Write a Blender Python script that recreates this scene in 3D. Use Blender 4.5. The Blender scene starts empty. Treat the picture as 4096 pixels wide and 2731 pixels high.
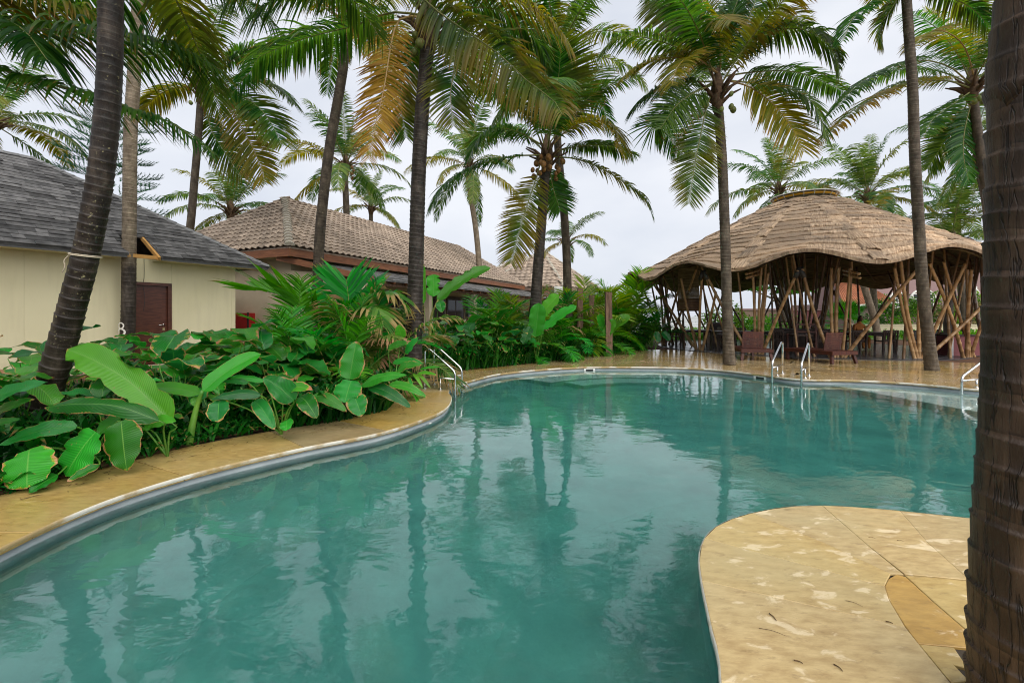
import bpy, bmesh, math, random
import numpy as np
from mathutils import Vector, Matrix
from mathutils import noise as mnoise

SC = bpy.context.scene
COL = SC.collection
rnd = random.Random(11)
pi = math.pi
R = math.radians

# ------------------------------------------------------------------ camera
CAMH = 1.4                 # eye height over the pool deck (deck top is z = 0)
FPX, CX, HY = 1820.0, 2048.0, 1265.0   # focal length, centre column and horizon row, in photo pixels
cd = bpy.data.cameras.new('camera')
cam = bpy.data.objects.new('camera', cd)
COL.objects.link(cam)
cam.location = (0, 0, CAMH)
cam.rotation_euler = (pi / 2, 0, 0)
cd.sensor_width = 36
cd.lens = 36 * FPX / 4096
cd.shift_y = -(1365.5 - HY) / 4096
cd.clip_start = 0.05
cd.clip_end = 9000
SC.camera = cam

# ------------------------------------------------------------------ sky, sun, exposure
SUN_EL, SUN_AZ = R(50), R(150)          # veiled sun, high and behind the camera
wd = bpy.data.worlds.new('World')
SC.world = wd
wd.use_nodes = True
nt = wd.node_tree
nt.nodes.clear()
o = nt.nodes.new('ShaderNodeOutputWorld')
bg = nt.nodes.new('ShaderNodeBackground')
bg.inputs[1].default_value = 0.052
sky = nt.nodes.new('ShaderNodeTexSky')
sky.sky_type = 'NISHITA'
sky.sun_disc = False
sky.sun_elevation = SUN_EL
sky.sun_rotation = SUN_AZ
sky.air_density = 1.0
sky.dust_density = 2.0
tc = nt.nodes.new('ShaderNodeTexCoord')
mp = nt.nodes.new('ShaderNodeMapping')
mp.inputs['Scale'].default_value = (1, 1, 2.2)
nz = nt.nodes.new('ShaderNodeTexNoise')
nz.inputs['Scale'].default_value = 1.7
nz.inputs['Detail'].default_value = 5
nz.inputs['Roughness'].default_value = 0.5
cr = nt.nodes.new('ShaderNodeValToRGB')
cr.color_ramp.elements[0].position = 0.3
cr.color_ramp.elements[0].color = (4.1, 4.5, 5.3, 1)
cr.color_ramp.elements[1].position = 0.68
cr.color_ramp.elements[1].color = (6.4, 6.55, 6.95, 1)
mx = nt.nodes.new('ShaderNodeMixRGB')
mx.inputs[0].default_value = 0.93
L = nt.links
L.new(tc.outputs['Generated'], mp.inputs[0])
L.new(mp.outputs[0], nz.inputs['Vector'])
L.new(nz.outputs['Fac'], cr.inputs[0])
L.new(sky.outputs[0], mx.inputs[1])
L.new(cr.outputs[0], mx.inputs[2])
L.new(mx.outputs[0], bg.inputs[0])
L.new(bg.outputs[0], o.inputs[0])

sd = bpy.data.lights.new('sun', 'SUN')
sd.energy = 1.5
sd.angle = R(75)
sd.color = (1, 0.96, 0.9)
sun = bpy.data.objects.new('sun', sd)
COL.objects.link(sun)
sun.location = (0, 0, 40)
sun.rotation_euler = Vector((-math.sin(SUN_AZ) * math.cos(SUN_EL), -math.cos(SUN_AZ) * math.cos(SUN_EL), -math.sin(SUN_EL))).to_track_quat('-Z', 'Y').to_euler()

SC.view_settings.view_transform = 'Standard'
SC.view_settings.look = 'None'
SC.view_settings.exposure = 1.5
SC.view_settings.gamma = 1
SC.view_settings.use_curve_mapping = False
SC.cycles.use_denoising = True
SC.cycles.max_bounces = 10
SC.cycles.diffuse_bounces = 4
SC.cycles.glossy_bounces = 4
SC.cycles.transmission_bounces = 8
SC.cycles.transparent_max_bounces = 12
SC.cycles.use_adaptive_sampling = True
SC.cycles.adaptive_threshold = 0.02
SC.cycles.blur_glossy = 0.2
SC.cycles.filter_width = 1.05
SC.cycles.sample_clamp_indirect = 8


# ------------------------------------------------------------------ pixel -> place helpers (4096-wide photo pixels)
def P(x, y, Y):
    """the point at depth Y seen at photo pixel (x, y)"""
    return Vector(((x - CX) / FPX * Y, Y, CAMH - (y - HY) / FPX * Y))


def G(x, y, z=0.0):
    """the point of the level surface z seen at photo pixel (x, y)"""
    return P(x, y, FPX * (CAMH - z) / (y - HY))


K = 4096 / 2352.0


def PD(x, y, Y):
    return P(x * K, y * K, Y)


def GD(x, y, z=0.0):
    return G(x * K, y * K, z)


def unit(v):
    v = Vector(v)
    return v / max(v.length, 1e-9)


# ------------------------------------------------------------------ object helpers
def newmesh(name, v, f, uv=None, smooth=False):
    me = bpy.data.meshes.new(name)
    me.from_pydata([tuple(p) for p in v], [], [tuple(q) for q in f])
    if uv is not None:
        lay = me.uv_layers.new(name='UVMap')
        idx = np.empty(len(me.loops), dtype=np.int32)
        me.loops.foreach_get('vertex_index', idx)
        lay.data.foreach_set('uv', np.asarray(uv, dtype=np.float32)[idx].ravel())
    if smooth:
        me.polygons.foreach_set('use_smooth', np.ones(len(me.polygons), dtype=bool))
    me.update()
    return me


def put(name, me, mat=None, parent=None, loc=(0, 0, 0), rot=(0, 0, 0), scale=(1, 1, 1), world=False):
    if mat is not None and not me.materials:
        me.materials.append(mat)
    ob = bpy.data.objects.new(name, me)
    COL.objects.link(ob)
    ob.location = loc
    ob.rotation_euler = rot
    ob.scale = scale if hasattr(scale, '__len__') else (scale,) * 3
    if parent is not None:
        ob.parent = parent
        if world:
            ob.matrix_parent_inverse = PINV[parent.name]
    return ob


PINV = {}


def tag(ob, label, cat, group=None):
    ob['label'] = label
    ob['category'] = cat
    if group:
        ob['group'] = group
    return ob


def thing(name, label, cat, loc=(0, 0, 0), rz=0.0, group=None):
    e = bpy.data.objects.new(name, None)
    COL.objects.link(e)
    e.empty_display_size = 0.2
    e.location = loc
    e.rotation_euler = (0, 0, rz)
    PINV[e.name] = (Matrix.Translation(loc) @ Matrix.Rotation(rz, 4, 'Z')).inverted()
    return tag(e, label, cat, group)


def subparent(ob, chain=None):
    """register a mesh part as a parent of world-space sub-parts (its own world matrix is the identity)"""
    PINV[ob.name] = Matrix.Identity(4)
    return ob


def struct(ob):
    ob['kind'] = 'structure'
    PINV[ob.name] = Matrix.Identity(4)
    return ob


class MB:
    def __init__(s):
        s.v, s.f, s.uv = [], [], []

    def add(s, v, f):
        n = len(s.v)
        s.v += [tuple(p) for p in v]
        s.f += [tuple(i + n for i in q) for q in f]
        return s

    def box(s, a, b):
        x0, y0, z0 = a
        x1, y1, z1 = b
        return s.add([(x0, y0, z0), (x1, y0, z0), (x1, y1, z0), (x0, y1, z0), (x0, y0, z1), (x1, y0, z1), (x1, y1, z1), (x0, y1, z1)],
                     [(0, 3, 2, 1), (4, 5, 6, 7), (0, 1, 5, 4), (1, 2, 6, 5), (2, 3, 7, 6), (3, 0, 4, 7)])

    def beam(s, a, b, w, h, up=(0, 0, 1), off=(0, 0)):
        a, b = Vector(a), Vector(b)
        t = unit(b - a)
        sd_ = t.cross(Vector(up))
        if sd_.length < 1e-4:
            sd_ = t.cross(Vector((1, 0, 0)))
        sd_.normalize()
        u = sd_.cross(t)
        vs = []
        for p in (a, b):
            for i, j in ((-1, -1), (1, -1), (1, 1), (-1, 1)):
                vs.append(p + sd_ * (i * w / 2 + off[0]) + u * (j * h / 2 + off[1]))
        return s.add(vs, [(0, 1, 2, 3), (7, 6, 5, 4), (0, 4, 5, 1), (1, 5, 6, 2), (2, 6, 7, 3), (3, 7, 4, 0)])

    def tube(s, pts, rad, n=8, cap=True):
        v, f = tube(pts, rad, n, cap)
        return s.add(v, f)

    def mesh(s, name, smooth=False):
        return newmesh(name, s.v, s.f, None, smooth)


def frames(pts):
    P_ = np.array([tuple(p) for p in pts], dtype=float)
    T = np.gradient(P_, axis=0)
    T /= np.maximum(np.linalg.norm(T, axis=1, keepdims=True), 1e-9)
    ref = np.array([1., 0, 0]) if abs(T[0][0]) < 0.8 else np.array([0, 1., 0])
    A = np.zeros_like(P_)
    a = np.cross(T[0], ref)
    for i in range(len(P_)):
        a = a - T[i] * a.dot(T[i])
        a /= max(np.linalg.norm(a), 1e-9)
        A[i] = a
    return P_, T, A, np.cross(T, A)


def tube(pts, rad, n=8, cap=True):
    P_, T, A, B = frames(pts)
    m = len(P_)
    rad = np.broadcast_to(np.asarray(rad, dtype=float), (m,)) if np.ndim(rad) < 2 else np.asarray(rad)
    th = np.arange(n) * 2 * pi / n
    if np.ndim(rad) == 1:
        rr = np.repeat(rad[:, None], n, 1)
    else:
        rr = rad
    V = P_[:, None, :] + rr[..., None] * (np.cos(th)[None, :, None] * A[:, None, :] + np.sin(th)[None, :, None] * B[:, None, :])
    V = V.reshape(-1, 3).tolist()
    F = []
    for i in range(m - 1):
        for j in range(n):
            k = (j + 1) % n
            F.append((i * n + j, i * n + k, (i + 1) * n + k, (i + 1) * n + j))
    if cap:
        F.append(tuple(range(n - 1, -1, -1)))
        F.append(tuple((m - 1) * n + j for j in range(n)))
    return V, F


def smooth_path(pts, n):
    """Catmull-Rom through the points, n samples evenly by chord length"""
    p = np.array([tuple(q) for q in pts], dtype=float)
    p = np.vstack([2 * p[0] - p[1], p, 2 * p[-1] - p[-2]])
    out = []
    for i in range(1, len(p) - 2):
        for t in np.linspace(0, 1, 16, endpoint=False):
            a, b, c, d = p[i - 1], p[i], p[i + 1], p[i + 2]
            out.append(0.5 * ((2 * b) + (c - a) * t + (2 * a - 5 * b + 4 * c - d) * t * t + (3 * b - a - 3 * c + d) * t ** 3))
    out.append(p[-2])
    out = np.array(out)
    s = np.concatenate([[0], np.cumsum(np.linalg.norm(np.diff(out, axis=0), axis=1))])
    q = np.linspace(0, s[-1], n)
    return np.stack([np.interp(q, s, out[:, k]) for k in range(3)], 1)


def closed_path(pts, step):
    p = np.array(pts, dtype=float)
    n = len(p)
    out = []
    for i in range(n):
        a, b, c, d = p[i - 1], p[i], p[(i + 1) % n], p[(i + 2) % n]
        for t in np.linspace(0, 1, 24, endpoint=False):
            out.append(0.5 * ((2 * b) + (c - a) * t + (2 * a - 5 * b + 4 * c - d) * t * t + (3 * b - a - 3 * c + d) * t ** 3))
    out = np.array(out + [out[0]])
    s = np.concatenate([[0], np.cumsum(np.linalg.norm(np.diff(out, axis=0), axis=1))])
    q = np.arange(0, s[-1] - step * 0.4, step)
    return np.stack([np.interp(q, s, out[:, k]) for k in range(2)], 1)


def slab_mesh(name, poly, z0, z1, bev=0.006):
    """a flat stone: polygon (list of xy), side walls, slightly rounded top edge"""
    n = len(poly)
    a = sum(poly[i][0] * poly[(i + 1) % n][1] - poly[(i + 1) % n][0] * poly[i][1] for i in range(n))
    if a < 0:
        poly = poly[::-1]
    c = np.mean(np.array([tuple(q)[:2] for q in poly]), axis=0)
    ins = []
    for i in range(n):
        p0, p1, p2 = (np.array(tuple(poly[(i + k) % n])[:2]) for k in (-1, 0, 1))
        e1 = (p1 - p0) / max(np.linalg.norm(p1 - p0), 1e-6)
        e2 = (p2 - p1) / max(np.linalg.norm(p2 - p1), 1e-6)
        nn = np.array([-(e1[1] + e2[1]), e1[0] + e2[0]])
        nn /= max(np.linalg.norm(nn), 1e-6)
        ins.append(p1 + nn * bev)
    v = [(q[0], q[1], z0) for q in poly] + [(q[0], q[1], z1 - bev * 0.6) for q in poly] + [(q[0], q[1], z1) for q in ins]
    f = []
    for i in range(n):
        k = (i + 1) % n
        f.append((i, k, n + k, n + i))
        f.append((n + i, n + k, 2 * n + k, 2 * n + i))
    f.append(tuple(range(2 * n, 3 * n)))
    return newmesh(name, v, f)


# ------------------------------------------------------------------ materials
MATS = {}


class NG:
    """tiny node-graph builder"""

    def __init__(s, name):
        m = bpy.data.materials.new(name)
        m.use_nodes = True
        s.m, s.t = m, m.node_tree
        s.t.nodes.clear()
        s.out = s.t.nodes.new('ShaderNodeOutputMaterial')

    def n(s, typ, **kw):
        nd = s.t.nodes.new('ShaderNode' + typ)
        for k, v in kw.items():
            setattr(nd, k, v)
        return nd

    def l(s, a, b):
        s.t.links.new(a, b)

    def val(s, sock, v):
        if isinstance(v, bpy.types.NodeSocket):
            s.l(v, sock)
        else:
            sock.default_value = v

    def math(s, op, a, b=0.0, c=0.0, clamp=False):
        nd = s.n('Math', operation=op, use_clamp=clamp)
        for i, v in enumerate((a, b, c)):
            s.val(nd.inputs[i], v)
        return nd.outputs[0]

    def mix(s, f, a, b, mode='MIX'):
        nd = s.n('MixRGB', blend_type=mode)
        s.val(nd.inputs[0], f)
        for i, v in ((1, a), (2, b)):
            s.val(nd.inputs[i], v if isinstance(v, bpy.types.NodeSocket) else (*v, 1))
        return nd.outputs[0]

    def ramp(s, f, *st):
        nd = s.n('ValToRGB')
        e = nd.color_ramp.elements
        while len(e) < len(st):
            e.new(0.5)
        for i, (p, c) in enumerate(st):
            e[i].position = p
            e[i].color = (*c, 1) if hasattr(c, '__len__') else (c, c, c, 1)
        s.val(nd.inputs[0], f)
        return nd.outputs[0]

    def pos(s, scale=(1, 1, 1), kind='world', rot=(0, 0, 0), loc=(0, 0, 0)):
        if kind == 'world':
            v = s.n('NewGeometry').outputs['Position']
        else:
            v = s.n('TexCoord').outputs[kind]
        m = s.n('Mapping')
        m.inputs['Scale'].default_value = scale
        m.inputs['Rotation'].default_value = rot
        m.inputs['Location'].default_value = loc
        s.l(v, m.inputs[0])
        return m.outputs[0]

    def noise(s, vec, scale, detail=4, rough=0.55, dist=0.0, col=False):
        nd = s.n('TexNoise')
        s.l(vec, nd.inputs['Vector'])
        nd.inputs['Scale'].default_value = scale
        nd.inputs['Detail'].default_value = detail
        nd.inputs['Roughness'].default_value = rough
        nd.inputs['Distortion'].default_value = dist
        return nd.outputs[1 if col else 0]

    def rand(s):
        return s.n('ObjectInfo').outputs['Random']

    def rand2(s):
        return s.math('FRACT', s.math('ADD', s.n('ObjectInfo').outputs['Random'], s.n('NewGeometry').outputs['Random Per Island']))

    def bump(s, h, strength=0.3, dist=0.02, normal=None):
        nd = s.n('Bump')
        nd.inputs['Strength'].default_value = strength
        nd.inputs['Distance'].default_value = dist
        s.l(h, nd.inputs['Height'])
        if normal:
            s.l(normal, nd.inputs['Normal'])
        return nd.outputs[0]

    def bsdf(s, col, rough=0.6, normal=None, spec=0.5, metal=0.0, coat=0.0):
        b = s.n('BsdfPrincipled')
        s.val(b.inputs['Base Color'], col if isinstance(col, bpy.types.NodeSocket) else (*col, 1))
        s.val(b.inputs['Roughness'], rough)
        s.val(b.inputs['Specular IOR Level'], spec)
        s.val(b.inputs['Metallic'], metal)
        s.val(b.inputs['Coat Weight'], coat)
        if normal is not None:
            s.l(normal, b.inputs['Normal'])
        return b.outputs[0]

    def done(s, surf):
        s.l(surf, s.out.inputs[0])
        MATS[s.m.name] = s.m
        return s.m


def simple(name, c1, c2, scale=4, rough=0.6, bump=0.2, bscale=40, rand=0.25, stretch=(1, 1, 1), kind='world', spec=0.4, metal=0.0, lo=0.3, hi=0.7, coat=0.0, bd=0.01):
    g = NG(name)
    v = g.pos(stretch, kind)
    f = g.noise(v, scale, 5)
    col = g.ramp(f, (lo, c1), (hi, c2))
    if rand:
        k = g.math('MULTIPLY_ADD', g.rand2(), rand, 1 - rand / 2)
        hsv = g.n('HueSaturation')
        g.l(col, hsv.inputs['Color'])
        g.l(k, hsv.inputs['Value'])
        col = hsv.outputs[0]
    nrm = g.bump(g.noise(v, bscale, 4), bump, bd) if bump else None
    return g.done(g.bsdf(col, rough, nrm, spec, metal, coat))


# --- stone of the deck: golden, blotched, partly wet
def stone(name, gold, pale, grey, dry, rough, wetscale=1.0, bright=1.0, dryth=0.6, patchscale=2.6, speck=0.5, sat=0.78, drymix=0.55):
    g = NG(name)
    v = g.pos()
    big = g.noise(v, 0.9, 3)
    fine = g.noise(g.pos((1, 2.6, 1), rot=(0, 0, 0.5)), 9, 8, 0.65)
    c = g.ramp(fine, (0.32, gold), (0.66, pale))
    c = g.mix(g.ramp(big, (0.42, 0.0), (0.62, 0.55)), c, grey)
    r = g.rand()
    hsv = g.n('HueSaturation')
    g.l(c, hsv.inputs['Color'])
    g.l(g.math('MULTIPLY_ADD', r, 0.28, 0.84), hsv.inputs['Value'])
    g.l(g.math('MULTIPLY_ADD', g.math('FRACT', g.math('MULTIPLY', r, 7.3)), 0.26, sat), hsv.inputs['Saturation'])
    c = hsv.outputs[0]
    spk = g.ramp(g.noise(g.pos((1, 2.4, 1), rot=(0, 0, 0.9)), 9, 6, 0.72), (0.56, 0.0), (0.70, speck))
    c = g.mix(spk, c, (0.17, 0.10, 0.04))
    d = g.noise(g.pos((1, 1.7, 1), rot=(0, 0, 0.4)), patchscale, 7, 0.6, 0.5)
    dm = g.ramp(d, (dryth, 0.0), (dryth + 0.04, 1.0))
    c = g.mix(g.math('MULTIPLY', dm, drymix), c, dry)
    ro = g.math('MULTIPLY_ADD', dm, 0.35, rough, clamp=True)
    ro2 = g.math('MULTIPLY_ADD', g.noise(v, 1.6, 4), 0.3, g.math('SUBTRACT', ro, 0.15), clamp=True)
    n = g.bump(fine, 0.25, 0.006)
    return g.done(g.bsdf(c, ro2, n, 0.5))


stone('stone_dry', (0.36, 0.225, 0.065), (0.55, 0.39, 0.15), (0.46, 0.38, 0.18), (0.78, 0.66, 0.45), 0.42, dryth=0.58, patchscale=5.0, sat=0.88, drymix=0.5)
stone('stone_orange', (0.31, 0.18, 0.055), (0.48, 0.30, 0.10), (0.42, 0.29, 0.12), (0.74, 0.60, 0.40), 0.4, dryth=0.60, patchscale=5.0, sat=0.85, drymix=0.5)
stone('stone_wet', (0.23, 0.135, 0.035), (0.50, 0.34, 0.125), (0.36, 0.27, 0.12), (0.60, 0.48, 0.28), 0.07, dryth=0.62, patchscale=5, speck=0.75)
stone('stone_damp', (0.27, 0.165, 0.045), (0.44, 0.295, 0.095), (0.38, 0.29, 0.13), (0.6, 0.5, 0.32), 0.30, dryth=0.69, speck=0.65, sat=0.80)
simple('stone_lip', (0.36, 0.26, 0.12), (0.58, 0.55, 0.47), 1.7, 0.5, 0.4, 60, 0, lo=0.46, hi=0.54)
simple('grout', (0.035, 0.026, 0.017), (0.07, 0.052, 0.033), 6, 0.8, 0.2, 40, 0)
simple('soil', (0.045, 0.024, 0.012), (0.14, 0.06, 0.025), 3, 0.9, 0.6, 18, 0, bd=0.05)
simple('lawn', (0.05, 0.13, 0.015), (0.12, 0.24, 0.03), 2, 0.9, 0.5, 30, 0, bd=0.03)
simple('sand', (0.36, 0.28, 0.19), (0.46, 0.37, 0.26), 0.5, 0.9, 0.2, 8, 0)
simple('pool_wall', (0.25, 0.29, 0.31), (0.41, 0.455, 0.465), 2.4, 0.6, 0.3, 24, 0, lo=0.3, hi=0.72)
simple('pool_plaster', (0.31, 0.355, 0.37), (0.47, 0.52, 0.525), 2.2, 0.7, 0.25, 22, 0, lo=0.3, hi=0.72)
simple('pool_floor', (0.50, 0.55, 0.55), (0.62, 0.67, 0.66), 1.2, 0.8, 0.1, 12, 0)


def stained(name, c1, c2, dirt):
    g = NG(name)
    f = g.noise(g.pos(), 0.8, 5)
    col = g.ramp(f, (0.3, c1), (0.7, c2))
    st = g.ramp(g.noise(g.pos((2.2, 2.2, 0.25)), 1.6, 5, 0.65), (0.52, 0.0), (0.78, 0.35))
    col = g.mix(st, col, dirt)
    sz = g.n('SeparateXYZ')
    g.l(g.pos(), sz.inputs[0])
    sp = g.math('MULTIPLY', g.ramp(sz.outputs[2], (0.0, 1.0), (0.55, 0.0)), g.ramp(g.noise(g.pos(), 4, 5, 0.7), (0.35, 0.0), (0.65, 0.7)))
    col = g.mix(sp, col, (0.25, 0.16, 0.09))
    return g.done(g.bsdf(col, 0.8, g.bump(g.noise(g.pos(), 70, 3), 0.15, 0.01), 0.3))


stained('plaster_cream', (0.74, 0.67, 0.43), (0.80, 0.73, 0.49), (0.56, 0.49, 0.32))
simple('plaster_tan', (0.50, 0.42, 0.30), (0.60, 0.51, 0.37), 1.1, 0.85, 0.3, 30, 0)
simple('plaster_dim', (0.055, 0.045, 0.035), (0.09, 0.075, 0.055), 2, 0.8, 0.1, 30, 0)
simple('plaster_pink', (0.26, 0.165, 0.165), (0.32, 0.21, 0.205), 0.4, 0.85, 0.1, 20, 0)
simple('plaster_maroon', (0.15, 0.045, 0.052), (0.20, 0.068, 0.072), 0.8, 0.8, 0.1, 20, 0)
simple('plaster_brown', (0.17, 0.115, 0.085), (0.23, 0.155, 0.115), 0.8, 0.8, 0.1, 20, 0)
simple('shingle', (0.045, 0.044, 0.045), (0.13, 0.126, 0.125), 5, 0.85, 0.6, 160, 1.1, bd=0.006)
simple('shingle_edge', (0.14, 0.14, 0.145), (0.20, 0.2, 0.2), 7, 0.8, 0.5, 160, 0.4, bd=0.006)
simple('slate_lean', (0.10, 0.10, 0.10), (0.26, 0.25, 0.24), 5, 0.45, 0.5, 60, 0.3)
simple('roof_tile', (0.23, 0.175, 0.13), (0.37, 0.29, 0.225), 1.6, 0.75, 0.35, 60, 0.45)
simple('roof_tile_hip', (0.30, 0.27, 0.22), (0.42, 0.38, 0.31), 2.5, 0.75, 0.35, 60, 0.15)
simple('roof_tile_red', (0.22, 0.075, 0.032), (0.34, 0.125, 0.055), 1.2, 0.8, 0.2, 30, 0.2)
simple('fascia_wood', (0.16, 0.06, 0.025), (0.30, 0.12, 0.055), 3, 0.45, 0.3, 40, 0.2, (1, 1, 6))
simple('door_wood', (0.055, 0.016, 0.010), (0.14, 0.045, 0.024), 5, 0.3, 0.12, 60, 0.1, (1, 1, 8), spec=0.5)
simple('pine_wood', (0.44, 0.22, 0.055), (0.60, 0.33, 0.10), 4, 0.6, 0.2, 50, 0.1, (1, 1, 1))
simple('post_wood', (0.09, 0.05, 0.032), (0.26, 0.155, 0.10), 4, 0.75, 0.6, 30, 0.3, (3, 3, 0.5), bd=0.02)
simple('dark_wood', (0.022, 0.012, 0.008), (0.06, 0.03, 0.018), 6, 0.35, 0.1, 50, 0.3, (1, 1, 4))
simple('red_wood', (0.035, 0.008, 0.005), (0.085, 0.019, 0.009), 6, 0.5, 0.1, 50, 0.3, (4, 1, 1))
simple('black_floor', (0.035, 0.035, 0.038), (0.075, 0.073, 0.075), 1.2, 0.22, 0.1, 12, 0.3)
simple('steel', (0.62, 0.62, 0.62), (0.72, 0.72, 0.72), 3, 0.13, 0, 10, 0, metal=1.0)
simple('brass', (0.55, 0.42, 0.2), (0.7, 0.55, 0.3), 3, 0.3, 0, 10, 0, metal=1.0)
simple('black_metal', (0.02, 0.02, 0.02), (0.04, 0.04, 0.04), 3, 0.4, 0, 10, 0)
simple('white_plastic', (0.62, 0.62, 0.58), (0.75, 0.75, 0.72), 4, 0.4, 0.1, 40, 0)
simple('white_panel', (0.42, 0.42, 0.44), (0.62, 0.62, 0.62), 1, 0.5, 0.1, 20, 0)
simple('red_paint', (0.34, 0.012, 0.014), (0.45, 0.02, 0.02), 3, 0.4, 0.05, 30, 0)
simple('yellow_paint', (0.62, 0.33, 0.02), (0.72, 0.42, 0.03), 5, 0.5, 0.05, 30, 0)
simple('white_paint', (0.55, 0.52, 0.45), (0.78, 0.75, 0.68), 30, 0.8, 0.2, 60, 0, lo=0.35, hi=0.5)
simple('teal_cloth', (0.01, 0.22, 0.22), (0.02, 0.3, 0.29), 5, 0.8, 0.05, 30, 0)
simple('orange_cloth', (0.36, 0.13, 0.03), (0.50, 0.20, 0.05), 8, 0.9, 0.2, 30, 0)
simple('skin', (0.22, 0.11, 0.065), (0.26, 0.135, 0.085), 8, 0.6, 0.05, 30, 0)
simple('hair', (0.012, 0.008, 0.006), (0.025, 0.017, 0.012), 8, 0.5, 0.3, 60, 0)
simple('rope', (0.40, 0.33, 0.24), (0.6, 0.52, 0.4), 30, 0.9, 0.3, 120, 0)
simple('cable', (0.03, 0.03, 0.03), (0.05, 0.05, 0.05), 8, 0.5, 0, 60, 0)
simple('rock', (0.10, 0.075, 0.06), (0.22, 0.17, 0.14), 2, 0.85, 0.5, 12, 0.3)
simple('litter', (0.03, 0.02, 0.012), (0.16, 0.09, 0.03), 9, 0.8, 0, 60, 0.6)


def leafy(name, c1, c2, trans=0.35, rough=0.38, tip=None, tipth=0.8, scale=2.5, rand=0.5, hue=0.03, yellow=None, dead=None, deadth=0.9):
    """leaflet material: uv = (random per leaflet, 0..1 along the leaflet)"""
    g = NG(name)
    uv = g.n('UVMap').outputs[0]
    sx = g.n('SeparateXYZ')
    g.l(uv, sx.inputs[0])
    f = g.math('ADD', g.math('MULTIPLY', sx.outputs[0], 0.7), g.math('MULTIPLY', g.noise(g.pos(), scale, 2), 0.5))
    col = g.ramp(f, (0.3, c1), (0.85, c2))
    r = g.rand()
    if yellow:
        ym = g.math('MULTIPLY', g.ramp(g.math('FRACT', g.math('MULTIPLY', r, 13.7)), (0.6, 0.0), (1.0, 0.85)), g.ramp(g.math('ADD', g.noise(g.pos(), 1.1, 2), g.math('MULTIPLY', sx.outputs[1], 0.25)), (0.45, 0.0), (0.75, 0.95)))
        col = g.mix(ym, col, yellow)
    if tip:
        tf = g.math('ADD', sx.outputs[1], g.math('MULTIPLY', g.math('SUBTRACT', sx.outputs[0], 0.5), 0.35))
        col = g.mix(g.ramp(tf, (tipth, 0.0), (tipth + 0.12, 0.85)), col, tip)
    hsv = g.n('HueSaturation')
    g.l(col, hsv.inputs['Color'])
    g.l(g.math('MULTIPLY_ADD', r, rand, 1 - rand / 2), hsv.inputs['Value'])
    g.l(g.math('MULTIPLY_ADD', g.math('FRACT', g.math('MULTIPLY', r, 5.1)), -2 * hue, 0.5 + hue * 0.6), hsv.inputs['Hue'])
    col = hsv.outputs[0]
    b = g.bsdf(col, rough, None, 0.22)
    t = g.n('BsdfTranslucent')
    tcol = g.n('HueSaturation')
    g.l(col, tcol.inputs['Color'])
    tcol.inputs['Value'].default_value = 2.1
    tcol.inputs['Saturation'].default_value = 1.1
    g.l(tcol.outputs[0], t.inputs[0])
    ms = g.n('MixShader')
    ms.inputs[0].default_value = trans
    g.l(b, ms.inputs[1])
    g.l(t.outputs[0], ms.inputs[2])
    return g.done(ms.outputs[0])


leafy('frond_green', (0.015, 0.068, 0.010), (0.062, 0.145, 0.018), 0.42, 0.36, tip=(0.20, 0.12, 0.03), tipth=0.9, yellow=(0.26, 0.19, 0.02))
leafy('frond_far', (0.028, 0.085, 0.018), (0.09, 0.16, 0.03), 0.42, 0.4, tip=(0.2, 0.13, 0.04), tipth=0.92, yellow=(0.27, 0.21, 0.035))
leafy('frond_yellow', (0.09, 0.12, 0.010), (0.24, 0.20, 0.02), 0.42, 0.42, tip=(0.26, 0.16, 0.04), tipth=0.8, hue=0.008)
leafy('frond_dead', (0.24, 0.13, 0.018), (0.38, 0.23, 0.03), 0.3, 0.6, tip=(0.22, 0.10, 0.03), tipth=0.75, hue=0.0)
leafy('areca', (0.008, 0.12, 0.010), (0.035, 0.28, 0.016), 0.35, 0.32, tip=(0.22, 0.15, 0.05), tipth=0.95)
leafy('areca_tired', (0.03, 0.11, 0.015), (0.10, 0.20, 0.03), 0.32, 0.38, tip=(0.34, 0.22, 0.10), tipth=0.5)
leafy('areca_bright', (0.05, 0.20, 0.012), (0.17, 0.32, 0.025), 0.4, 0.35)
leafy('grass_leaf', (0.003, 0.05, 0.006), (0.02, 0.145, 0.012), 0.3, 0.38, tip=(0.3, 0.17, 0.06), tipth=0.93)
leafy('bush_leaf', (0.03, 0.13, 0.010), (0.11, 0.27, 0.02), 0.35, 0.45)
leafy('bush_dark', (0.02, 0.075, 0.012), (0.06, 0.14, 0.02), 0.3, 0.45)
leafy('bush_dry', (0.10, 0.09, 0.03), (0.24, 0.19, 0.075), 0.3, 0.6)
leafy('pine_needle', (0.008, 0.06, 0.025), (0.03, 0.11, 0.045), 0.15, 0.5)


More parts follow.
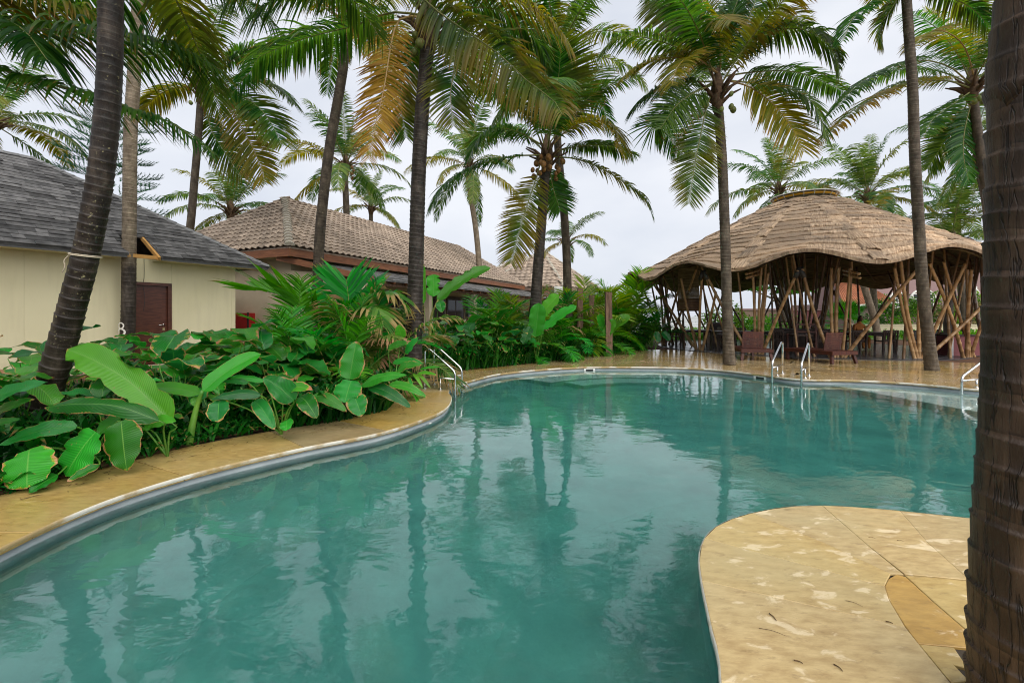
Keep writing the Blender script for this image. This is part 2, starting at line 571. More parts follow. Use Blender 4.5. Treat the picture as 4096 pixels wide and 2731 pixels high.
def bigleaf(name, c1, c2, edge=(0.36, 0.20, 0.08), edgew=0.024, gloss=0.3, trans=0.28, vein=26):
    """broad leaf: uv.x 0..1 across (midrib .5), uv.y 0..1 along"""
    g = NG(name)
    uv = g.n('UVMap').outputs[0]
    sx = g.n('SeparateXYZ')
    g.l(uv, sx.inputs[0])
    u = g.math('ABSOLUTE', g.math('SUBTRACT', sx.outputs[0], 0.5))
    v = sx.outputs[1]
    r = g.rand()
    w = g.math('SINE', g.math('MULTIPLY', g.math('SUBTRACT', v, g.math('MULTIPLY', u, 0.45)), vein * 6.283))
    col = g.mix(g.math('MULTIPLY_ADD', w, 0.22, 0.42), c1, c2)
    col = g.mix(g.ramp(g.noise(g.pos(), 5, 3), (0.35, 0.0), (0.75, 0.5)), col, c2)
    col = g.mix(g.ramp(u, (0.006, 0.75), (0.022, 0.0)), col, (0.09, 0.30, 0.045))
    # scorched margin, frayed inward along the veins
    d = g.math('MINIMUM', g.math('SUBTRACT', 0.5, u), g.math('MULTIPLY', g.math('SUBTRACT', 1.0, v), 0.9))
    nn = g.noise(g.pos(), 9, 4, 0.7)
    wd_ = g.math('MULTIPLY', g.math('MULTIPLY', g.math('POWER', g.math('FRACT', g.math('MULTIPLY', r, 9.1)), 1.3), edgew * 5.0), g.math('MULTIPLY_ADD', nn, 5.0, -2.05))
    em = g.math('SUBTRACT', wd_, d)
    m = g.ramp(g.math('MULTIPLY_ADD', em, 22, 0.5), (0.5, 0.0), (0.62, 1.0))
    em2 = g.math('SUBTRACT', g.math('MULTIPLY', wd_, 1.7), d)
    m2 = g.ramp(g.math('MULTIPLY_ADD', em2, 22, 0.5), (0.5, 0.0), (0.75, 0.6))
    col = g.mix(m2, col, (0.30, 0.27, 0.02))
    col = g.mix(m, col, edge)
    sp = g.math('MULTIPLY', g.ramp(g.noise(g.pos(), 42, 3, 0.6), (0.66, 0.0), (0.70, 0.8)), g.ramp(g.noise(g.pos(), 3, 2), (0.45, 0.0), (0.6, 1.0)))
    col = g.mix(sp, col, (0.20, 0.14, 0.04))
    hsv = g.n('HueSaturation')
    g.l(col, hsv.inputs['Color'])
    g.l(g.math('MULTIPLY_ADD', g.math('FRACT', g.math('MULTIPLY', r, 3.7)), -0.05, 0.512), hsv.inputs['Hue'])
    g.l(g.math('MULTIPLY_ADD', r, 0.75, 0.72), hsv.inputs['Value'])
    col = hsv.outputs[0]
    n = g.bump(g.math('ADD', w, g.math('MULTIPLY', nn, 0.6)), 0.22, 0.006)
    b = g.bsdf(col, gloss, n, 0.42)
    t = g.n('BsdfTranslucent')
    tcol = g.n('HueSaturation')
    g.l(col, tcol.inputs['Color'])
    tcol.inputs['Value'].default_value = 1.8
    g.l(tcol.outputs[0], t.inputs[0])
    ms = g.n('MixShader')
    ms.inputs[0].default_value = trans
    g.l(b, ms.inputs[1])
    g.l(t.outputs[0], ms.inputs[2])
    return g.done(ms.outputs[0])


bigleaf('calathea_leaf', (0.004, 0.095, 0.012), (0.022, 0.31, 0.022))
bigleaf('calathea_dark', (0.002, 0.055, 0.010), (0.010, 0.18, 0.018))
bigleaf('banana_leaf', (0.016, 0.19, 0.010), (0.05, 0.34, 0.02), edgew=0.012, trans=0.36, vein=40)
simple('stem_green', (0.05, 0.17, 0.02), (0.12, 0.26, 0.03), 6, 0.45, 0.1, 40, 0.3)
simple('stem_yellow', (0.17, 0.20, 0.04), (0.30, 0.28, 0.07), 5, 0.5, 0.1, 40, 0.2)
simple('rachis', (0.11, 0.14, 0.03), (0.24, 0.22, 0.07), 3, 0.5, 0, 40, 0.2)
simple('rachis_dry', (0.25, 0.15, 0.05), (0.36, 0.24, 0.09), 3, 0.6, 0, 40, 0.2)
simple('coconut_orange', (0.16, 0.075, 0.02), (0.28, 0.14, 0.04), 8, 0.5, 0.1, 20, 0.3)
simple('coconut_green', (0.08, 0.12, 0.02), (0.18, 0.19, 0.05), 8, 0.5, 0.1, 20, 0.3)
simple('fibre', (0.05, 0.03, 0.018), (0.14, 0.085, 0.045), 12, 0.9, 0.6, 60, 0.2, bd=0.02)


def trunk_mat(name, c1, c2, c3, ringscale=9.0, lichen=0.0, rough=0.7, crack=0.0, spec=0.3, pale_above=None):
    """uv.y = metres along the trunk, uv.x = turns round it"""
    g = NG(name)
    uv = g.n('UVMap').outputs[0]
    sx = g.n('SeparateXYZ')
    g.l(uv, sx.inputs[0])
    v = g.pos()
    wob = g.noise(v, 6, 3)
    ring = g.math('FRACT', g.math('MULTIPLY', g.math('MULTIPLY_ADD', wob, 0.05, sx.outputs[1]), ringscale))
    n1 = g.noise(g.pos((1, 1, 0.5)), 7, 6, 0.6)
    col = g.ramp(n1, (0.3, c1), (0.52, c2), (0.72, c3))
    if pale_above is not None:          # bark colour pale above this height, darker below
        sz = g.n('SeparateXYZ')
        g.l(v, sz.inputs[0])
        k = g.ramp(g.math('MULTIPLY_ADD', g.math('SUBTRACT', g.math('MULTIPLY_ADD', wob, 0.6, sz.outputs[2]), pale_above + 0.3), 1.2, 0.5), (0.2, 0.0), (0.8, 1.0))
        col = g.mix(k, col, g.ramp(n1, (0.3, (0.12, 0.09, 0.06)), (0.7, (0.30, 0.24, 0.17))))
    edge = g.ramp(ring, (0.0, 0.30), (0.10, 1.0), (0.85, 1.0), (0.96, 1.7))
    col = g.mix(0.75, col, edge, 'MULTIPLY')
    h = g.math('ADD', g.math('MULTIPLY', ring, 0.9), g.math('MULTIPLY', g.noise(g.pos((4, 4, 1)), 14, 5, 0.7), 0.6))
    if crack:
        wv = g.n('CombineXYZ')
        g.l(g.math('MULTIPLY_ADD', g.math('SUBTRACT', g.noise(g.pos((1, 1, 0.7)), 9, 4), 0.5), 0.035, sx.outputs[0]), wv.inputs[0])
        g.l(g.math('MULTIPLY_ADD', g.math('SUBTRACT', g.noise(g.pos(), 7, 4), 0.5), 0.05, sx.outputs[1]), wv.inputs[1])
        m = g.n('Mapping')
        m.inputs['Scale'].default_value = (24, 2.6, 1)
        g.l(wv.outputs[0], m.inputs[0])
        nv = g.noise(m.outputs[0], 1.0, 3, 0.5)
        ck = g.ramp(g.math('ABSOLUTE', g.math('SUBTRACT', nv, 0.5)), (0.004, 1.0), (0.022, 0.0))
        col = g.mix(g.math('MULTIPLY', g.ramp(nv, (0.5, 0.0), (0.7, 1.0)), 0.6), col, c3)
        col = g.mix(g.math('MULTIPLY', ck, crack), col, (0.012, 0.008, 0.006))
        h = g.math('SUBTRACT', h, g.math('MULTIPLY', ck, 0.8))
    if lichen:
        lm = g.ramp(g.noise(v, 24, 4, 0.7), (0.62, 0.0), (0.68, lichen))
        lm = g.math('MULTIPLY', lm, g.ramp(g.noise(v, 2.5, 2), (0.45, 0.0), (0.62, 1.0)))
        col = g.mix(lm, col, (0.42, 0.38, 0.20))
    hsv = g.n('HueSaturation')
    g.l(col, hsv.inputs['Color'])
    g.l(g.math('MULTIPLY_ADD', g.rand(), 0.2, 0.9), hsv.inputs['Value'])
    nb = g.bump(h, 0.55, 0.02)
    return g.done(g.bsdf(hsv.outputs[0], g.math('MULTIPLY_ADD', n1, 0.3, rough - 0.2), nb, spec))


trunk_mat('trunk_near', (0.009, 0.007, 0.005), (0.026, 0.019, 0.014), (0.075, 0.058, 0.043), 9.5, 0.8, 0.5)
trunk_mat('trunk_fore', (0.014, 0.009, 0.006), (0.042, 0.025, 0.015), (0.095, 0.060, 0.037), 7.0, 0.0, 0.55, 0.9)
trunk_mat('trunk_pale', (0.12, 0.09, 0.06), (0.21, 0.165, 0.115), (0.31, 0.25, 0.18), 11, 0.3, 0.75)
trunk_mat('trunk_dark', (0.014, 0.010, 0.008), (0.036, 0.029, 0.023), (0.085, 0.068, 0.055), 9, 0.3, 0.6)
trunk_mat('trunk_mid', (0.034, 0.025, 0.017), (0.080, 0.062, 0.043), (0.15, 0.118, 0.085), 10, 0.5, 0.75)
trunk_mat('trunk_twotone', (0.018, 0.013, 0.010), (0.048, 0.038, 0.030), (0.105, 0.085, 0.068), 9, 0.3, 0.65, pale_above=2.75)


# thatch, bamboo
def thatch_mat():
    g = NG('thatch')
    uv = g.n('UVMap').outputs[0]
    m = g.n('Mapping')
    m.inputs['Scale'].default_value = (60, 2.2, 1)
    g.l(uv, m.inputs[0])
    st = g.noise(m.outputs[0], 1.0, 6, 0.7)
    col = g.ramp(st, (0.30, (0.10, 0.060, 0.034)), (0.5, (0.37, 0.25, 0.155)), (0.70, (0.66, 0.50, 0.335)))
    col = g.mix(g.ramp(g.noise(g.pos(), 1.3, 4), (0.4, 0.0), (0.7, 0.5)), col, (0.15, 0.125, 0.10))
    hsv = g.n('HueSaturation')
    g.l(col, hsv.inputs['Color'])
    g.l(g.math('MULTIPLY_ADD', g.rand2(), 0.6, 0.72), hsv.inputs['Value'])
    return g.done(g.bsdf(hsv.outputs[0], 0.75, g.bump(st, 0.8, 0.02), 0.3))


thatch_mat()
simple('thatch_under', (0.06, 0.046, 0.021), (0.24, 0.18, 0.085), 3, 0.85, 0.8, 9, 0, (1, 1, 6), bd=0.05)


def bamboo_mat(name, c1, c2, c3):
    g = NG(name)
    v = g.pos((1, 1, 1), 'Object')
    f = g.noise(g.pos((1, 1, 0.3)), 5, 4)
    col = g.ramp(f, (0.3, c1), (0.55, c2), (0.8, c3))
    hsv = g.n('HueSaturation')
    g.l(col, hsv.inputs['Color'])
    g.l(g.math('MULTIPLY_ADD', g.rand(), 0.5, 0.75), hsv.inputs['Value'])
    return g.done(g.bsdf(hsv.outputs[0], 0.38, g.bump(f, 0.15, 0.01), 0.5))


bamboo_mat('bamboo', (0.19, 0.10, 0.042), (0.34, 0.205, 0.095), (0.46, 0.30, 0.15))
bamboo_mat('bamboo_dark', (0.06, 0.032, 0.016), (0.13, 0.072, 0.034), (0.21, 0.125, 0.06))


# water of the pool
def water_mat():
    g = NG('pool_water')
    n1 = g.noise(g.pos((1.0, 1.5, 1), rot=(0, 0, 0.35)), 2.2, 3, 0.5, 0.4)
    n2 = g.noise(g.pos((1.0, 1.3, 1), rot=(0, 0, -0.5)), 9, 3, 0.55, 0.8)
    calm = g.ramp(g.noise(g.pos(), 0.55, 2), (0.36, 0.12), (0.66, 1.0))
    h = g.math('ADD', n1, g.math('MULTIPLY', g.math('MULTIPLY', n2, 0.17), calm))
    nb = g.bump(h, 0.034, 0.16)
    b = g.n('BsdfPrincipled')
    b.inputs['Base Color'].default_value = (1, 1, 1, 1)
    b.inputs['Roughness'].default_value = 0.0
    b.inputs['IOR'].default_value = 1.58
    b.inputs['Transmission Weight'].default_value = 1.0
    g.l(nb, b.inputs['Normal'])
    va = g.n('VolumeAbsorption')
    va.inputs['Color'].default_value = (0.0, 0.82, 0.72, 1)
    va.inputs['Density'].default_value = 0.58
    g.l(va.outputs[0], g.out.inputs['Volume'])
    return g.done(b.outputs[0])


water_mat()


def sea_mat():
    g = NG('sea_water')
    n = g.noise(g.pos((0.02, 0.10, 1)), 1.0, 6, 0.6, 0.6)
    foam = g.ramp(g.noise(g.pos((0.012, 0.075, 1), loc=(3, 0.7, 0)), 1.0, 5, 0.6, 1.2), (0.56, 0.0), (0.62, 1.0))
    col = g.mix(foam, (0.20, 0.21, 0.18), (0.75, 0.76, 0.74))
    return g.done(g.bsdf(col, g.math('MULTIPLY_ADD', foam, 0.4, 0.35), g.bump(n, 0.6, 1.0), 0.5))


sea_mat()


def glass_mat():
    g = NG('window_glass')
    return g.done(g.bsdf((0.025, 0.03, 0.03), 0.06, None, 0.4))


glass_mat()

# ================================================================== THE SETTING
# ------------------------------------------------------------------ pool outline (metres, counter-clockwise seen from above)
edge_px = [(1676, 1568), (1650, 1440), (1625, 1330), (1620, 1270), (1640, 1225), (1690, 1195), (1780, 1172), (1870, 1164), (2000, 1170), (2230, 1193)]
pen = [tuple(GD(*q)[:2]) for q in edge_px]
right_far = [(4.3, 2.75), (5.8, 2.7), (7.6, 3.4), (9.2, 4.7), (10.4, 6.4), (10.2, 7.9)]
far_px = [(2246, 893), (2139, 883), (2039, 875.8), (1946, 871.8), (1837, 870), (1739, 858.5), (1650, 848.5), (1560, 843.5), (1464, 842), (1355, 842), (1250, 847), (1150, 857), (1095, 869), (1060, 879), (1034, 889), (1026, 900), (1033, 913), (1022, 935), (980, 957), (870, 992), (700, 1025), (480, 1075), (300, 1127), (160, 1179), (0, 1252)]
far = [tuple(GD(*q)[:2]) for q in far_px]
behind = [(-3.0, 1.7), (-2.85, 0.2), (-2.4, -1.4), (-1.5, -2.4), (-0.6, -1.9), (-0.25, -0.8), (0.02, 0.1), (0.45, 0.95)]
EDGE = closed_path(pen + right_far + far + behind, 0.10)
NE = len(EDGE)


def loop_normals(p):
    t = np.roll(p, -1, 0) - np.roll(p, 1, 0)
    t /= np.linalg.norm(t, axis=1, keepdims=True)
    return np.stack([t[:, 1], -t[:, 0]], 1)


area = 0.5 * np.sum(EDGE[:, 0] * np.roll(EDGE[:, 1], -1) - np.roll(EDGE[:, 0], -1) * EDGE[:, 1])
NRM = loop_normals(EDGE) * (1 if area > 0 else -1)       # points out of the pool


def offset(d, sm=1):
    n = NRM.copy()
    for _ in range(sm):
        n = (np.roll(n, 1, 0) + n * 2 + np.roll(n, -1, 0)) / 4
    n /= np.linalg.norm(n, axis=1, keepdims=True)
    return EDGE + n * d


def edge_index(x, y):
    return int(np.argmin((EDGE[:, 0] - x) ** 2 + (EDGE[:, 1] - y) ** 2))


WZ, FZ = -0.105, -1.25


def band(name, loops, mat, close=True, smooth=True):
    """ruled strips between closed loops given as (xy array, z)"""
    v, f = [], []
    n = len(loops[0][0])
    for xy, z in loops:
        v += [(q[0], q[1], z) for q in xy]
    for k in range(len(loops) - 1):
        for i in range(n):
            j = (i + 1) % n
            f.append((k * n + i, k * n + j, (k + 1) * n + j, (k + 1) * n + i))
    return newmesh(name, v, f, None, smooth)


def fill(name, loops_xyz, z):
    bm = bmesh.new()
    es = []
    for lp in loops_xyz:
        vs = [bm.verts.new((q[0], q[1], z)) for q in lp]
        es += [bm.edges.new((vs[i], vs[(i + 1) % len(vs)])) for i in range(len(vs))]
    bmesh.ops.triangle_fill(bm, use_beauty=True, use_dissolve=False, edges=es)
    for fc in bm.faces:
        if fc.normal.z < 0:
            fc.normal_flip()
    me = bpy.data.meshes.new(name)
    bm.to_mesh(me)
    bm.free()
    return me


# ground round the pool, reaching the shore; beach and sea beyond
SHORE = [(-150, -70), (150, -70), (150, 75), (34, 75), (24, 46), (17, 36), (11, 33.5), (4, 33), (-30, 36), (-150, 40)]
grd = struct(put('ground', fill('ground', [offset(0.06)[::2], SHORE], -0.02), MATS['soil']))
bx = []
for (x, y), (x2, y2) in zip(SHORE[2:], SHORE[3:]):
    pass
nS = len(SHORE)
v = [(x, y, -0.02) for x, y in SHORE] + [(x * 1.0, y + (12 if y > 0 else 0), -2.9) for x, y in SHORE] + [(x, y + (70 if y > 0 else 0), -3.4) for x, y in SHORE]
f = []
for i in range(2, nS - 1):
    for k in range(2):
        f.append((k * nS + i, k * nS + i + 1, (k + 1) * nS + i + 1, (k + 1) * nS + i))
struct(put('beach', newmesh('beach', v, f), MATS['sand']))
struct(put('sea', newmesh('sea', [(-4000, 40, -3), (4000, 40, -3), (4000, 6000, -3), (-4000, 6000, -3)], [(0, 1, 2, 3)]), MATS['sea_water']))
lawn_poly = [(12.5, 26.5), (17, 28.5), (25, 27), (40, 20), (60, 20), (60, 70), (35, 74), (25, 46), (18, 36), (11.5, 33), (4.5, 32.6), (3, 27)]
struct(put('lawn', fill('lawn', [lawn_poly], 0.0), MATS['lawn']))

# pool shell and water
shell = struct(put('pool_basin', band('pool_basin', [(EDGE, -0.45), (offset(-0.10, 4), -0.75), (offset(-0.32, 15), -1.0), (offset(-0.7, 40), -1.16), (offset(-1.2, 60), FZ)], None), MATS['pool_plaster']))
struct(put('pool_floor', fill('pool_floor', [offset(-1.1, 60)[::2]], FZ - 0.004), MATS['pool_plaster'])).parent = shell
put('pool_wall', band('pool_wall', [(offset(0.07), -0.055), (EDGE, -0.05), (EDGE, -0.25), (EDGE, -0.452)], None), MATS['pool_wall'], shell, world=True)
wm = fill('pool_water', [offset(0.02)], WZ)
bm = bmesh.new()
bm.from_mesh(wm)
ret = bmesh.ops.extrude_face_region(bm, geom=list(bm.faces))
vs = [e for e in ret['geom'] if isinstance(e, bmesh.types.BMVert)]
bmesh.ops.translate(bm, verts=vs, vec=(0, 0, FZ - 0.15 - WZ))
bmesh.ops.recalc_face_normals(bm, faces=bm.faces)
bm.to_mesh(wm)
bm.free()
water = struct(put('water', wm, MATS['pool_water']))


# underwater ledges
def ledge(name, pts, z):
    me = slab_mesh(name, [tuple(q) for q in pts], FZ, z, 0.02)
    ob = put(name, me, MATS['pool_floor'], shell, world=True)
    return ob


a0, a1 = edge_index(0.0, 11.6), edge_index(4.6, 12.7)
lo, hi = min(a0, a1), max(a0, a1)
inn = offset(0.03)


def arc_ledge(i0, i1, d, z, name):
    idx = [i % NE for i in range(i0, i1 + 1, 3)]
    inner = EDGE - NRM * d
    poly = [tuple(inn[i]) for i in idx] + [tuple(inner[i]) for i in idx[::-1]]
    ledge(name, poly, z)


arc_ledge(lo, hi, 1.25, -0.42, 'pool_step')
arc_ledge(lo + 6, hi - 6, 1.9, -0.72, 'pool_step')
b0, b1 = edge_index(7.9, 3.6), edge_index(7.1, 9.85)
ledge('pool_bench', [tuple(inn[i % NE]) for i in range(b0, b1 + 1, 3)], -0.30)

# ------------------------------------------------------------------ deck stones: rings that follow the pool
deck = struct(put('deck', band('deck', [(offset(0.05), -0.012), (offset(1.9, 40), -0.012)], None, smooth=False), MATS['grout']))
i_pen0, i_pen1 = edge_index(*pen[0]), edge_index(*pen[-1])


def ring_slabs(i0, i1, d0, d1, ln, mat, z=0.0, lip=0.0, sm=1, jit=0.1):
    i = i0
    o0, o1 = offset(d0, sm), offset(d1, sm)
    while i < i1:
        n = max(3, int(ln * rnd.uniform(1 - jit, 1 + jit) / 0.10))
        j = min(i + n, i1)
        idx = list(range(i, j + 1, 2))
        if idx[-1] != j:
            idx.append(j)
        A = [np.array(o0[k % NE]) for k in idx]
        B = [np.array(o1[k % NE]) for k in idx]
        # small joints
        A[0] = A[0] + (A[1] - A[0]) / np.linalg.norm(A[1] - A[0]) * 0.008
        B[0] = B[0] + (B[1] - B[0]) / np.linalg.norm(B[1] - B[0]) * 0.008
        poly = [tuple(q) for q in A] + [tuple(q) for q in B[::-1]]
        put('paving_stone', slab_mesh('paving_stone', poly, -0.045, z + rnd.uniform(-0.002, 0.001), 0.004), MATS[mat], deck, world=True)
        i = j


iA = edge_index(10.3, 6.2)
iB = edge_index(-1.06, 9.53)
iC = edge_index(-3.0, 1.7)
seq = sorted([('A', iA), ('B', iB), ('C', iC)], key=lambda q: q[1])
# far side: several rings; left side: the one wide coping course
ring_slabs(iA, iB, -0.03, 0.62, 0.95, 'stone_wet')
off = 0
for k in range(8):
    d0 = 0.628 + k * 0.78
    ring_slabs(iA + 4, iB - 8 - 0 * k, d0, d0 + 0.772, 1.25 if k % 2 else 1.0, 'stone_wet', -0.002, sm=20 + 12 * k)
ring_slabs(iB, iC, -0.03, 0.97, 1.05, 'stone_damp', sm=6)
ring_slabs(iB - 8, iB + 14, 0.81, 1.5, 0.8, 'stone_wet', -0.003, sm=10)

# white worn lip along the coping
lipv, lipf = [], []
prof = [(-0.033, -0.034), (-0.037, -0.024), (-0.038, -0.012), (-0.035, -0.002), (-0.029, 0.001)]
loops = [(EDGE + NRM * d, z) for d, z in prof]
put('coping_lip', band('coping_lip', loops, None), MATS['stone_lip'], deck, world=True)
put('coping_underside', band('coping_underside', [(EDGE - NRM * 0.036, -0.0325), (EDGE + NRM * 0.03, -0.0335)], None), MATS['stone_lip'], deck, world=True)


# ------------------------------------------------------------------ foreground peninsula: stones cut as in the photo
def Z7(x, y):
    q = G(2700 + x * 0.5935, 1900 + y * 0.5935)
    return (q.x, q.y)


def edge_arc(pa, pb):
    i, j = edge_index(*pa), edge_index(*pb)
    out = offset(-0.03)
    if i <= j:
        idx = list(range(i, j, 2)) + [j]
    else:
        idx = list(range(i, j, -2)) + [j]
    return [tuple(out[k % NE]) for k in idx]


island_mat = 'stone_dry'


def istone(poly, mat=None):
    put('paving_stone', slab_mesh('paving_stone', poly, -0.045, rnd.uniform(-0.0015, 0.001), 0.0035), MATS[mat or island_mat], deck, world=True)


E = {k: Z7(*q) for k, q in dict(j0=(372, 1400), j1=(235, 745), j2=(262, 425), j3=(600, 285), j4=(1040, 220), j5=(1500, 258), j6=(2400, 330)).items()}
c1, c2, c3, c4, c5 = Z7(1550, 1018), Z7(1412, 745), Z7(1468, 668), Z7(1545, 672), Z7(1985, 705)
cO = [Z7(1412, 745), Z7(1436, 695), Z7(1490, 664)]
jj = 0.004
istone(edge_arc(E['j1'], E['j2']) + [c2, Z7(1440, 835), c1])
istone(edge_arc(E['j2'], E['j3']) + [Z7(1000, 452), Z7(1452, 662), Z7(1436, 695), c2])
istone(edge_arc(E['j3'], E['j4']) + [Z7(1300, 470), Z7(1540, 664), Z7(1490, 662), Z7(1452, 662), Z7(1000, 452)])
istone(edge_arc(E['j4'], E['j5']) + [Z7(1700, 450), c5, Z7(1750, 682), Z7(1548, 664), Z7(1300, 470)])
istone(edge_arc(E['j5'], E['j6']) + [Z7(2420, 760), c5, Z7(1700, 450)])
istone([Z7(1490, 666), Z7(1556, 682), Z7(1740, 850), Z7(2010, 1082), Z7(2030, 1165), Z7(1640, 1131), Z7(1553, 1016), Z7(1440, 835), Z7(1414, 747), Z7(1438, 697)], 'stone_orange')
istone([Z7(1552, 672), Z7(1750, 686), Z7(1985, 710), Z7(2430, 770), Z7(2500, 1200), Z7(2036, 1167), Z7(2014, 1080), Z7(1744, 848)])
istone(edge_arc(tuple(pen[0]), E['j1']) + [c1, Z7(1640, 1131), Z7(1860, 1400)] + [tuple(Z7(1980, 1560))])
istone([Z7(1645, 1136), Z7(1880, 1158), Z7(1975, 1300), Z7(1880, 1275), Z7(1985, 1385), Z7(1866, 1398)])
near_edge = offset(-0.03)
i0 = edge_index(0.0, 0.1)
i1 = edge_index(*pen[0])
rng_ = range(i0, i1 + 1, 2) if i0 <= i1 else list(range(i0, NE, 2)) + list(range(0, i1 + 1, 2))
istone([tuple(near_edge[k]) for k in rng_] + [tuple(Z7(1976, 1566)), (1.9, 0.9), (1.2, 0.0)])
for (x0, y0, x1, y1) in ((1.95, 0.3, 3.2, 1.35), (2.5, 1.42, 3.9, 2.2), (3.25, 0.3, 4.6, 1.35), (4.0, 1.42, 5.4, 2.4), (1.3, -1.0, 2.6, 0.22), (2.65, -1.0, 4.2, 0.22), (5.45, 1.4, 6.8, 2.5)):
    istone([(x0, y0), (x1, y0), (x1, y1), (x0, y1)])
base_pts = [tuple(offset(0.05)[k % NE]) for k in range(i_pen0 - 30, i_pen1 + 16, 2)]
put('mortar_bed', fill('mortar_bed', [base_pts + [(7, 0.2), (5, -1.4), (0.4, -1.2)]], -0.0125), MATS['grout'], deck, world=True)

# ================================================================== BUILDINGS
class Frame:
    """building axes: s along the front, w out of the front, z up"""

    def __init__(s, o, ang):
        s.o = Vector((o[0], o[1], 0))
        s.u = Vector((math.sin(ang), math.cos(ang), 0))
        s.n = Vector((math.cos(ang), -math.sin(ang), 0))

    def __call__(s, a, w, z):
        return s.o + s.u * a + s.n * w + Vector((0, 0, z))

    def box(s, mb, a0, a1, w0, w1, z0, z1):
        c = [s(a, w, z) for z in (z0, z1) for a, w in ((a0, w0), (a1, w0), (a1, w1), (a0, w1))]
        return mb.add(c, [(0, 3, 2, 1), (4, 5, 6, 7), (0, 1, 5, 4), (1, 2, 6, 5), (2, 3, 7, 6), (3, 0, 4, 7)][:])

    def inv(s, p):
        d = Vector(p) - s.o
        return d.dot(s.u), d.dot(s.n), p[2]

    def on_w(s, x, y, w):
        """pixel -> (s, z) on the vertical plane at offset w"""
        r_ = Vector(((x - CX) / FPX, 1, -(y - HY) / FPX))
        c0 = Vector((0, 0, CAMH))
        t = ((s.o + s.n * w) - c0).dot(s.n) / r_.dot(s.n)
        return s.inv(c0 + r_ * t)


def poly_solid(mb, top, dz):
    """flat polygon with thickness: top points and the same lowered by dz"""
    n = len(top)
    a = len(mb.v)
    mb.v += [tuple(p) for p in top] + [(p[0], p[1], p[2] - dz) for p in top]
    mb.f.append(tuple(a + i for i in range(n)))
    mb.f.append(tuple(a + n + i for i in range(n - 1, -1, -1)))
    for i in range(n):
        k = (i + 1) % n
        mb.f.append((a + i, a + n + i, a + n + k, a + k))
    return mb


def split_pieces(pieces, name, mat, parent, limit=300, variants=None):
    """pieces = list of (verts, faces); the nearest `limit` become parts of their own, the rest one stuff part"""
    pieces.sort(key=lambda q: (Vector(np.mean(np.array(q[0]), axis=0)) - cam.location).length)
    for vv, ff in pieces[:limit]:
        put(name, newmesh(name, vv, ff), mat, parent, world=True)
    if len(pieces) > limit:
        mb = MB()
        for vv, ff in pieces[limit:]:
            mb.add(vv, ff)
        ob = put(name + '_field', mb.mesh(name + '_field'), mat, parent, world=True)
        ob['kind'] = 'stuff'


# ------------------------------------------------------------------ shingle-roofed house on the left
H1 = Frame((-9.4, 12.0), math.atan2(0.513, 0.858))
house1 = thing('shingle_house', 'cream panelled house with dark grey shingle roof and brown door, at the left', 'house', H1(0, 0, 0))
EZ1, SL1, EW1, ES1 = 2.93, 0.677, 0.6, 2.735
RUN1 = 4.18
# wall panels with open joints
doorA, doorB = -0.66, 0.36
cuts = [-14, -11.6, -9.2, -6.8, -4.4, -2.42, doorA]
for a, b in zip(cuts, cuts[1:]):
    mb = MB()
    H1.box(mb, a + 0.002, b - 0.002, -0.14, 0.0 + rnd.uniform(-0.003, 0.002), 0.0, 2.96)
    put('wall_panel', mb.mesh('wall_panel'), MATS['plaster_cream'], house1, world=True)
for a, b, z0, z1 in ((doorB, 1.93, 0, 2.96), (doorA, doorB, 2.285, 2.96)):
    mb = MB()
    H1.box(mb, a + 0.001, b - 0.003, -0.14, 0.001, z0, z1)
    put('wall_panel', mb.mesh('wall_panel'), MATS['plaster_cream'], house1, world=True)
mb = MB()
H1.box(mb, 1.93, 2.03, -0.2, 0.006, 0.0, 2.97)
put('corner_post', mb.mesh('corner_post'), MATS['plaster_cream'], house1, world=True)
mb = MB()
H1.box(mb, 1.9, 2.02, -7.0, -0.21, 0.0, 2.96)
H1.box(mb, -14, 1.9, -7.1, -6.98, 0.0, 2.96)
H1.box(mb, -14.1, -13.98, -7.0, -0.15, 0.0, 2.96)
put('wall', mb.mesh('wall'), MATS['plaster_cream'], house1, world=True)
mb = MB()
H1.box(mb, -14.05, 2.06, -0.3, 0.04, -0.05, 0.13)
put('plinth', mb.mesh('plinth'), MATS['plaster_tan'], house1, world=True)
# door
mb = MB()
H1.box(mb, doorA + 0.09, doorB - 0.09, -0.09, -0.045, 0.15, 2.20)
door = subparent(put('door', mb.mesh('door'), MATS['door_wood'], house1, world=True))
mb = MB()
H1.box(mb, doorA, doorA + 0.085, -0.12, 0.03, 0.13, 2.28)
H1.box(mb, doorB - 0.085, doorB, -0.12, 0.03, 0.13, 2.28)
H1.box(mb, doorA + 0.085, doorB - 0.085, -0.12, 0.03, 2.205, 2.28)
put('door_frame', mb.mesh('door_frame'), MATS['door_wood'], house1, world=True)
mb = MB()
hs = doorB - 0.17
mb.tube([H1(hs, -0.045, 1.17), H1(hs, 0.01, 1.17)], 0.011, 8)
mb.tube([H1(hs, 0.01, 1.17), H1(hs - 0.13, 0.012, 1.17)], 0.010, 8)
H1.box(mb, hs - 0.015, hs + 0.03, -0.046, -0.036, 1.14, 1.20)
ob = put('door_handle', mb.mesh('door_handle', True), MATS['steel'], door, world=True)
ob.matrix_parent_inverse = Matrix.Identity(4)
door.matrix_parent_inverse = PINV[house1.name]
mb = MB()
H1.box(mb, hs - 0.02, hs + 0.03, -0.046, -0.030, 1.02, 1.09)
put('lock', mb.mesh('lock'), MATS['brass'], door)


def roof1(a, r):
    return H1(a, EW1 - r, EZ1 + r * SL1)


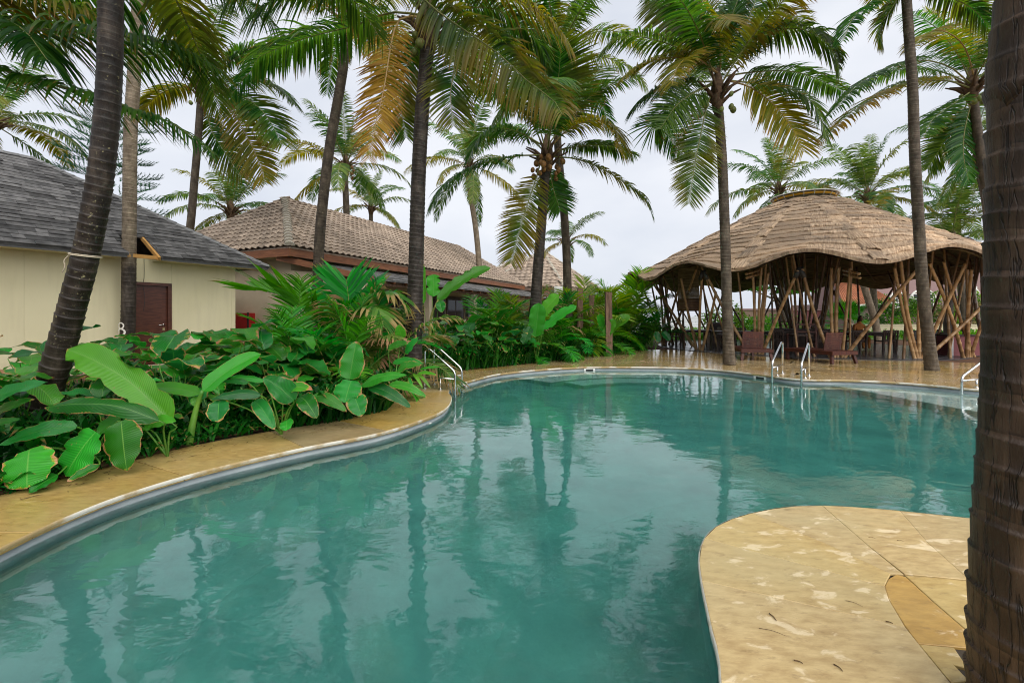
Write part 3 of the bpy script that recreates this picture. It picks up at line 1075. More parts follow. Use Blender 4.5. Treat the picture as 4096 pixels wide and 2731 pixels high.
def roof1_px(x, y):
    n_ = Vector((0, 0, 1)) + H1.n * SL1          # plane normal
    p0 = roof1(0, 0)
    r_ = Vector(((x - CX) / FPX, 1, -(y - HY) / FPX))
    c0 = Vector((0, 0, CAMH))
    t = (p0 - c0).dot(n_) / r_.dot(n_)
    q = H1.inv(c0 + r_ * t)
    return q[0], EW1 - q[1]


nb = [roof1_px(518, 1013), roof1_px(469, 931), roof1_px(576, 946), roof1_px(648, 1030)]
sL0, sL1 = nb[0][0], nb[1][0]
sR1, sR0 = nb[2][0], nb[3][0]
rT = (nb[1][1] + nb[2][1]) / 2
SW, RW = -14.5, ES1 - RUN1
mb = MB()
poly_solid(mb, [roof1(SW, 0), roof1(sL0, 0), roof1(sL1, rT), roof1(sR1, rT), roof1(sR0, 0), roof1(ES1, 0), roof1(RW, RUN1), roof1(SW, RUN1)], 0.05)
poly_solid(mb, [H1(ES1, EW1 - 0.002, EZ1), H1(ES1, EW1 - 2 * RUN1, EZ1), H1(RW, EW1 - RUN1, EZ1 + RUN1 * SL1)], 0.05)
poly_solid(mb, [H1(SW, EW1 - RUN1, EZ1 + RUN1 * SL1), H1(RW, EW1 - RUN1, EZ1 + RUN1 * SL1), H1(ES1, EW1 - 2 * RUN1, EZ1), H1(SW, EW1 - 2 * RUN1, EZ1)], 0.05)
roofA = subparent(put('roof', mb.mesh('roof'), MATS['shingle'], house1, world=True))
# eave board
mb = MB()
for a, b in ((SW, sL0 - 0.03), (sR0 + 0.03, ES1 - 0.02)):
    H1.box(mb, a, b, EW1 - 0.09, EW1 - 0.03, EZ1 - 0.10, EZ1 - 0.045)
put('eave_board', mb.mesh('eave_board'), MATS['shingle_edge'], house1, world=True)
mb = MB()
H1.box(mb, SW, sL0 - 0.04, -0.02, EW1 - 0.1, EZ1 - 0.09, EZ1 - 0.07)
H1.box(mb, sR0 + 0.04, ES1 - 0.02, -0.02, EW1 - 0.1, EZ1 - 0.09, EZ1 - 0.07)
put('soffit', mb.mesh('soffit'), MATS['plaster_cream'], house1, world=True)
# the bare rafters left in the cut-out for the palm
mb = MB()
mb.beam(roof1(sL0 - 0.05, 0.10) - Vector((0, 0, 0.11)), roof1(sR0 + 0.08, 0.10) - Vector((0, 0, 0.11)), 0.06, 0.09)
put('batten', mb.mesh('batten'), MATS['pine_wood'], house1, world=True)
mb = MB()
mb.beam(roof1(sR0 - 0.03, 0.02) - Vector((0, 0, 0.08)), roof1(sR1 - 0.02, rT + 0.1) - Vector((0, 0, 0.08)), 0.06, 0.09)
put('rafter', mb.mesh('rafter'), MATS['pine_wood'], house1, world=True)
# shingles
ca, sa = 1 / math.sqrt(1 + SL1 ** 2), SL1 / math.sqrt(1 + SL1 ** 2)
qd = (-H1.n) * ca + Vector((0, 0, sa))
nd_ = H1.n * sa + Vector((0, 0, ca))
pieces = []
ex = 0.19
rows = int(RUN1 / ca / ex)
for k in range(rows + 1):
    q0 = k * ex - 0.02
    a = -7.6 + rnd.uniform(0, 0.3)
    while a < ES1:
        wdt = rnd.choice((0.2, 0.28, 0.36, 0.46))
        b = a + wdt
        q1 = q0 + ex + 0.05
        lim0, lim1 = ES1 + 0.02 - q0 * ca, ES1 + 0.02 - q1 * ca
        if a < lim1 - 0.03:
            th = rnd.choice((0.010, 0.014, 0.024))
            skip = False
            rr = q0 * ca
            if rr < rT - 0.02:
                lft = sL0 + (sL1 - sL0) * max(rr, 0) / rT
                rgt = sR0 + (sR1 - sR0) * max(rr, 0) / rT
                if a < rgt and b > lft:
                    if a < lft - 0.06:
                        b2 = lft
                        seg = [(a, b2)]
                    elif b > rgt + 0.06:
                        seg = [(rgt, b)]
                    else:
                        seg = []
                else:
                    seg = [(a, b)]
            else:
                seg = [(a, b)]
            for a_, b_ in seg:
                b0_, b1_ = min(b_ - 0.003, lim0), min(b_ - 0.003, lim1)
                o_ = roof1(0, 0)
                pt = lambda aa, qq, h: tuple(o_ + H1.u * aa + qd * qq + nd_ * h)
                qv = q0 + rnd.uniform(-0.006, 0.006)
                pieces.append(([pt(a_, qv, 0.004), pt(b0_, qv, 0.004), pt(a_, qv, 0.006 + th), pt(b0_, qv, 0.006 + th), pt(b1_, q1, 0.004), pt(a_, q1, 0.004)],
                               [(0, 1, 3, 2), (2, 3, 4, 5), (0, 2, 5), (1, 4, 3)]))
        a = b
split_pieces(pieces, 'shingle', MATS['shingle'], roofA)
for ob in roofA.children:
    ob.matrix_parent_inverse = Matrix.Identity(4)
# hip and ridge caps
hip_a, hip_b = roof1(ES1, 0), roof1(RW, RUN1)
n = 26
me_ = None
for k in range(n):
    p = hip_a.lerp(hip_b, k / n)
    q = hip_a.lerp(hip_b, (k + 1.35) / n)
    t = unit(q - p)
    sd_ = unit(t.cross(Vector((0, 0, 1))))
    up = sd_.cross(t)
    wv = []
    for pp, h in ((p, 0.05), (q, 0.025)):
        wv += [pp + sd_ * 0.13 + up * (h - 0.07), pp + up * h, pp - sd_ * 0.13 + up * (h - 0.07)]
    put('hip_cap', newmesh('hip_cap', wv, [(0, 3, 4, 1), (1, 4, 5, 2), (0, 1, 2)]), MATS['shingle_edge'], roofA)
for k in range(22):
    p = roof1(RW - k * 0.3, RUN1)
    q = roof1(RW - (k + 1.3) * 0.3, RUN1)
    wv = []
    for pp, h in ((p, 0.05), (q, 0.03)):
        wv += [pp + H1.n * 0.13 + Vector((0, 0, h - 0.09)), pp + Vector((0, 0, h)), pp - H1.n * 0.13 + Vector((0, 0, h - 0.09))]
    put('ridge_cap', newmesh('ridge_cap', wv, [(0, 3, 4, 1), (1, 4, 5, 2), (0, 1, 2)]), MATS['shingle_edge'], roofA)
# loose cable down the wall from the cut-out
cs, cz = H1.on_w(576, 990, 0.02)[0], 2.9
pts = [H1(cs + 0.02 * math.sin(k * 1.3) * (k > 3), 0.02 + 0.015 * math.sin(k), 2.9 - k * 0.17) for k in range(9)]
put('cable', MB().tube(smooth_path(pts, 26), 0.005, 5).mesh('cable', True), MATS['cable'], house1, world=True)

# ------------------------------------------------------------------ tiled house in the middle
H2 = Frame((-7.33, 15.0), math.atan2(0.4037, 0.9149))
house2 = thing('tiled_house', 'long house with brown concrete roof tiles and a lean-to verandah along its front', 'house', H2(0, 0, 0))
EZ2, LEN2, HW2, EA, EB, RZ2 = 3.72, 20.6, 4.5, 3.55, 1.9, 6.53
rise = RZ2 - EZ2
mb = MB()
r0, r1 = H2(EA, -HW2, RZ2), H2(LEN2 - EB, -HW2, RZ2)
cA, cB, cC, cD = H2(0, 0, EZ2), H2(LEN2, 0, EZ2), H2(LEN2, -2 * HW2, EZ2), H2(0, -2 * HW2, EZ2)
for pl in ([cA, cB, r1, r0], [cA, r0, cD], [cD, r0, r1, cC], [cC, r1, cB]):
    poly_solid(mb, [p - Vector((0, 0, 0.03)) for p in pl], 0.04)
roofB = subparent(put('roof', mb.mesh('roof'), MATS['roof_tile'], house2, world=True))


def tile_piece(o, ax, up, nr, wid, ln, lift=0.05, h=0.062):
    """one rolled concrete tile: o = lower left corner; ax across, up the slope, nr normal"""
    prof = [(0.0, 0.0), (0.18, 0.0), (0.34, 0.45), (0.52, 0.95), (0.66, 1.0), (0.82, 0.62), (1.03, 0.0)]
    vv = []
    for q, lf in ((0, lift), (ln, 0.0)):
        for x_, z_ in prof:
            vv.append(o + ax * (x_ * wid) + up * q + nr * (lf + z_ * h))
    for x_, z_ in prof:
        vv.append(o + ax * (x_ * wid) + up * 0.004 + nr * (lift + z_ * h - 0.03))
    m = len(prof)
    ff = [(i, i + 1, m + i + 1, m + i) for i in range(m - 1)] + [(2 * m + i, 2 * m + i + 1, i + 1, i) for i in range(m - 1)]
    return [tuple(p) for p in vv], ff


def tile_slope(o, ax, width, upv, run, inside, wid=0.30, ln=0.34):
    nr = unit(ax.cross(upv))
    if nr.z < 0:
        nr = -nr
    L_ = upv.length
    up = upv / L_
    out = []
    for j in range(int(L_ / ln) + 1):
        for i in range(int(width / wid) + 1):
            a, q = i * wid, j * ln - 0.05
            if inside(a + wid / 2, (q + ln / 2) / L_):
                out.append(tile_piece(o + ax * a + up * (q + rnd.uniform(-0.005, 0.005)), ax, up, nr, wid, ln + 0.06))
    return out


front = tile_slope(cA, H2.u, LEN2, (r0 - H2(EA, 0, EZ2)), HW2, lambda a, t: EA * t - 0.05 < a < LEN2 - EB * t + 0.05 and t < 1.0)
endsl = tile_slope(cA, -H2.n, 2 * HW2, (r0 - H2(0, -HW2, EZ2)), EA, lambda a, t: HW2 * t - 0.05 < a < 2 * HW2 - HW2 * t + 0.05 and t < 1.0)
split_pieces(front + endsl, 'roof_tile', MATS['roof_tile'], roofB)


def cap_row(a, b, name, mat, parent, r=0.13, ln=0.33):
    L_ = (b - a).length
    t = (b - a) / L_
    sd_ = unit(t.cross(Vector((0, 0, 1))))
    up = sd_.cross(t)
    n_ = int(L_ / ln)
    for k in range(n_ + 1):
        vv = []
        for d, rr, h in ((k * ln - 0.03, r * 1.12, 0.055), ((k + 1) * ln + 0.03, r * 0.92, 0.02)):
            for i in range(7):
                th = pi * i / 6
                vv.append(a + t * d + sd_ * (rr * math.cos(th)) + up * (rr * 0.8 * math.sin(th) - 0.03 + h))
        ff = [(i, i + 1, 7 + i + 1, 7 + i) for i in range(6)] + [tuple(range(6, -1, -1))]
        put(name, newmesh(name, vv, ff, None, False), mat, parent)


cap_row(cA, r0, 'hip_cap', MATS['roof_tile_hip'], roofB, 0.15)
cap_row(r0, r1, 'ridge_cap', MATS['roof_tile'], roofB)
cap_row(cD, r0, 'hip_cap', MATS['roof_tile'], roofB)
cap_row(cB, r1, 'hip_cap', MATS['roof_tile'], roofB)
for ob in roofB.children:
    ob.matrix_parent_inverse = Matrix.Identity(4)
# fascia
for k, (a0, a1) in enumerate(((0.0, 3.8), (3.81, 9.0), (9.01, 15.0), (15.01, LEN2))):
    mb = MB()
    H2.box(mb, a0, a1, -0.07, -0.02, EZ2 - 0.33, EZ2 - 0.06)
    put('fascia_board', mb.mesh('fascia_board'), MATS['fascia_wood'], house2, world=True)
mb = MB()
H2.box(mb, 0.0, 0.05, -2 * HW2, -0.075, EZ2 - 0.33, EZ2 - 0.06)
put('fascia_board', mb.mesh('fascia_board'), MATS['fascia_wood'], house2, world=True)
mb = MB()
H2.box(mb, 0.55, 0.75, -2 * HW2 + 0.5, -0.6, 0, EZ2 - 0.2)
H2.box(mb, LEN2 - 0.75, LEN2 - 0.55, -2 * HW2 + 0.5, -0.6, 0, EZ2 - 0.2)
H2.box(mb, 0.55, LEN2 - 0.55, -2 * HW2 + 0.3, -2 * HW2 + 0.5, 0, EZ2 - 0.2)
put('wall', mb.mesh('wall'), MATS['plaster_tan'], house2, world=True)
mb = MB()
H2.box(mb, 0.75, LEN2 - 0.75, -0.8, -0.6, 0, EZ2 - 0.2)
put('wall', mb.mesh('wall'), MATS['plaster_tan'], house2, world=True)
mb = MB()
H2.box(mb, 0.1, LEN2 - 0.1, -2 * HW2 + 0.1, -0.1, EZ2 - 0.3, EZ2 - 0.26)
put('soffit', mb.mesh('soffit'), MATS['plaster_tan'], house2, world=True)
# dark timber doors along the verandah
for k in range(9):
    a = 2.6 + k * 2.0
    mb = MB()
    H2.box(mb, a, a + 1.85, -0.6, -0.55, 0.05, 2.5)
    d_ = subparent(put('verandah_door', mb.mesh('verandah_door'), MATS['dark_wood'], house2, world=True))
    for i in range(2):
        mb = MB()
        H2.box(mb, a + 0.12 + i * 0.85, a + 0.85 + i * 0.85, -0.55, -0.545, 0.3, 2.3)
        ob = put('pane', mb.mesh('pane'), MATS['window_glass'], d_)
# lean-to
TL, OL = (-0.58, 3.38), (2.25, 2.68)


def lean(a, k, dz=0.0):
    """point of the lean-to roof: k = 0 at the house, 1 at the outer edge"""
    return H2(a, TL[0] + (OL[0] - TL[0]) * k, TL[1] + (OL[1] - TL[1]) * k + dz)


mb = MB()
poly_solid(mb, [lean(0.15, 0), lean(1.38, 1), lean(LEN2 + 1.2, 1), lean(LEN2 + 1.2, 0)], 0.05)
leanto = subparent(put('verandah_roof', mb.mesh('verandah_roof'), MATS['slate_lean'], house2, world=True))
pieces = []
nr = unit((lean(1, 1) - lean(1, 0)).cross(H2.u))
nr = nr if nr.z > 0 else -nr
for j in range(15):
    k0, k1 = 1.0 - j / 14.0, 1.0 - (j + 1.25) / 14.0
    a = 0.15 + 1.23 * k0 + rnd.uniform(0, 0.1)
    while a < LEN2 + 1.0:
        b = a + rnd.choice((0.3, 0.45, 0.6))
        th = rnd.uniform(0.012, 0.03)
        pieces.append(([lean(a, k0) + nr * 0.004, lean(b - 0.01, k0) + nr * 0.004, lean(a, k0) + nr * th, lean(b - 0.01, k0) + nr * th, lean(b - 0.01, max(k1, 0)) + nr * 0.005, lean(a, max(k1, 0)) + nr * 0.005],
                       [(0, 1, 3, 2), (2, 3, 4, 5), (0, 2, 5), (1, 4, 3)]))
        a = b
split_pieces([([tuple(p) for p in vv], ff) for vv, ff in pieces], 'slate', MATS['slate_lean'], leanto)
for ob in leanto.children:
    ob.matrix_parent_inverse = Matrix.Identity(4)
mb = MB()
mb.beam(lean(0.1, -0.05, -0.02), lean(1.36, 1.02, -0.02), 0.05, 0.2)
put('barge_board', mb.mesh('barge_board'), MATS['fascia_wood'], house2, world=True)
mb = MB()
mb.beam(lean(1.5, 0.9, -0.16), lean(LEN2 + 1.1, 0.9, -0.16), 0.16, 0.2)
put('verandah_beam', mb.mesh('verandah_beam'), MATS['post_wood'], house2, world=True)
for k in range(24):
    a = 1.75 + k * 0.83
    mb = MB()
    mb.beam(lean(a, 0.05, -0.09), lean(a, 1.0, -0.09), 0.06, 0.08)
    put('rafter', mb.mesh('rafter'), MATS['fascia_wood'], house2, world=True)
for a in (5.1, 9.0, 12.9, 16.8, 20.6):
    mb = MB()
    H2.box(mb, a, a + 0.26, 1.75, 2.01, 0, 2.5)
    put('column', mb.mesh('column'), MATS['plaster_tan'], house2, world=True)
# curved end wall of the verandah, running out to the pillar
prof = [(0.0, 2.98), (0.15, 2.95), (0.35, 2.93), (0.5, 2.85), (0.6, 2.68), (0.68, 2.5), (0.76, 2.43), (0.86, 2.43), (0.9, 2.55), (0.95, 2.64), (1.0, 2.62)]
fr, bk = [], []
for k, z in prof:
    fr.append(H2(0.52 + 0.75 * k, -0.6 + 2.65 * k, z))
    bk.append(H2(0.72 + 0.75 * k, -0.6 + 2.65 * k, z))
n = len(prof)
dn = [Vector((p.x, p.y, 0)) for p in fr]
dnb = [Vector((p.x, p.y, 0)) for p in bk]
vv = fr + bk + dn + dnb
ff = []
for i in range(n - 1):
    ff += [(i, i + 1, n + i + 1, n + i), (2 * n + i, 2 * n + i + 1, i + 1, i), (n + i, n + i + 1, 3 * n + i + 1, 3 * n + i)]
ff += [(n - 1, 2 * n + n - 1, 3 * n + n - 1, 2 * n - 1), (0, n, 3 * n, 2 * n)]
put('verandah_wall', newmesh('verandah_wall', vv, ff), MATS['plaster_tan'], house2, world=True)
mb = MB()
H2.box(mb, 0.75, LEN2 + 0.5, -0.6, 2.1, -0.03, 0.04)
put('verandah_floor', mb.mesh('verandah_floor'), MATS['plaster_tan'], house2, world=True)


# red fire-hose box on the end wall
def on_plane_s(fr_, x, y, s_):
    r_ = Vector(((x - CX) / FPX, 1, -(y - HY) / FPX))
    c0 = Vector((0, 0, CAMH))
    t = ((fr_.o + fr_.u * s_) - c0).dot(fr_.u) / r_.dot(fr_.u)
    return fr_.inv(c0 + r_ * t)


q0_ = on_plane_s(H2, 952, 1252, 0.45)
q1_ = on_plane_s(H2, 1010, 1318, 0.45)
fb = thing('fire_hose_cabinet', 'red metal fire hose cabinet on the tan wall between the two houses', 'cabinet', H2(0.5, q0_[1], q1_[2]))
wa, wb, za, zb = q0_[1], q1_[1], q1_[2] - 0.15, q0_[2]
mb = MB()
H2.box(mb, 0.30, 0.548, min(wa, wb) - 0.25, max(wa, wb), za, zb)
put('case', mb.mesh('case'), MATS['red_paint'], fb, world=True)
mb = MB()
H2.box(mb, 0.285, 0.297, min(wa, wb) - 0.22, max(wa, wb) - 0.08, za + 0.05, zb - 0.05)
put('door', mb.mesh('door'), MATS['red_paint'], fb, world=True)
mb = MB()
H2.box(mb, 0.28, 0.295, max(wa, wb) - 0.06, max(wa, wb) + 0.02, za - 0.02, zb + 0.02)
put('hinge_side', mb.mesh('hinge_side'), MATS['black_metal'], fb, world=True)


# ------------------------------------------------------------------ far tiled house with two hipped roofs
def hip_house(name, label, corners, peak, ez, wallin, tile_faces, wid=0.42, ln=0.42):
    cen = sum((Vector((*c, 0)) for c in corners), Vector()) / 4
    t_ = thing(name, label, 'house', cen)
    cs_ = [Vector((*c, ez)) for c in corners]
    mb = MB()
    for i in range(4):
        poly_solid(mb, [cs_[i] - Vector((0, 0, 0.03)), cs_[(i + 1) % 4] - Vector((0, 0, 0.03)), peak - Vector((0, 0, 0.03))], 0.06)
    rf = subparent(put('roof', mb.mesh('roof'), MATS['roof_tile'], t_, world=True))
    allp = []
    for i in tile_faces:
        a, b = cs_[i], cs_[(i + 1) % 4]
        ax = unit(b - a)
        k = (peak - a).dot(ax)
        wdt = (b - a).length
        upv = peak - (a + ax * k)
        allp += tile_slope(a, ax, wdt, upv, 1, lambda x_, t, k=k, wdt=wdt: k * t - 0.1 < x_ < wdt - (wdt - k) * t + 0.1 and t < 1, wid, ln)
    split_pieces(allp, 'roof_tile', MATS['roof_tile'], rf)
    for i in range(4):
        cap_row(cs_[i], peak, 'hip_cap', MATS['roof_tile_hip'], rf, 0.14, 0.45)
    for ob in rf.children:
        ob.matrix_parent_inverse = Matrix.Identity(4)
    mb = MB()
    w_ = [cen.lerp(Vector((*c, 0)), wallin) for c in corners]
    for i in range(4):
        p, q = w_[i], w_[(i + 1) % 4]
        mb.beam(p + Vector((0, 0, ez / 2)), q + Vector((0, 0, ez / 2)), 0.2, ez)
    put('wall', mb.mesh('wall'), MATS['plaster_tan'], t_, world=True)
    mb = MB()
    for i in (0, 1, 3):
        p, q = cs_[i], cs_[(i + 1) % 4]
        mb.beam(p + Vector((0, 0, -0.18)) + (cen - p).normalized() * 0.1 * 0, q + Vector((0, 0, -0.18)), 0.05, 0.2)
    put('fascia_board', mb.mesh('fascia_board'), MATS['plaster_brown'], t_, world=True)
    return t_


hip_house('far_tiled_house', 'small far house with a pointed brown tiled roof behind the two leaning palms', [(-2.6, 35.6), (3.9, 34.0), (7.6, 38.6), (0.6, 41.5)], P(2171, 1003, 38), 3.64, 0.82, (0, 1))
hip_house('far_tiled_wing', 'lower brown tiled roof wing just left of the pointed far roof', [(-4.5, 41), (2.2, 42.5), (3.5, 49), (-4, 49)], P(2100, 1018, 45), 4.2, 0.85, (0,), 0.5, 0.5)
ac = P(2232, 1165, 33.6)
mb = MB()
mb.box((ac.x - 0.3, 33.2, ac.z - 0.4), (ac.x + 0.3, 33.5, ac.z + 0.35))
tag(put('air_conditioner', mb.mesh('air_conditioner'), MATS['white_plastic']), 'white outdoor air conditioner unit on the far house wall under its eave', 'air conditioner')

# ================================================================== BAMBOO PAVILION
PC = Vector((13.15, 20.5, 0))
pc_ = -Vector((PC.x, PC.y, 0)).normalized()
pr_ = Vector((-pc_.y, pc_.x, 0))
if pr_.x < 0:
    pr_ = -pr_
SCAL = 13
PR, PR0, PZ0, PZE = 7.85, 1.15, 6.5, 3.02


def roofz(rho, phi):
    k = max(0.0, min(1.0, (rho - PR0) / (PR - PR0)))
    z = PZ0 + (PZE - PZ0) * (k ** 1.08)
    return z + 0.23 * math.cos(phi * SCAL) * k ** 9 + 0.05 * math.sin(phi * 2 + 1) * k + 0.10 * k ** 14


def rfac(phi):
    """the plan is not quite round: it draws in toward the right"""
    a = (phi + pi) % (2 * pi) - pi
    return 1.0 - 0.20 * math.exp(-((a - R(95)) / R(50)) ** 2)


def pol(rho, phi, z=None):
    d = pc_ * math.cos(phi) + pr_ * math.sin(phi)
    q = PC + d * ((PR0 + (rho - PR0) * rfac(phi)) if rho > PR0 and z is None else rho)
    q.z = roofz(rho, phi) if z is None else z
    return q


pav = thing('bamboo_pavilion', 'large open pavilion with wavy thatched roof carried on slanting bamboo poles', 'pavilion', PC)
# dark stone floor
fl = [tuple(pol(6.25 + 0.0 * k, 2 * pi * k / 64)[:2]) for k in range(64)]
floor_ = put('floor', slab_mesh('floor', fl, -0.03, 0.015, 0.01), MATS['black_floor'], pav, world=True)
subparent(floor_)
T_ = 0.9
for i in range(-7, 8):
    for j in range(-7, 8):
        a, b = i * T_, j * T_
        cs_ = [(a, b), (a + T_ - 0.006, b), (a + T_ - 0.006, b + T_ - 0.006), (a, b + T_ - 0.006)]
        if max(math.hypot(*c) for c in cs_) < 6.2:
            rot = [(PC.x + x * 0.94 - y * 0.34, PC.y + x * 0.34 + y * 0.94) for x, y in cs_]
            put('floor_tile', slab_mesh('floor_tile', rot, 0.0, 0.021 + rnd.uniform(-0.001, 0.001), 0.003), MATS['black_floor'], floor_)
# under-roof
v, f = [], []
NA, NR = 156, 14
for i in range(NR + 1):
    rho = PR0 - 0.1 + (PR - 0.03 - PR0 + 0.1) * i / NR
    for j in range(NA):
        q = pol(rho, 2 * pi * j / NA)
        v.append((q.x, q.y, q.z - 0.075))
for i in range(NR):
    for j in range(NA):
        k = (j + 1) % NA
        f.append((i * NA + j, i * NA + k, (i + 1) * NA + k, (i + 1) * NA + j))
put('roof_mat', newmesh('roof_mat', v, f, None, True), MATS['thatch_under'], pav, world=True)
# thatch panels in courses
front_p, back_p = [], []
rows = 17
SEC = 26
for i in range(rows):
    ra = PR0 + (PR - PR0) * i / rows
    rb = PR0 + (PR - PR0) * (i + 1) / rows + 0.08
    shift = 0.5 * (i % 2) * 0.3
    for s_ in range(SEC):
        dj = rnd.uniform(-0.045, 0.045) if 0 < i < rows - 1 else 0.0
        p0 = 2 * pi * (s_ + shift) / SEC
        p1 = 2 * pi * (s_ + 1.03 + shift) / SEC
        n_ = 9
        vv, uvs, ff = [], [], []
        jr = [rnd.uniform(-0.06, 0.05) for _ in range(n_ + 1)]
        bow = rnd.uniform(-0.04, 0.05)
        lift = rnd.uniform(0.05, 0.085)
        for q in range(n_ + 1):
            ph = p0 + (p1 - p0) * q / n_
            edge_j = jr[q] + bow * math.sin(pi * q / n_)
            for kk, (rho, dz) in enumerate(((ra, 0.012), (rb - 0.06 + dj, lift), (rb + dj + edge_j, lift - 0.012), (rb + dj + edge_j - 0.015, -0.035))):
                w_ = pol(rho, ph)
                vv.append((w_.x, w_.y, roofz(min(rho, PR + 0.05), ph) + dz))
                uvs.append((ph * max(rho, 2.0) * 0.35 + s_ * 3.1, rho + i * 0.37))
        for q in range(n_):
            for kk in range(3):
                ff.append((q * 4 + kk, q * 4 + kk + 1, q * 4 + kk + 5, q * 4 + kk + 4))
        mid = (p0 + p1) / 2
        dst = (front_p if math.cos(mid) > -0.05 else back_p)
        dst.append((vv, ff, uvs))
for vv, ff, uvs in front_p:
    put('thatch_panel', newmesh('thatch_panel', vv, ff, uvs), MATS['thatch'], pav, world=True)
V, F, U = [], [], []
for vv, ff, uvs in back_p:
    n0 = len(V)
    V += vv
    U += uvs
    F += [tuple(a + n0 for a in q) for q in ff]
ob = put('thatch_field', newmesh('thatch_field', V, F, U), MATS['thatch'], pav, world=True)
ob['kind'] = 'stuff'
# narrow covers laid over the ribs, top to eave
for k in range(SCAL):
    ph0 = 2 * pi * (k + 0.5) / SCAL
    for q in range(9):
        ra = PR0 + (PR - PR0) * q / 9
        rb = PR0 + (PR - PR0) * (q + 1) / 9 + 0.12
        vv, uvs, ff = [], [], []
        lf = rnd.uniform(0.10, 0.14)
        wj = rnd.uniform(0.20, 0.28)
        for m_, (rho, dz) in enumerate(((ra, 0.06), (rb - 0.08, lf), (rb, lf - 0.02), (rb - 0.01, lf - 0.07))):
            rho = min(rho, PR + 0.03)
            for c_ in range(5):
                ph = ph0 + (c_ - 2) / 2 * wj / rho + rnd.uniform(-0.01, 0.01)
                w_ = pol(rho + (rnd.uniform(-0.05, 0.05) if m_ >= 2 else 0), ph)
                vv.append((w_.x, w_.y, roofz(rho, ph) + dz * (1.0 if 0 < c_ < 4 else 0.45)))
                uvs.append((ph * 2.6 + q * 1.7, rho))
        for m_ in range(3):
            for c_ in range(4):
                ff.append((m_ * 5 + c_, m_ * 5 + c_ + 1, m_ * 5 + c_ + 6, m_ * 5 + c_ + 5))
        put('rib_cover', newmesh('rib_cover', vv, ff, uvs), MATS['thatch'], pav, world=True)
# top ring: clear skylight rim with a yellow bamboo hoop
mb = MB()
ring = [pol(PR0 + 0.02, 2 * pi * k / 40, PZ0 + 0.18) for k in range(41)]
mb.tube(ring, 0.05, 8, False)
put('ring_hoop', mb.mesh('ring_hoop', True), MATS['yellow_paint'], pav, world=True)
mb = MB()
ring = [pol(PR0 + 0.16, 2 * pi * k / 40, PZ0 + 0.26) for k in range(41)]
mb.tube(ring, 0.02, 6, False)
for k in range(20):
    a = 2 * pi * k / 20
    mb.tube([pol(PR0 - 0.05, a, PZ0 - 0.02), pol(PR0 + 0.16, a, PZ0 + 0.26)], 0.013, 5)
put('ring_frame', mb.mesh('ring_frame', True), MATS['white_plastic'], pav, world=True)
v = [tuple(pol(PR0 + 0.15, 2 * pi * k / 40, PZ0 + 0.27)) for k in range(40)] + [tuple(PC + Vector((0, 0, PZ0 + 0.42)))]
put('skylight', newmesh('skylight', v, [(k, (k + 1) % 40, 40) for k in range(40)], None, True), MATS['white_panel'], pav, world=True)


def bamboo_mesh(L_, r, seed, bend=0.02):
    rr = random.Random(seed)
    pts, rad = [], []
    z = 0.0
    bx, by = rr.uniform(-bend, bend), rr.uniform(-bend, bend)
    ps = []
    while z < L_:
        ln = rr.uniform(0.26, 0.36)
        for d, k in ((0.0, 1.16), (0.018, 1.0), (ln * 0.5, 0.97), (ln - 0.018, 1.0)):
            if z + d < L_:
                ps.append((z + d, k))
        z += ln
    ps.append((L_, 1.0))
    for zz, k in ps:
        t = zz / L_
        pts.append((bx * math.sin(pi * t) * L_, by * math.sin(pi * t) * L_, zz))
        rad.append(r * k * (1.08 - 0.22 * t))
    vv, ff = tube(pts, rad, 8)
    return newmesh('bamboo_pole', vv, ff, None, True)


BAMB = {}


def pole(a, b, r=0.055, mat='bamboo'):
    a, b = Vector(a), Vector(b)
    L_ = round((b - a).length * 2) / 2 + 0.0
    L_ = max(L_, 0.5)
    key = (L_, rnd.randrange(3), mat)
    if key not in BAMB:
        BAMB[key] = bamboo_mesh(L_, 0.055, hash(key[:2]) & 0xffff, 0.018)
        BAMB[key].materials.append(MATS[mat])
    ob = put('bamboo_pole', BAMB[key], None, pav)
    q = (b - a).to_track_quat('Z', 'Y')
    M = Matrix.Translation(a) @ q.to_matrix().to_4x4() @ Matrix.Diagonal((r / 0.055, r / 0.055, (b - a).length / L_, 1))
    ob.matrix_parent_inverse = PINV[pav.name]
    ob.matrix_basis = M
    return ob


def top_at(x, y, rho):
    """pixel -> near intersection with the upright cylinder of radius rho about the pavilion's axis"""
    dx, dy = (x - CX) / FPX, 1.0
    a = dx * dx + dy * dy
    b = -2 * (dx * PC.x + dy * PC.y)
    c = PC.x ** 2 + PC.y ** 2 - rho ** 2
    disc = max(b * b - 4 * a * c, 0)
    Y = (-b - math.sqrt(disc)) / (2 * a)
    q = P(x, y, Y)
    d = Vector((q.x, q.y, 0)) - PC
    ph = math.atan2(d.dot(pr_), d.dot(pc_))
    q.z = min(q.z, roofz(PR0 + (rho - PR0) / rfac(ph), ph) - 0.10)
    return q


def base_at(x, rho=5.6):
    q = top_at(x, HY + 100, rho)
    return Vector((q.x, q.y, 0.02))


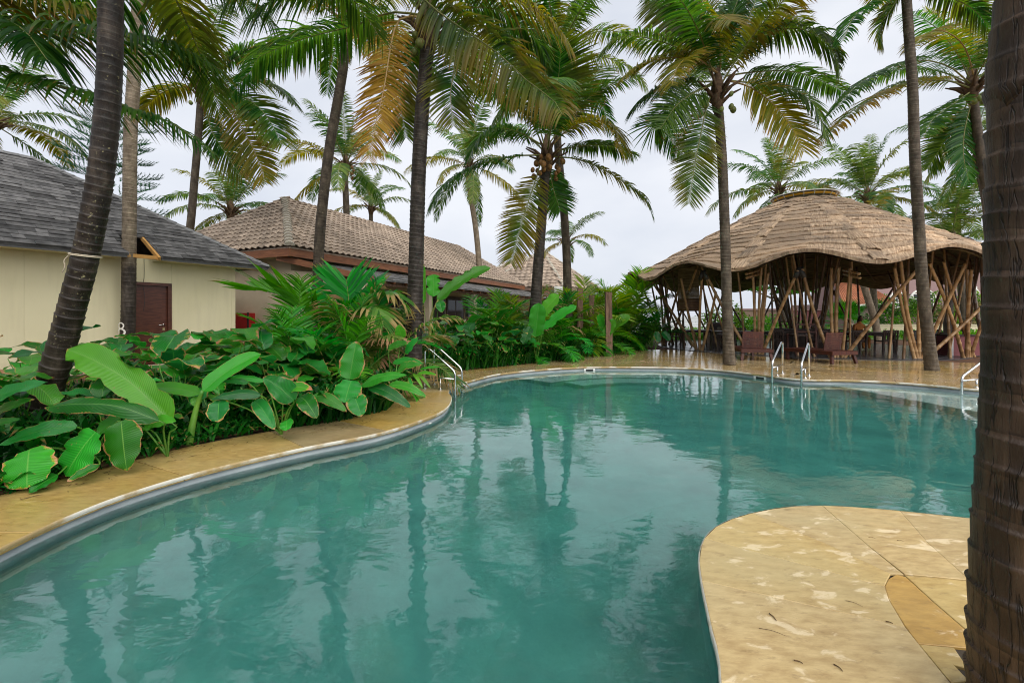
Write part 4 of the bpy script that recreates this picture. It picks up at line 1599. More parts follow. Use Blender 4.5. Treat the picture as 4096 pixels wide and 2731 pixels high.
z7 = lambda x, y: (2550 + x * 0.3189, 1050 + y * 0.3189)
z8 = lambda x, y: (3200 + x * 0.3507, 1050 + y * 0.3507)
plist = [
    (z7, 735, 160, 210, 6.7), (z7, 742, 545, 200, 6.6), (z7, 780, 815, 120, 6.7), (z7, 812, 985, 370, 6.1), (z7, 1400, 845, 120, 6.75),
    (z7, 395, 735, 90, 6.3), (z7, 335, 380, 290, 6.0), (z7, 352, 512, 350, 5.6), (z7, 312, 170, 250, 6.5), (z7, 318, 60, 300, 6.6), (z7, 328, 280, 280, 6.0),
    (z7, 1478, 1445, 110, 6.3), (z7, 1530, 1555, 60, 6.3), (z7, 1565, 1640, 130, 6.2), (z7, 1560, 2015, 95, 6.8),
    (z8, 345, 25, 70, 6.8), (z8, 392, 360, 60, 6.2), (z8, 425, 445, 50, 6.3), (z8, 478, 572, 65, 6.5), (z8, 505, 1335, 85, 6.6),
    (z8, 1305, 1080, 60, 6.2), (z8, 1340, 1150, -20, 6.3), (z8, 1360, 1400, 100, 6.4), (z8, 1860, 1475, 10, 6.5), (z8, 1390, 1890, 15, 6.6), (z8, 1430, 2200, 380, 6.3),
    (z8, 1925, 1955, 80, 6.3), (z8, 1900, 1905, 80, 5.9), (z8, 1945, 2240, 120, 6.5), (z8, 1985, 1640, -10, 6.2)]
for zf, bxp, tx, ty, rho in plist:
    bp = base_at(zf(bxp, 0)[0], 5.6)
    tp = top_at(*zf(tx, ty), rho)
    pole(bp, tp, rnd.uniform(0.047, 0.058))
for k in range(22):          # slimmer canes standing among them
    ph = R(-78) + R(156) * (k + rnd.uniform(0.1, 0.9)) / 22
    a_ = pol(rnd.choice((5.55, 5.0, 4.4)), ph, 0.02)
    tp = pol(rnd.uniform(5.2, 6.8), ph + rnd.uniform(-0.16, 0.16))
    tp.z -= 0.12
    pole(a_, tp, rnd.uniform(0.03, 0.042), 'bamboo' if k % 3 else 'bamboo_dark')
# joints bound with dark cloth where poles meet under the crests
for x, y in (z7(828, 110), z7(2035, 70)):
    q = top_at(x, y, 6.75)
    mb = MB()
    for sgn in (-1, 1):
        mb.tube([q + Vector((0, 0, 0.02)), q + pr_ * (0.13 * sgn) + Vector((0, 0, -0.32))], [0.085, 0.078], 8)
    put('joint_wrap', mb.mesh('joint_wrap', True), MATS['black_metal'], pav, world=True)
# the far side and inner ring, seen through the near poles
for k in range(9):
    ph = R(75) + k * (2 * pi - 2 * R(75)) / 8
    b_ = pol(5.6, ph, 0.02)
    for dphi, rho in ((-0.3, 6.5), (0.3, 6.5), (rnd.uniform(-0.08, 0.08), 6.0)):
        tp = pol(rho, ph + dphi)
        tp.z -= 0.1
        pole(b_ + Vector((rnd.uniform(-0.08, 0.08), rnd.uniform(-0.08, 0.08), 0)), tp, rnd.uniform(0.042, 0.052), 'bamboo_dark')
# central bundle flaring to the ring
for k in range(20):
    ph = 2 * pi * k / 20 + rnd.uniform(-0.1, 0.1)
    r0_, r1_ = rnd.uniform(0.35, 0.75), rnd.uniform(1.3, 2.6)
    a_ = pol(r0_, ph + rnd.uniform(-0.5, 0.5), 0.02)
    tp = pol(r1_, ph)
    tp.z -= 0.12
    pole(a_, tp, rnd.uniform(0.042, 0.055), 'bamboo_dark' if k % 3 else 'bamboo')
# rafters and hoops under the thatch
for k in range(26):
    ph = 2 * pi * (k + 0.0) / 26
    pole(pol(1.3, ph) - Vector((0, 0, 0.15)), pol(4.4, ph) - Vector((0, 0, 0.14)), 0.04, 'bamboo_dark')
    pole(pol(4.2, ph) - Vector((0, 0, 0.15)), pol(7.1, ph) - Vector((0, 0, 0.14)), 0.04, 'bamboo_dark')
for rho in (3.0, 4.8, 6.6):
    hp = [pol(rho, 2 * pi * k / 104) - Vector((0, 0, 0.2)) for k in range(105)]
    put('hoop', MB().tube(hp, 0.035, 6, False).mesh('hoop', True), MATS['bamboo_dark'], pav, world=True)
# twin bamboo ends poking out under the eave
for x, y in ((2995, 1098), (3425, 1098)):
    for dx, dz in ((0, 0), (0.02, -0.13)):
        q = top_at(x, y, 6.9)
        d = unit(Vector((q.x, q.y, 0)) - PC)
        a_ = q + pr_ * dx + Vector((0, 0, dz))
        pole(a_ - d * 1.2 + Vector((0, 0, 0.25)), a_ + d * 0.25, 0.05)

# rolled-up bamboo blind hanging at the sea side
q = top_at(*z7(640, 420), 5.9)
bl = thing('bamboo_blind', 'rolled brown bamboo blind hanging under the pavilion eave on the sea side', 'blind', q)
mb = MB()
side = unit(Vector((q.y, -q.x, 0)))
hw = 0.42
v, f = [], []
for k in range(28):
    z = q.z + 1.15 - k * 0.05
    rr = 0.04 + 0.012 * (k % 2)
    mb.beam(Vector((q.x, q.y, z)) - side * hw, Vector((q.x, q.y, z)) + side * hw, rr, 0.047)
put('slats', mb.mesh('slats'), MATS['thatch_under'], bl, world=True)
for k in range(4):
    z = q.z - 0.2 - k * 0.11
    mb = MB()
    mb.tube([Vector((q.x, q.y, z)) - side * (hw + 0.03 * (k == 3)), Vector((q.x, q.y, z)) + side * (hw + 0.03 * (k == 3))], 0.085 + 0.02 * (k == 3), 10)
    put('roll', mb.mesh('roll', True), MATS['bamboo_dark'], bl, world=True)

# ================================================================== PALMS
def frond_mesh(name, path, LL=0.75, nl=70, wid=0.045, hang=0.5, seed=0, bare=0.16, rr=0.03, mats=('frond_green', 'rachis'), lift=0.35, fwd=0.55, segs=4, thin=0.06, sweep=0.0, facecam=0.0):
    """a pinnate leaf along a world path; leaflets leave both sides of the rachis and hang under gravity"""
    rng = np.random.default_rng(seed)
    p = np.asarray(path, dtype=float)
    seg = np.linalg.norm(np.diff(p, axis=0), axis=1)
    s = np.concatenate([[0], np.cumsum(seg)])
    s /= s[-1]
    T = np.gradient(p, axis=0)
    T /= np.linalg.norm(T, axis=1, keepdims=True)
    up = np.array([0, 0, 1.0])
    ts = bare + (1 - bare) * (np.arange(nl) + 0.5) / nl
    q = np.stack([np.interp(ts, s, p[:, k]) for k in range(3)], 1)
    t = np.stack([np.interp(ts, s, T[:, k]) for k in range(3)], 1)
    t /= np.linalg.norm(t, axis=1, keepdims=True)
    # steady side vector, also where the leaf hangs straight down
    hz = T.copy()
    hz[:, 2] = 0
    hv = hz[np.argmax(np.linalg.norm(hz, axis=1))]
    hv /= max(np.linalg.norm(hv), 1e-6)
    sref = np.cross(hv, up)
    side0 = sref[None, :] - t * (t @ sref)[:, None]
    side0 /= np.linalg.norm(side0, axis=1, keepdims=True)
    if facecam:                      # a leaf turned broadside to the pool
        alt = np.cross(t, np.array([0, 1.0, 0]))
        alt /= np.maximum(np.linalg.norm(alt, axis=1, keepdims=True), 1e-6)
        if np.sum(alt * side0) < 0:
            alt = -alt
        side0 = side0 * (1 - facecam) + alt * facecam
        side0 /= np.linalg.norm(side0, axis=1, keepdims=True)
    nrm = np.cross(side0, t)
    V, U, Fq = [], [], []
    k = segs + 1
    for sg in (-1, 1):
        x = (ts - bare) / (1 - bare)
        ll = LL * (0.45 + 0.75 * np.sin(pi * np.clip(x * 0.86 + 0.10, 0, 1)) ** 0.8) * rng.uniform(0.86, 1.1, nl)
        ll[x > 0.93] *= 0.75
        miss = rng.random(nl) < thin
        ll[miss] *= rng.uniform(0.3, 0.6, miss.sum())
        fw = fwd * (0.55 + 1.3 * x ** 2) + rng.normal(0, 0.07, nl)
        d = t * fw[:, None] + side0 * sg + nrm * (lift * (1 - 0.5 * x) + rng.normal(0, 0.10, nl))[:, None]
        d /= np.linalg.norm(d, axis=1, keepdims=True)
        w = t - d * np.sum(t * d, 1, keepdims=True)
        w /= np.linalg.norm(w, axis=1, keepdims=True)
        roll = rng.normal(0, 0.35, nl)[:, None]
        w = w * np.cos(roll) + np.cross(d, w) * np.sin(roll)
        pos = q.copy()
        wprof = np.interp(np.linspace(0, 1, k), [0, 0.15, 0.5, 0.85, 1], [0.45, 1, 0.95, 0.5, 0.03])
        rows_ = []
        hg = hang * rng.uniform(0.7, 1.35, nl)[:, None]
        for i in range(k):
            hw = (wid * wprof[i] * 0.5 * np.clip(ll / LL, 0.4, 1.2))[:, None]
            rows_.append(pos - w * hw)
            rows_.append(pos + w * hw)
            if i < segs:
                dd = d + np.array([sweep, 0, -1.0]) * hg * (i + 0.6) / segs
                dd /= np.linalg.norm(dd, axis=1, keepdims=True)
                pos = pos + dd * (ll / segs)[:, None]
                w = w - dd * np.sum(w * dd, 1, keepdims=True)
                w /= np.maximum(np.linalg.norm(w, axis=1, keepdims=True), 1e-6)
        A = np.stack(rows_, 1)                       # nl, 2k, 3
        base = len(V) and sum(len(a) for a in V)
        base = sum(len(a) for a in V)
        V.append(A.reshape(-1, 3))
        ru = rng.random(nl)
        uu = np.stack([np.repeat(ru[:, None], 2 * k, 1), np.repeat(np.linspace(0, 1, k), 2)[None, :].repeat(nl, 0)], 2)
        U.append(uu.reshape(-1, 2))
        o_ = base + np.arange(nl)[:, None] * 2 * k
        for i in range(segs):
            Fq.append(np.concatenate([o_ + 2 * i, o_ + 2 * i + 1, o_ + 2 * i + 3, o_ + 2 * i + 2], 1))
    nleaf = sum(len(a) for a in Fq)
    base = sum(len(a) for a in V)
    m = 14
    ip = np.linspace(0, 1, m)
    rp = np.stack([np.interp(ip, s, p[:, kk]) for kk in range(3)], 1)
    tv, tf = tube(rp, rr * (1 - 0.86 * ip ** 0.8), 5, False)
    V.append(np.array(tv))
    U.append(np.tile(np.array([[0.5, 0.3]]), (len(tv), 1)))
    Fq.append(np.array(tf) + base)
    V = np.concatenate(V)
    F = np.concatenate(Fq)
    me = bpy.data.meshes.new(name)
    me.vertices.add(len(V))
    me.vertices.foreach_set('co', V.astype(np.float32).ravel())
    me.loops.add(F.size)
    me.loops.foreach_set('vertex_index', F.astype(np.int32).ravel())
    me.polygons.add(len(F))
    me.polygons.foreach_set('loop_start', (np.arange(len(F)) * 4).astype(np.int32))
    mi = np.zeros(len(F), dtype=np.int32)
    mi[nleaf:] = 1
    me.materials.append(MATS[mats[0]])
    me.materials.append(MATS[mats[1]])
    me.polygons.foreach_set('material_index', mi)
    lay = me.uv_layers.new(name='UVMap')
    U = np.concatenate(U).astype(np.float32)
    lay.data.foreach_set('uv', U[F.ravel()].ravel())
    me.update()
    me.validate()
    return me


def frond_path(L_, elev, droop, power=1.6, n=22, sidebend=0.0):
    """a leaf in the x-z plane leaving the origin at angle elev (deg), curving down by droop (deg)"""
    s = np.linspace(0, 1, n)
    th = np.radians(elev - droop * s ** power)
    th = np.maximum(th, np.radians(-96))
    dx, dz = np.cos(th), np.sin(th)
    x = np.concatenate([[0], np.cumsum(dx[:-1])]) / (n - 1) * L_
    z = np.concatenate([[0], np.cumsum(dz[:-1])]) / (n - 1) * L_
    y = sidebend * L_ * s ** 2
    return np.stack([x, y, z], 1)


VAR = {}


def frond_variant(kind, i):
    """shared leaf shapes, from young upright ones (0) to old hanging ones (9)"""
    key = (kind, i)
    if key not in VAR:
        el = [82, 70, 58, 45, 32, 18, 4, -12, -32, -55][i]
        dr = [30, 52, 68, 78, 84, 80, 74, 62, 44, 28][i]
        mats = {'green': ('frond_green', 'rachis'), 'far': ('frond_far', 'rachis'), 'yellow': ('frond_yellow', 'rachis_dry')}[kind]
        nl = 64 if kind == 'far' else 92
        VAR[key] = frond_mesh('frond', frond_path(4.0, el, dr, sidebend=(0.06 if i % 2 else -0.06)), 0.62, nl, 0.058 if kind == 'far' else 0.043, 0.65 + 0.12 * i, 100 + i, segs=3 if kind == 'far' else 4, mats=mats, lift=0.3 if i < 7 else 0.15)
    return VAR[key]


def trunk_mesh(path, r0, r1, n=14, rings=None, seed=0, flare=1.35, amp=0.03, steps=70, lean_ring=0.12):
    """trunk tube with leaf-scar ridges; uv = (turns, metres)"""
    rr = random.Random(seed)
    P_ = smooth_path(path, steps)
    s = np.concatenate([[0], np.cumsum(np.linalg.norm(np.diff(P_, axis=0), axis=1))])
    Ltot = s[-1]
    if rings:
        zs = []
        d = 0.0
        while d < Ltot:
            h = rings * rr.uniform(0.75, 1.25)
            for fr_ in (0.02, 0.14, 0.5, 0.9, 0.98):
                zs.append((d + h * fr_, (0.0, -0.35, 0.1, 0.75, 1.0)[(0.02, 0.14, 0.5, 0.9, 0.98).index(fr_)], rr.uniform(0.6, 1.3)))
            d += h
        zs = [z for z in zs if z[0] <= Ltot]
        d = np.array([z[0] for z in zs])
        bumpv = np.array([z[1] * z[2] for z in zs])
    else:
        d = np.linspace(0, Ltot, steps)
        bumpv = np.zeros(steps)
    pts = np.stack([np.interp(d, s, P_[:, k]) for k in range(3)], 1)
    rad = r0 + (r1 - r0) * (d / Ltot) ** 0.8 + (flare - 1) * r0 * np.exp(-d / 0.45)
    th = np.arange(n) * 2 * pi / n
    R2 = rad[:, None] * (1 + amp * bumpv[:, None] * (1 + 0.35 * np.sin(th * 2 + d[:, None] * 3)) + 0.012 * np.sin(th * 3 + d[:, None] * 2.3))
    vv, ff = tube(pts, R2, n, True)
    vv = np.array(vv)
    if lean_ring:       # the scars run slightly aslant
        dz = lean_ring * rad[:, None] * np.sin(th + 0.7)[None, :]
        vv[:, 2] += dz.ravel()
    uv = np.stack([np.tile(np.concatenate([np.arange(n) / n]), len(d)), np.repeat(d, n)], 1)
    me = newmesh('trunk', vv.tolist(), ff, uv, True)
    lay = me.uv_layers[0].data
    for i in range(len(d) - 1):          # close the seam of the wrap
        b_ = 4 * (i * n + n - 1)
        for q in (1, 2):
            lay[b_ + q].uv[0] = 1.0
    return me


NUT = {}


def nut_mesh(kind):
    if kind not in NUT:
        bm = bmesh.new()
        bmesh.ops.create_icosphere(bm, subdivisions=2, radius=0.12)
        for vtx in bm.verts:
            vtx.co.z *= 1.25
            k = 1 - 0.12 * max(0, vtx.co.z / 0.15)
            vtx.co.x *= k
            vtx.co.y *= k
        me = bpy.data.meshes.new('coconut')
        bm.to_mesh(me)
        bm.free()
        me.polygons.foreach_set('use_smooth', np.ones(len(me.polygons), dtype=bool))
        me.materials.append(MATS['coconut_' + kind])
        NUT[kind] = me
    return NUT[kind]


def palm(label, trunk_px, Y, r0, r1, tmat='trunk_mid', L_=4.0, nf=20, kind='green', customs=(), rings=None, seg=12, nuts=None, nnut=0, base=None, crown=None, seed=1, elev_lo=0, elev_hi=9, yellow=0.08, amp=0.03, name='coconut_palm', wide=None, az0=None, flare=1.35):
    """trunk_px: photo pixels (2352 wide) from foot to crown, all at depth Y"""
    rr = random.Random(seed)
    pts = [PD(x, y, Y) for x, y in trunk_px]
    if base is not None:
        pts = [Vector(base)] + pts
    if crown is not None:
        pts = pts + [Vector(crown)]
    c = pts[-1]
    t_ = thing(name, label, 'palm tree', pts[0])
    put('trunk', trunk_mesh(pts, r0, r1, seg, rings, seed, amp=amp, flare=flare), MATS[tmat], t_, world=True)
    # fibrous crown shaft and old leaf bases
    mb = MB()
    mb.tube([c - Vector((0, 0, 0.45)), c, c + Vector((0, 0, 0.35)), c + Vector((0, 0, 0.8))], [r1 * 1.0, r1 * 1.5, r1 * 1.25, r1 * 0.4], 10)
    for k in range(12):
        a = k * 2.4 + rr.uniform(-0.2, 0.2)
        d = Vector((math.cos(a), math.sin(a), 0))
        mb.tube([c + Vector((0, 0, -0.2 + 0.03 * k)) + d * r1, c + Vector((0, 0, 0.05 + 0.03 * k)) + d * (r1 + 0.25), c + Vector((0, 0, 0.2 + 0.03 * k)) + d * (r1 + 0.55)], [0.06, 0.045, 0.02], 5)
    put('crown_shaft', mb.mesh('crown_shaft', True), MATS['fibre'], t_, world=True)
    c2 = c + Vector((0, 0, 0.15))
    nf = int(nf * 0.85)
    for k in range(nf):
        i = elev_lo + int((elev_hi - elev_lo + 1) * k / nf)
        a = (az0 if az0 is not None else rr.uniform(0, 6)) * (k == 0) + k * 2.399963 + seed
        kd = 'yellow' if (rr.random() < yellow and i > 3) else kind
        me = frond_variant(kd, min(9, i))
        sc = L_ / 4.0 * rr.uniform(0.86, 1.1) * (0.8 if i == 0 else 1)
        ob = put('frond', me, None, t_, loc=(c2 - pts[0]), rot=(rr.uniform(-0.1, 0.1), rr.uniform(-0.09, 0.09), a), scale=sc)
    for q in customs:
        put_frond(t_, *q[:-1], **q[-1]) if isinstance(q[-1], dict) else put_frond(t_, *q)
    for k in range(nnut):
        a = rr.uniform(0, 2 * pi)
        d = Vector((math.cos(a), math.sin(a), 0))
        cl = c + d * (r1 + rr.uniform(0.15, 0.4)) + Vector((0, 0, rr.uniform(-0.6, 0.0)))
        put('coconut', nut_mesh(nuts), None, t_, loc=cl - pts[0], rot=(rr.uniform(-0.4, 0.4), rr.uniform(-0.4, 0.4), 0), scale=rr.uniform(0.55, 0.85))
    return t_


FSEED = [500]


def put_frond(t_, px, Ya, Yb, LL=0.75, hang=0.7, mats=('frond_green', 'rachis'), nl=70, wid=0.05, **kw):
    """a leaf traced along photo pixels; its depth runs from Ya at the foot to Yb at the tip"""
    if not kw.get('facecam') and nl > 50:
        hang, LL = (hang * 1.8, LL * 0.9) if Ya < 10.5 else (hang * 1.5, LL * 0.76)
    n = len(px)
    pts = [PD(x, y, Ya + (Yb - Ya) * k / (n - 1)) for k, (x, y) in enumerate(px)]
    FSEED[0] += 1
    me = frond_mesh('frond', smooth_path(pts, 26), LL, int(nl * 1.3) if nl > 50 else nl, wid * 0.78, hang, FSEED[0], mats=mats, **kw)
    return put('frond', me, None, t_, world=True)


def z4(*pts):        # pixels of the crown close-ups -> 2352-wide photo pixels
    return [(1378 + x * 0.3296, y * 0.3296) for x, y in pts]


def z3(*pts):
    return [(976 + x * 0.366, 115 + y * 0.366) for x, y in pts]


def z1(*pts):
    return [(x * 0.3296, y * 0.3296) for x, y in pts]


def z2(*pts):
    return [(517 + x * 0.3297, y * 0.3297) for x, y in pts]


def z5(*pts):
    return [(1837 + x * 0.3296, y * 0.3296) for x, y in pts]


YEL = ('frond_yellow', 'rachis_dry')
DEAD = ('frond_dead', 'rachis_dry')

# left foreground palm with rope
pa = palm('thick dark ringed palm trunk curving up at the far left with a rope tied on', [(78, 1030), (100, 930), (140, 800), (172, 680), (196, 590), (226, 440), (243, 300), (252, 150), (254, 0)], 5.0, 0.128, 0.108, 'trunk_near', L_=3.6, nf=14, rings=0.105, seg=24, crown=PD(250, -240, 5.0), seed=3, elev_lo=1, elev_hi=6, amp=0.05, flare=1.25)
# palm through the cut in the roof
pb = palm('palm with pale upper trunk growing through the roof cut beside the brown door', [(290, 860), (293, 780), (296, 640), (298, 420), (300, 300), (306, 200)], 11.2, 0.15, 0.135, 'trunk_twotone', L_=4.0, nf=13, rings=0.12, seg=16, crown=PD(322, -40, 11.3), seed=4, elev_lo=0, elev_hi=6, yellow=0.15, flare=1.1)
# off-frame palm on the left whose leaves reach in
pz = palm('palm standing just outside the left edge whose two long fronds reach in', [(-300, 900), (-290, 500)], 6.5, 0.17, 0.14, 'trunk_dark', L_=3.6, nf=8, crown=PD(-290, 40, 6.5), seed=5, elev_lo=0, elev_hi=4, customs=[
    (z1((-800, 190), (-300, 120), (200, 190), (680, 240), (1000, 270), (1300, 350), (1540, 490)), 6.5, 7.0, 0.95, 0.9, ('frond_green', 'rachis'), 90, 0.055),
    (z1((-800, 300), (-300, 400), (0, 480), (250, 560), (680, 670), (1000, 790), (1150, 830), (1380, 980), (1490, 1070)), 6.5, 6.6, 0.72, 0.8, ('frond_green', 'rachis'), 90, 0.05),
    (z1((-800, 100), (-200, -60), (300, 0), (700, 120), (900, 260)), 6.5, 7.4, 0.95, 0.9, ('frond_green', 'rachis'), 80, 0.055),
    (z1((-800, 160), (-450, 40), (-150, 60), (150, 200), (330, 420)), 6.5, 6.0, 0.95, 0.9, ('frond_green', 'rachis'), 80, 0.055),
    (z1((-800, 60), (-100, -160), (500, -140), (1000, 0), (1300, 160)), 6.5, 8.4, 0.95, 0.9, ('frond_green', 'rachis'), 90, 0.055)])
# palm behind the shingle house
pcx = palm('palm with bare grey trunk rising behind the shingle roof, drooping yellowing fronds', [(420, 640), (437, 520), (448, 400), (457, 290), (462, 215)], 17.0, 0.14, 0.12, 'trunk_mid', L_=4.6, nf=9, seed=6, elev_lo=0, elev_hi=4, nuts='green', nnut=7, base=None, customs=[
    (z1((1470, 600), (1650, 560), (1850, 570), (1970, 630), (2070, 740)), 17, 16, 1.0, 0.8, ('frond_green', 'rachis'), 80, 0.07),
    (z1((1490, 620), (1700, 680), (1850, 800), (1970, 1010)), 17, 16, 1.0, 0.7, ('frond_green', 'rachis'), 80, 0.07, dict(facecam=0.5, lift=0.12)),
    (z1((1470, 640), (1600, 750), (1720, 950), (1800, 1120), (1850, 1270)), 17, 16.5, 0.9, 0.5, YEL, 80, 0.07, dict(facecam=0.9, lift=0.12)),
    (z1((1430, 690), (1470, 900), (1560, 1050), (1690, 1240)), 17, 17.5, 0.85, 0.5, ('frond_green', 'rachis'), 80, 0.06, dict(facecam=0.9, lift=0.12)),
    (z1((1400, 600), (1200, 620), (1060, 700), (990, 830)), 17, 17, 1.0, 0.9, YEL, 70, 0.07),
    (z1((1440, 580), (1300, 430), (1100, 380), (930, 460)), 17, 18, 1.0, 0.8, ('frond_green', 'rachis'), 70, 0.07),
    (z1((1460, 580), (1600, 400), (1800, 330), (2000, 420)), 17, 18, 1.0, 0.8, ('frond_green', 'rachis'), 70, 0.07)])
palm('low bright palm crown peeping up between the two house roofs', [(532, 760), (530, 490)], 24, 0.17, 0.15, L_=3.6, nf=18, kind='far', seed=7, elev_hi=7, yellow=0.12)
pe = palm('leaning brown palm trunk rising through the verandah roof of the tiled house', [(727, 800), (730, 640), (738, 500), (757, 340), (778, 220), (789, 150)], 15.0, 0.175, 0.15, 'trunk_mid', L_=4.5, nf=16, seg=14, crown=PD(796, 70, 15), seed=8, elev_hi=8, yellow=0.2, rings=0.12, amp=0.02)
palm('palm with coconuts standing behind the tiled roof ridge, mid height', [(798, 620), (796, 495), (793, 420), (794, 385)], 27, 0.21, 0.17, L_=4.7, nf=20, kind='far', seed=9, nuts='orange', nnut=12, elev_lo=0, elev_hi=8, yellow=0.3)
palm('small palm crown low behind the tiled roof ridge', [(852, 640), (852, 480)], 34, 0.18, 0.15, L_=3.7, nf=18, kind='far', seed=10, elev_hi=7, yellow=0.15)
# main palm by the left pool ladder
ph_ = palm('tall dark palm beside the left pool ladder with a dead orange frond', [(949, 860), (950, 800), (955, 620), (961, 420), (967, 290), (975, 190)], 10.0, 0.175, 0.145, 'trunk_dark', L_=4.4, nf=9, seg=18, rings=0.10, crown=PD(985, 70, 10), seed=12, elev_lo=0, elev_hi=4, amp=0.035, nuts='green', nnut=6, customs=[
    (z2((1420, 60), (1150, -120), (850, -160), (500, -90), (150, 130)), 10, 7.8, 0.95, 1.0, ('frond_green', 'rachis'), 100, 0.055),
    (z2((1420, 30), (1050, -230), (600, -260), (250, -190), (0, 0)), 10, 7.0, 0.95, 1.0, ('frond_green', 'rachis'), 100, 0.055),
    (z2((1430, 40), (1300, -130), (1420, 30), (1650, 200), (1900, 370), (2100, 560), (2280, 690), (2350, 800)), 10, 7.6, 0.85, 0.85, ('frond_green', 'rachis'), 110, 0.05),
    (z2((1390, 130), (1240, 120), (1170, 240), (1110, 600), (1050, 860), (1000, 1110)), 10, 9.0, 0.60, 0.45, DEAD, 75, 0.045, dict(facecam=0.9, lift=0.12)),
    (z2((1380, 110), (1150, 90), (900, 180), (550, 270), (250, 390), (180, 470)), 10, 10.5, 0.95, 0.8, ('frond_green', 'rachis'), 90, 0.055),
    (z2((1440, 120), (1560, 200), (1600, 450), (1570, 650), (1590, 880)), 10, 9.8, 0.7, 0.5, ('frond_green', 'rachis'), 70, 0.045, dict(facecam=0.9, lift=0.12)),
    (z2((1460, 90), (1650, 60), (1900, 70), (2150, 250), (2240, 430)), 10, 10.6, 0.9, 0.8, ('frond_green', 'rachis'), 90, 0.055),
    (z2((1430, 150), (1300, 380), (1220, 650), (1260, 960)), 10, 10.6, 0.75, 0.45, ('frond_green', 'rachis'), 70, 0.05, dict(facecam=0.9, lift=0.12)),
    (z2((1460, 60), (1700, -60), (1950, -40), (2250, 130), (2380, 280)), 10, 8.6, 0.9, 0.9, YEL, 90, 0.05)])
palm('slim pale palm with a small crown above the far end of the tiled roof', [(1104, 720), (1101, 615), (1092, 520), (1080, 440), (1080, 385)], 30, 0.2, 0.17, 'trunk_pale', L_=4.6, nf=20, kind='far', seed=13, elev_hi=9, yellow=0.15)
# the pair in the middle
pj = palm('palm with orange coconuts, the nearer of the two crossing palms mid picture', [(1228, 740), (1234, 640), (1243, 520), (1250, 430), (1256, 365)], 15.0, 0.185, 0.15, 'trunk_dark', L_=4.6, nf=7, seg=14, seed=14, elev_lo=0, elev_hi=4, nuts='orange', nnut=22, rings=0.11, customs=[
    (z3((740, 660), (560, 668), (300, 730), (120, 850), (30, 1010)), 15, 13.2, 0.95, 0.85, ('frond_green', 'rachis'), 95, 0.06),
    (z3((740, 600), (600, 520), (470, 490), (350, 540), (270, 690)), 15, 13.6, 0.95, 0.8, ('frond_green', 'rachis'), 90, 0.06),
    (z3((740, 600), (650, 420), (480, 280), (330, 240), (200, 300)), 15, 15, 1.0, 0.7, ('frond_green', 'rachis'), 90, 0.06),
    (z3((760, 600), (815, 330), (845, 100), (850, -60)), 15, 13.2, 1.15, 0.25, ('frond_green', 'rachis'), 90, 0.07, dict(facecam=0.9, lift=0.12)),
    (z3((780, 620), (900, 500), (1050, 440), (1170, 470), (1220, 560), (1225, 640)), 15, 12.8, 1.0, 0.7, YEL, 95, 0.055),
    (z3((790, 650), (950, 605), (1150, 600), (1320, 660)), 15, 15.5, 0.9, 0.7, ('frond_green', 'rachis'), 80, 0.06),
    (z3((790, 670), (930, 680), (1080, 730), (1250, 830), (1380, 930), (1430, 1050)), 15, 14, 0.8, 0.75, ('frond_green', 'rachis'), 70, 0.06),
    (z3((730, 690), (690, 830), (640, 980), (590, 1150), (540, 1340)), 15, 14.5, 0.75, 0.3, ('frond_green', 'rachis'), 75, 0.055, dict(facecam=0.9, lift=0.12)),
    (z3((780, 690), (800, 850), (850, 1010)), 15, 15.5, 0.7, 0.4, ('frond_green', 'rachis'), 60, 0.055, dict(facecam=0.9, lift=0.12)),
    (z3((770, 600), (950, 350), (1050, 180), (1130, 100)), 15, 15.5, 0.95, 0.5, ('frond_green', 'rachis'), 80, 0.06, dict(facecam=0.5, lift=0.12))])
palm('slim palm leaning left, the farther of the two crossing palms mid picture', [(1306, 760), (1303, 640), (1298, 520), (1287, 400), (1280, 300)], 17.5, 0.17, 0.14, 'trunk_mid', L_=4.6, nf=20, seg=12, crown=PD(1282, 140, 17.5), seed=15, elev_hi=8, yellow=0.15)
palm('short feathery palm standing in front of the far pointed roof', [(1303, 700), (1302, 560)], 28, 0.14, 0.11, 'trunk_pale', L_=2.9, nf=11, kind='far', seed=16, elev_lo=2, elev_hi=7, yellow=0.0, name='feather_palm')
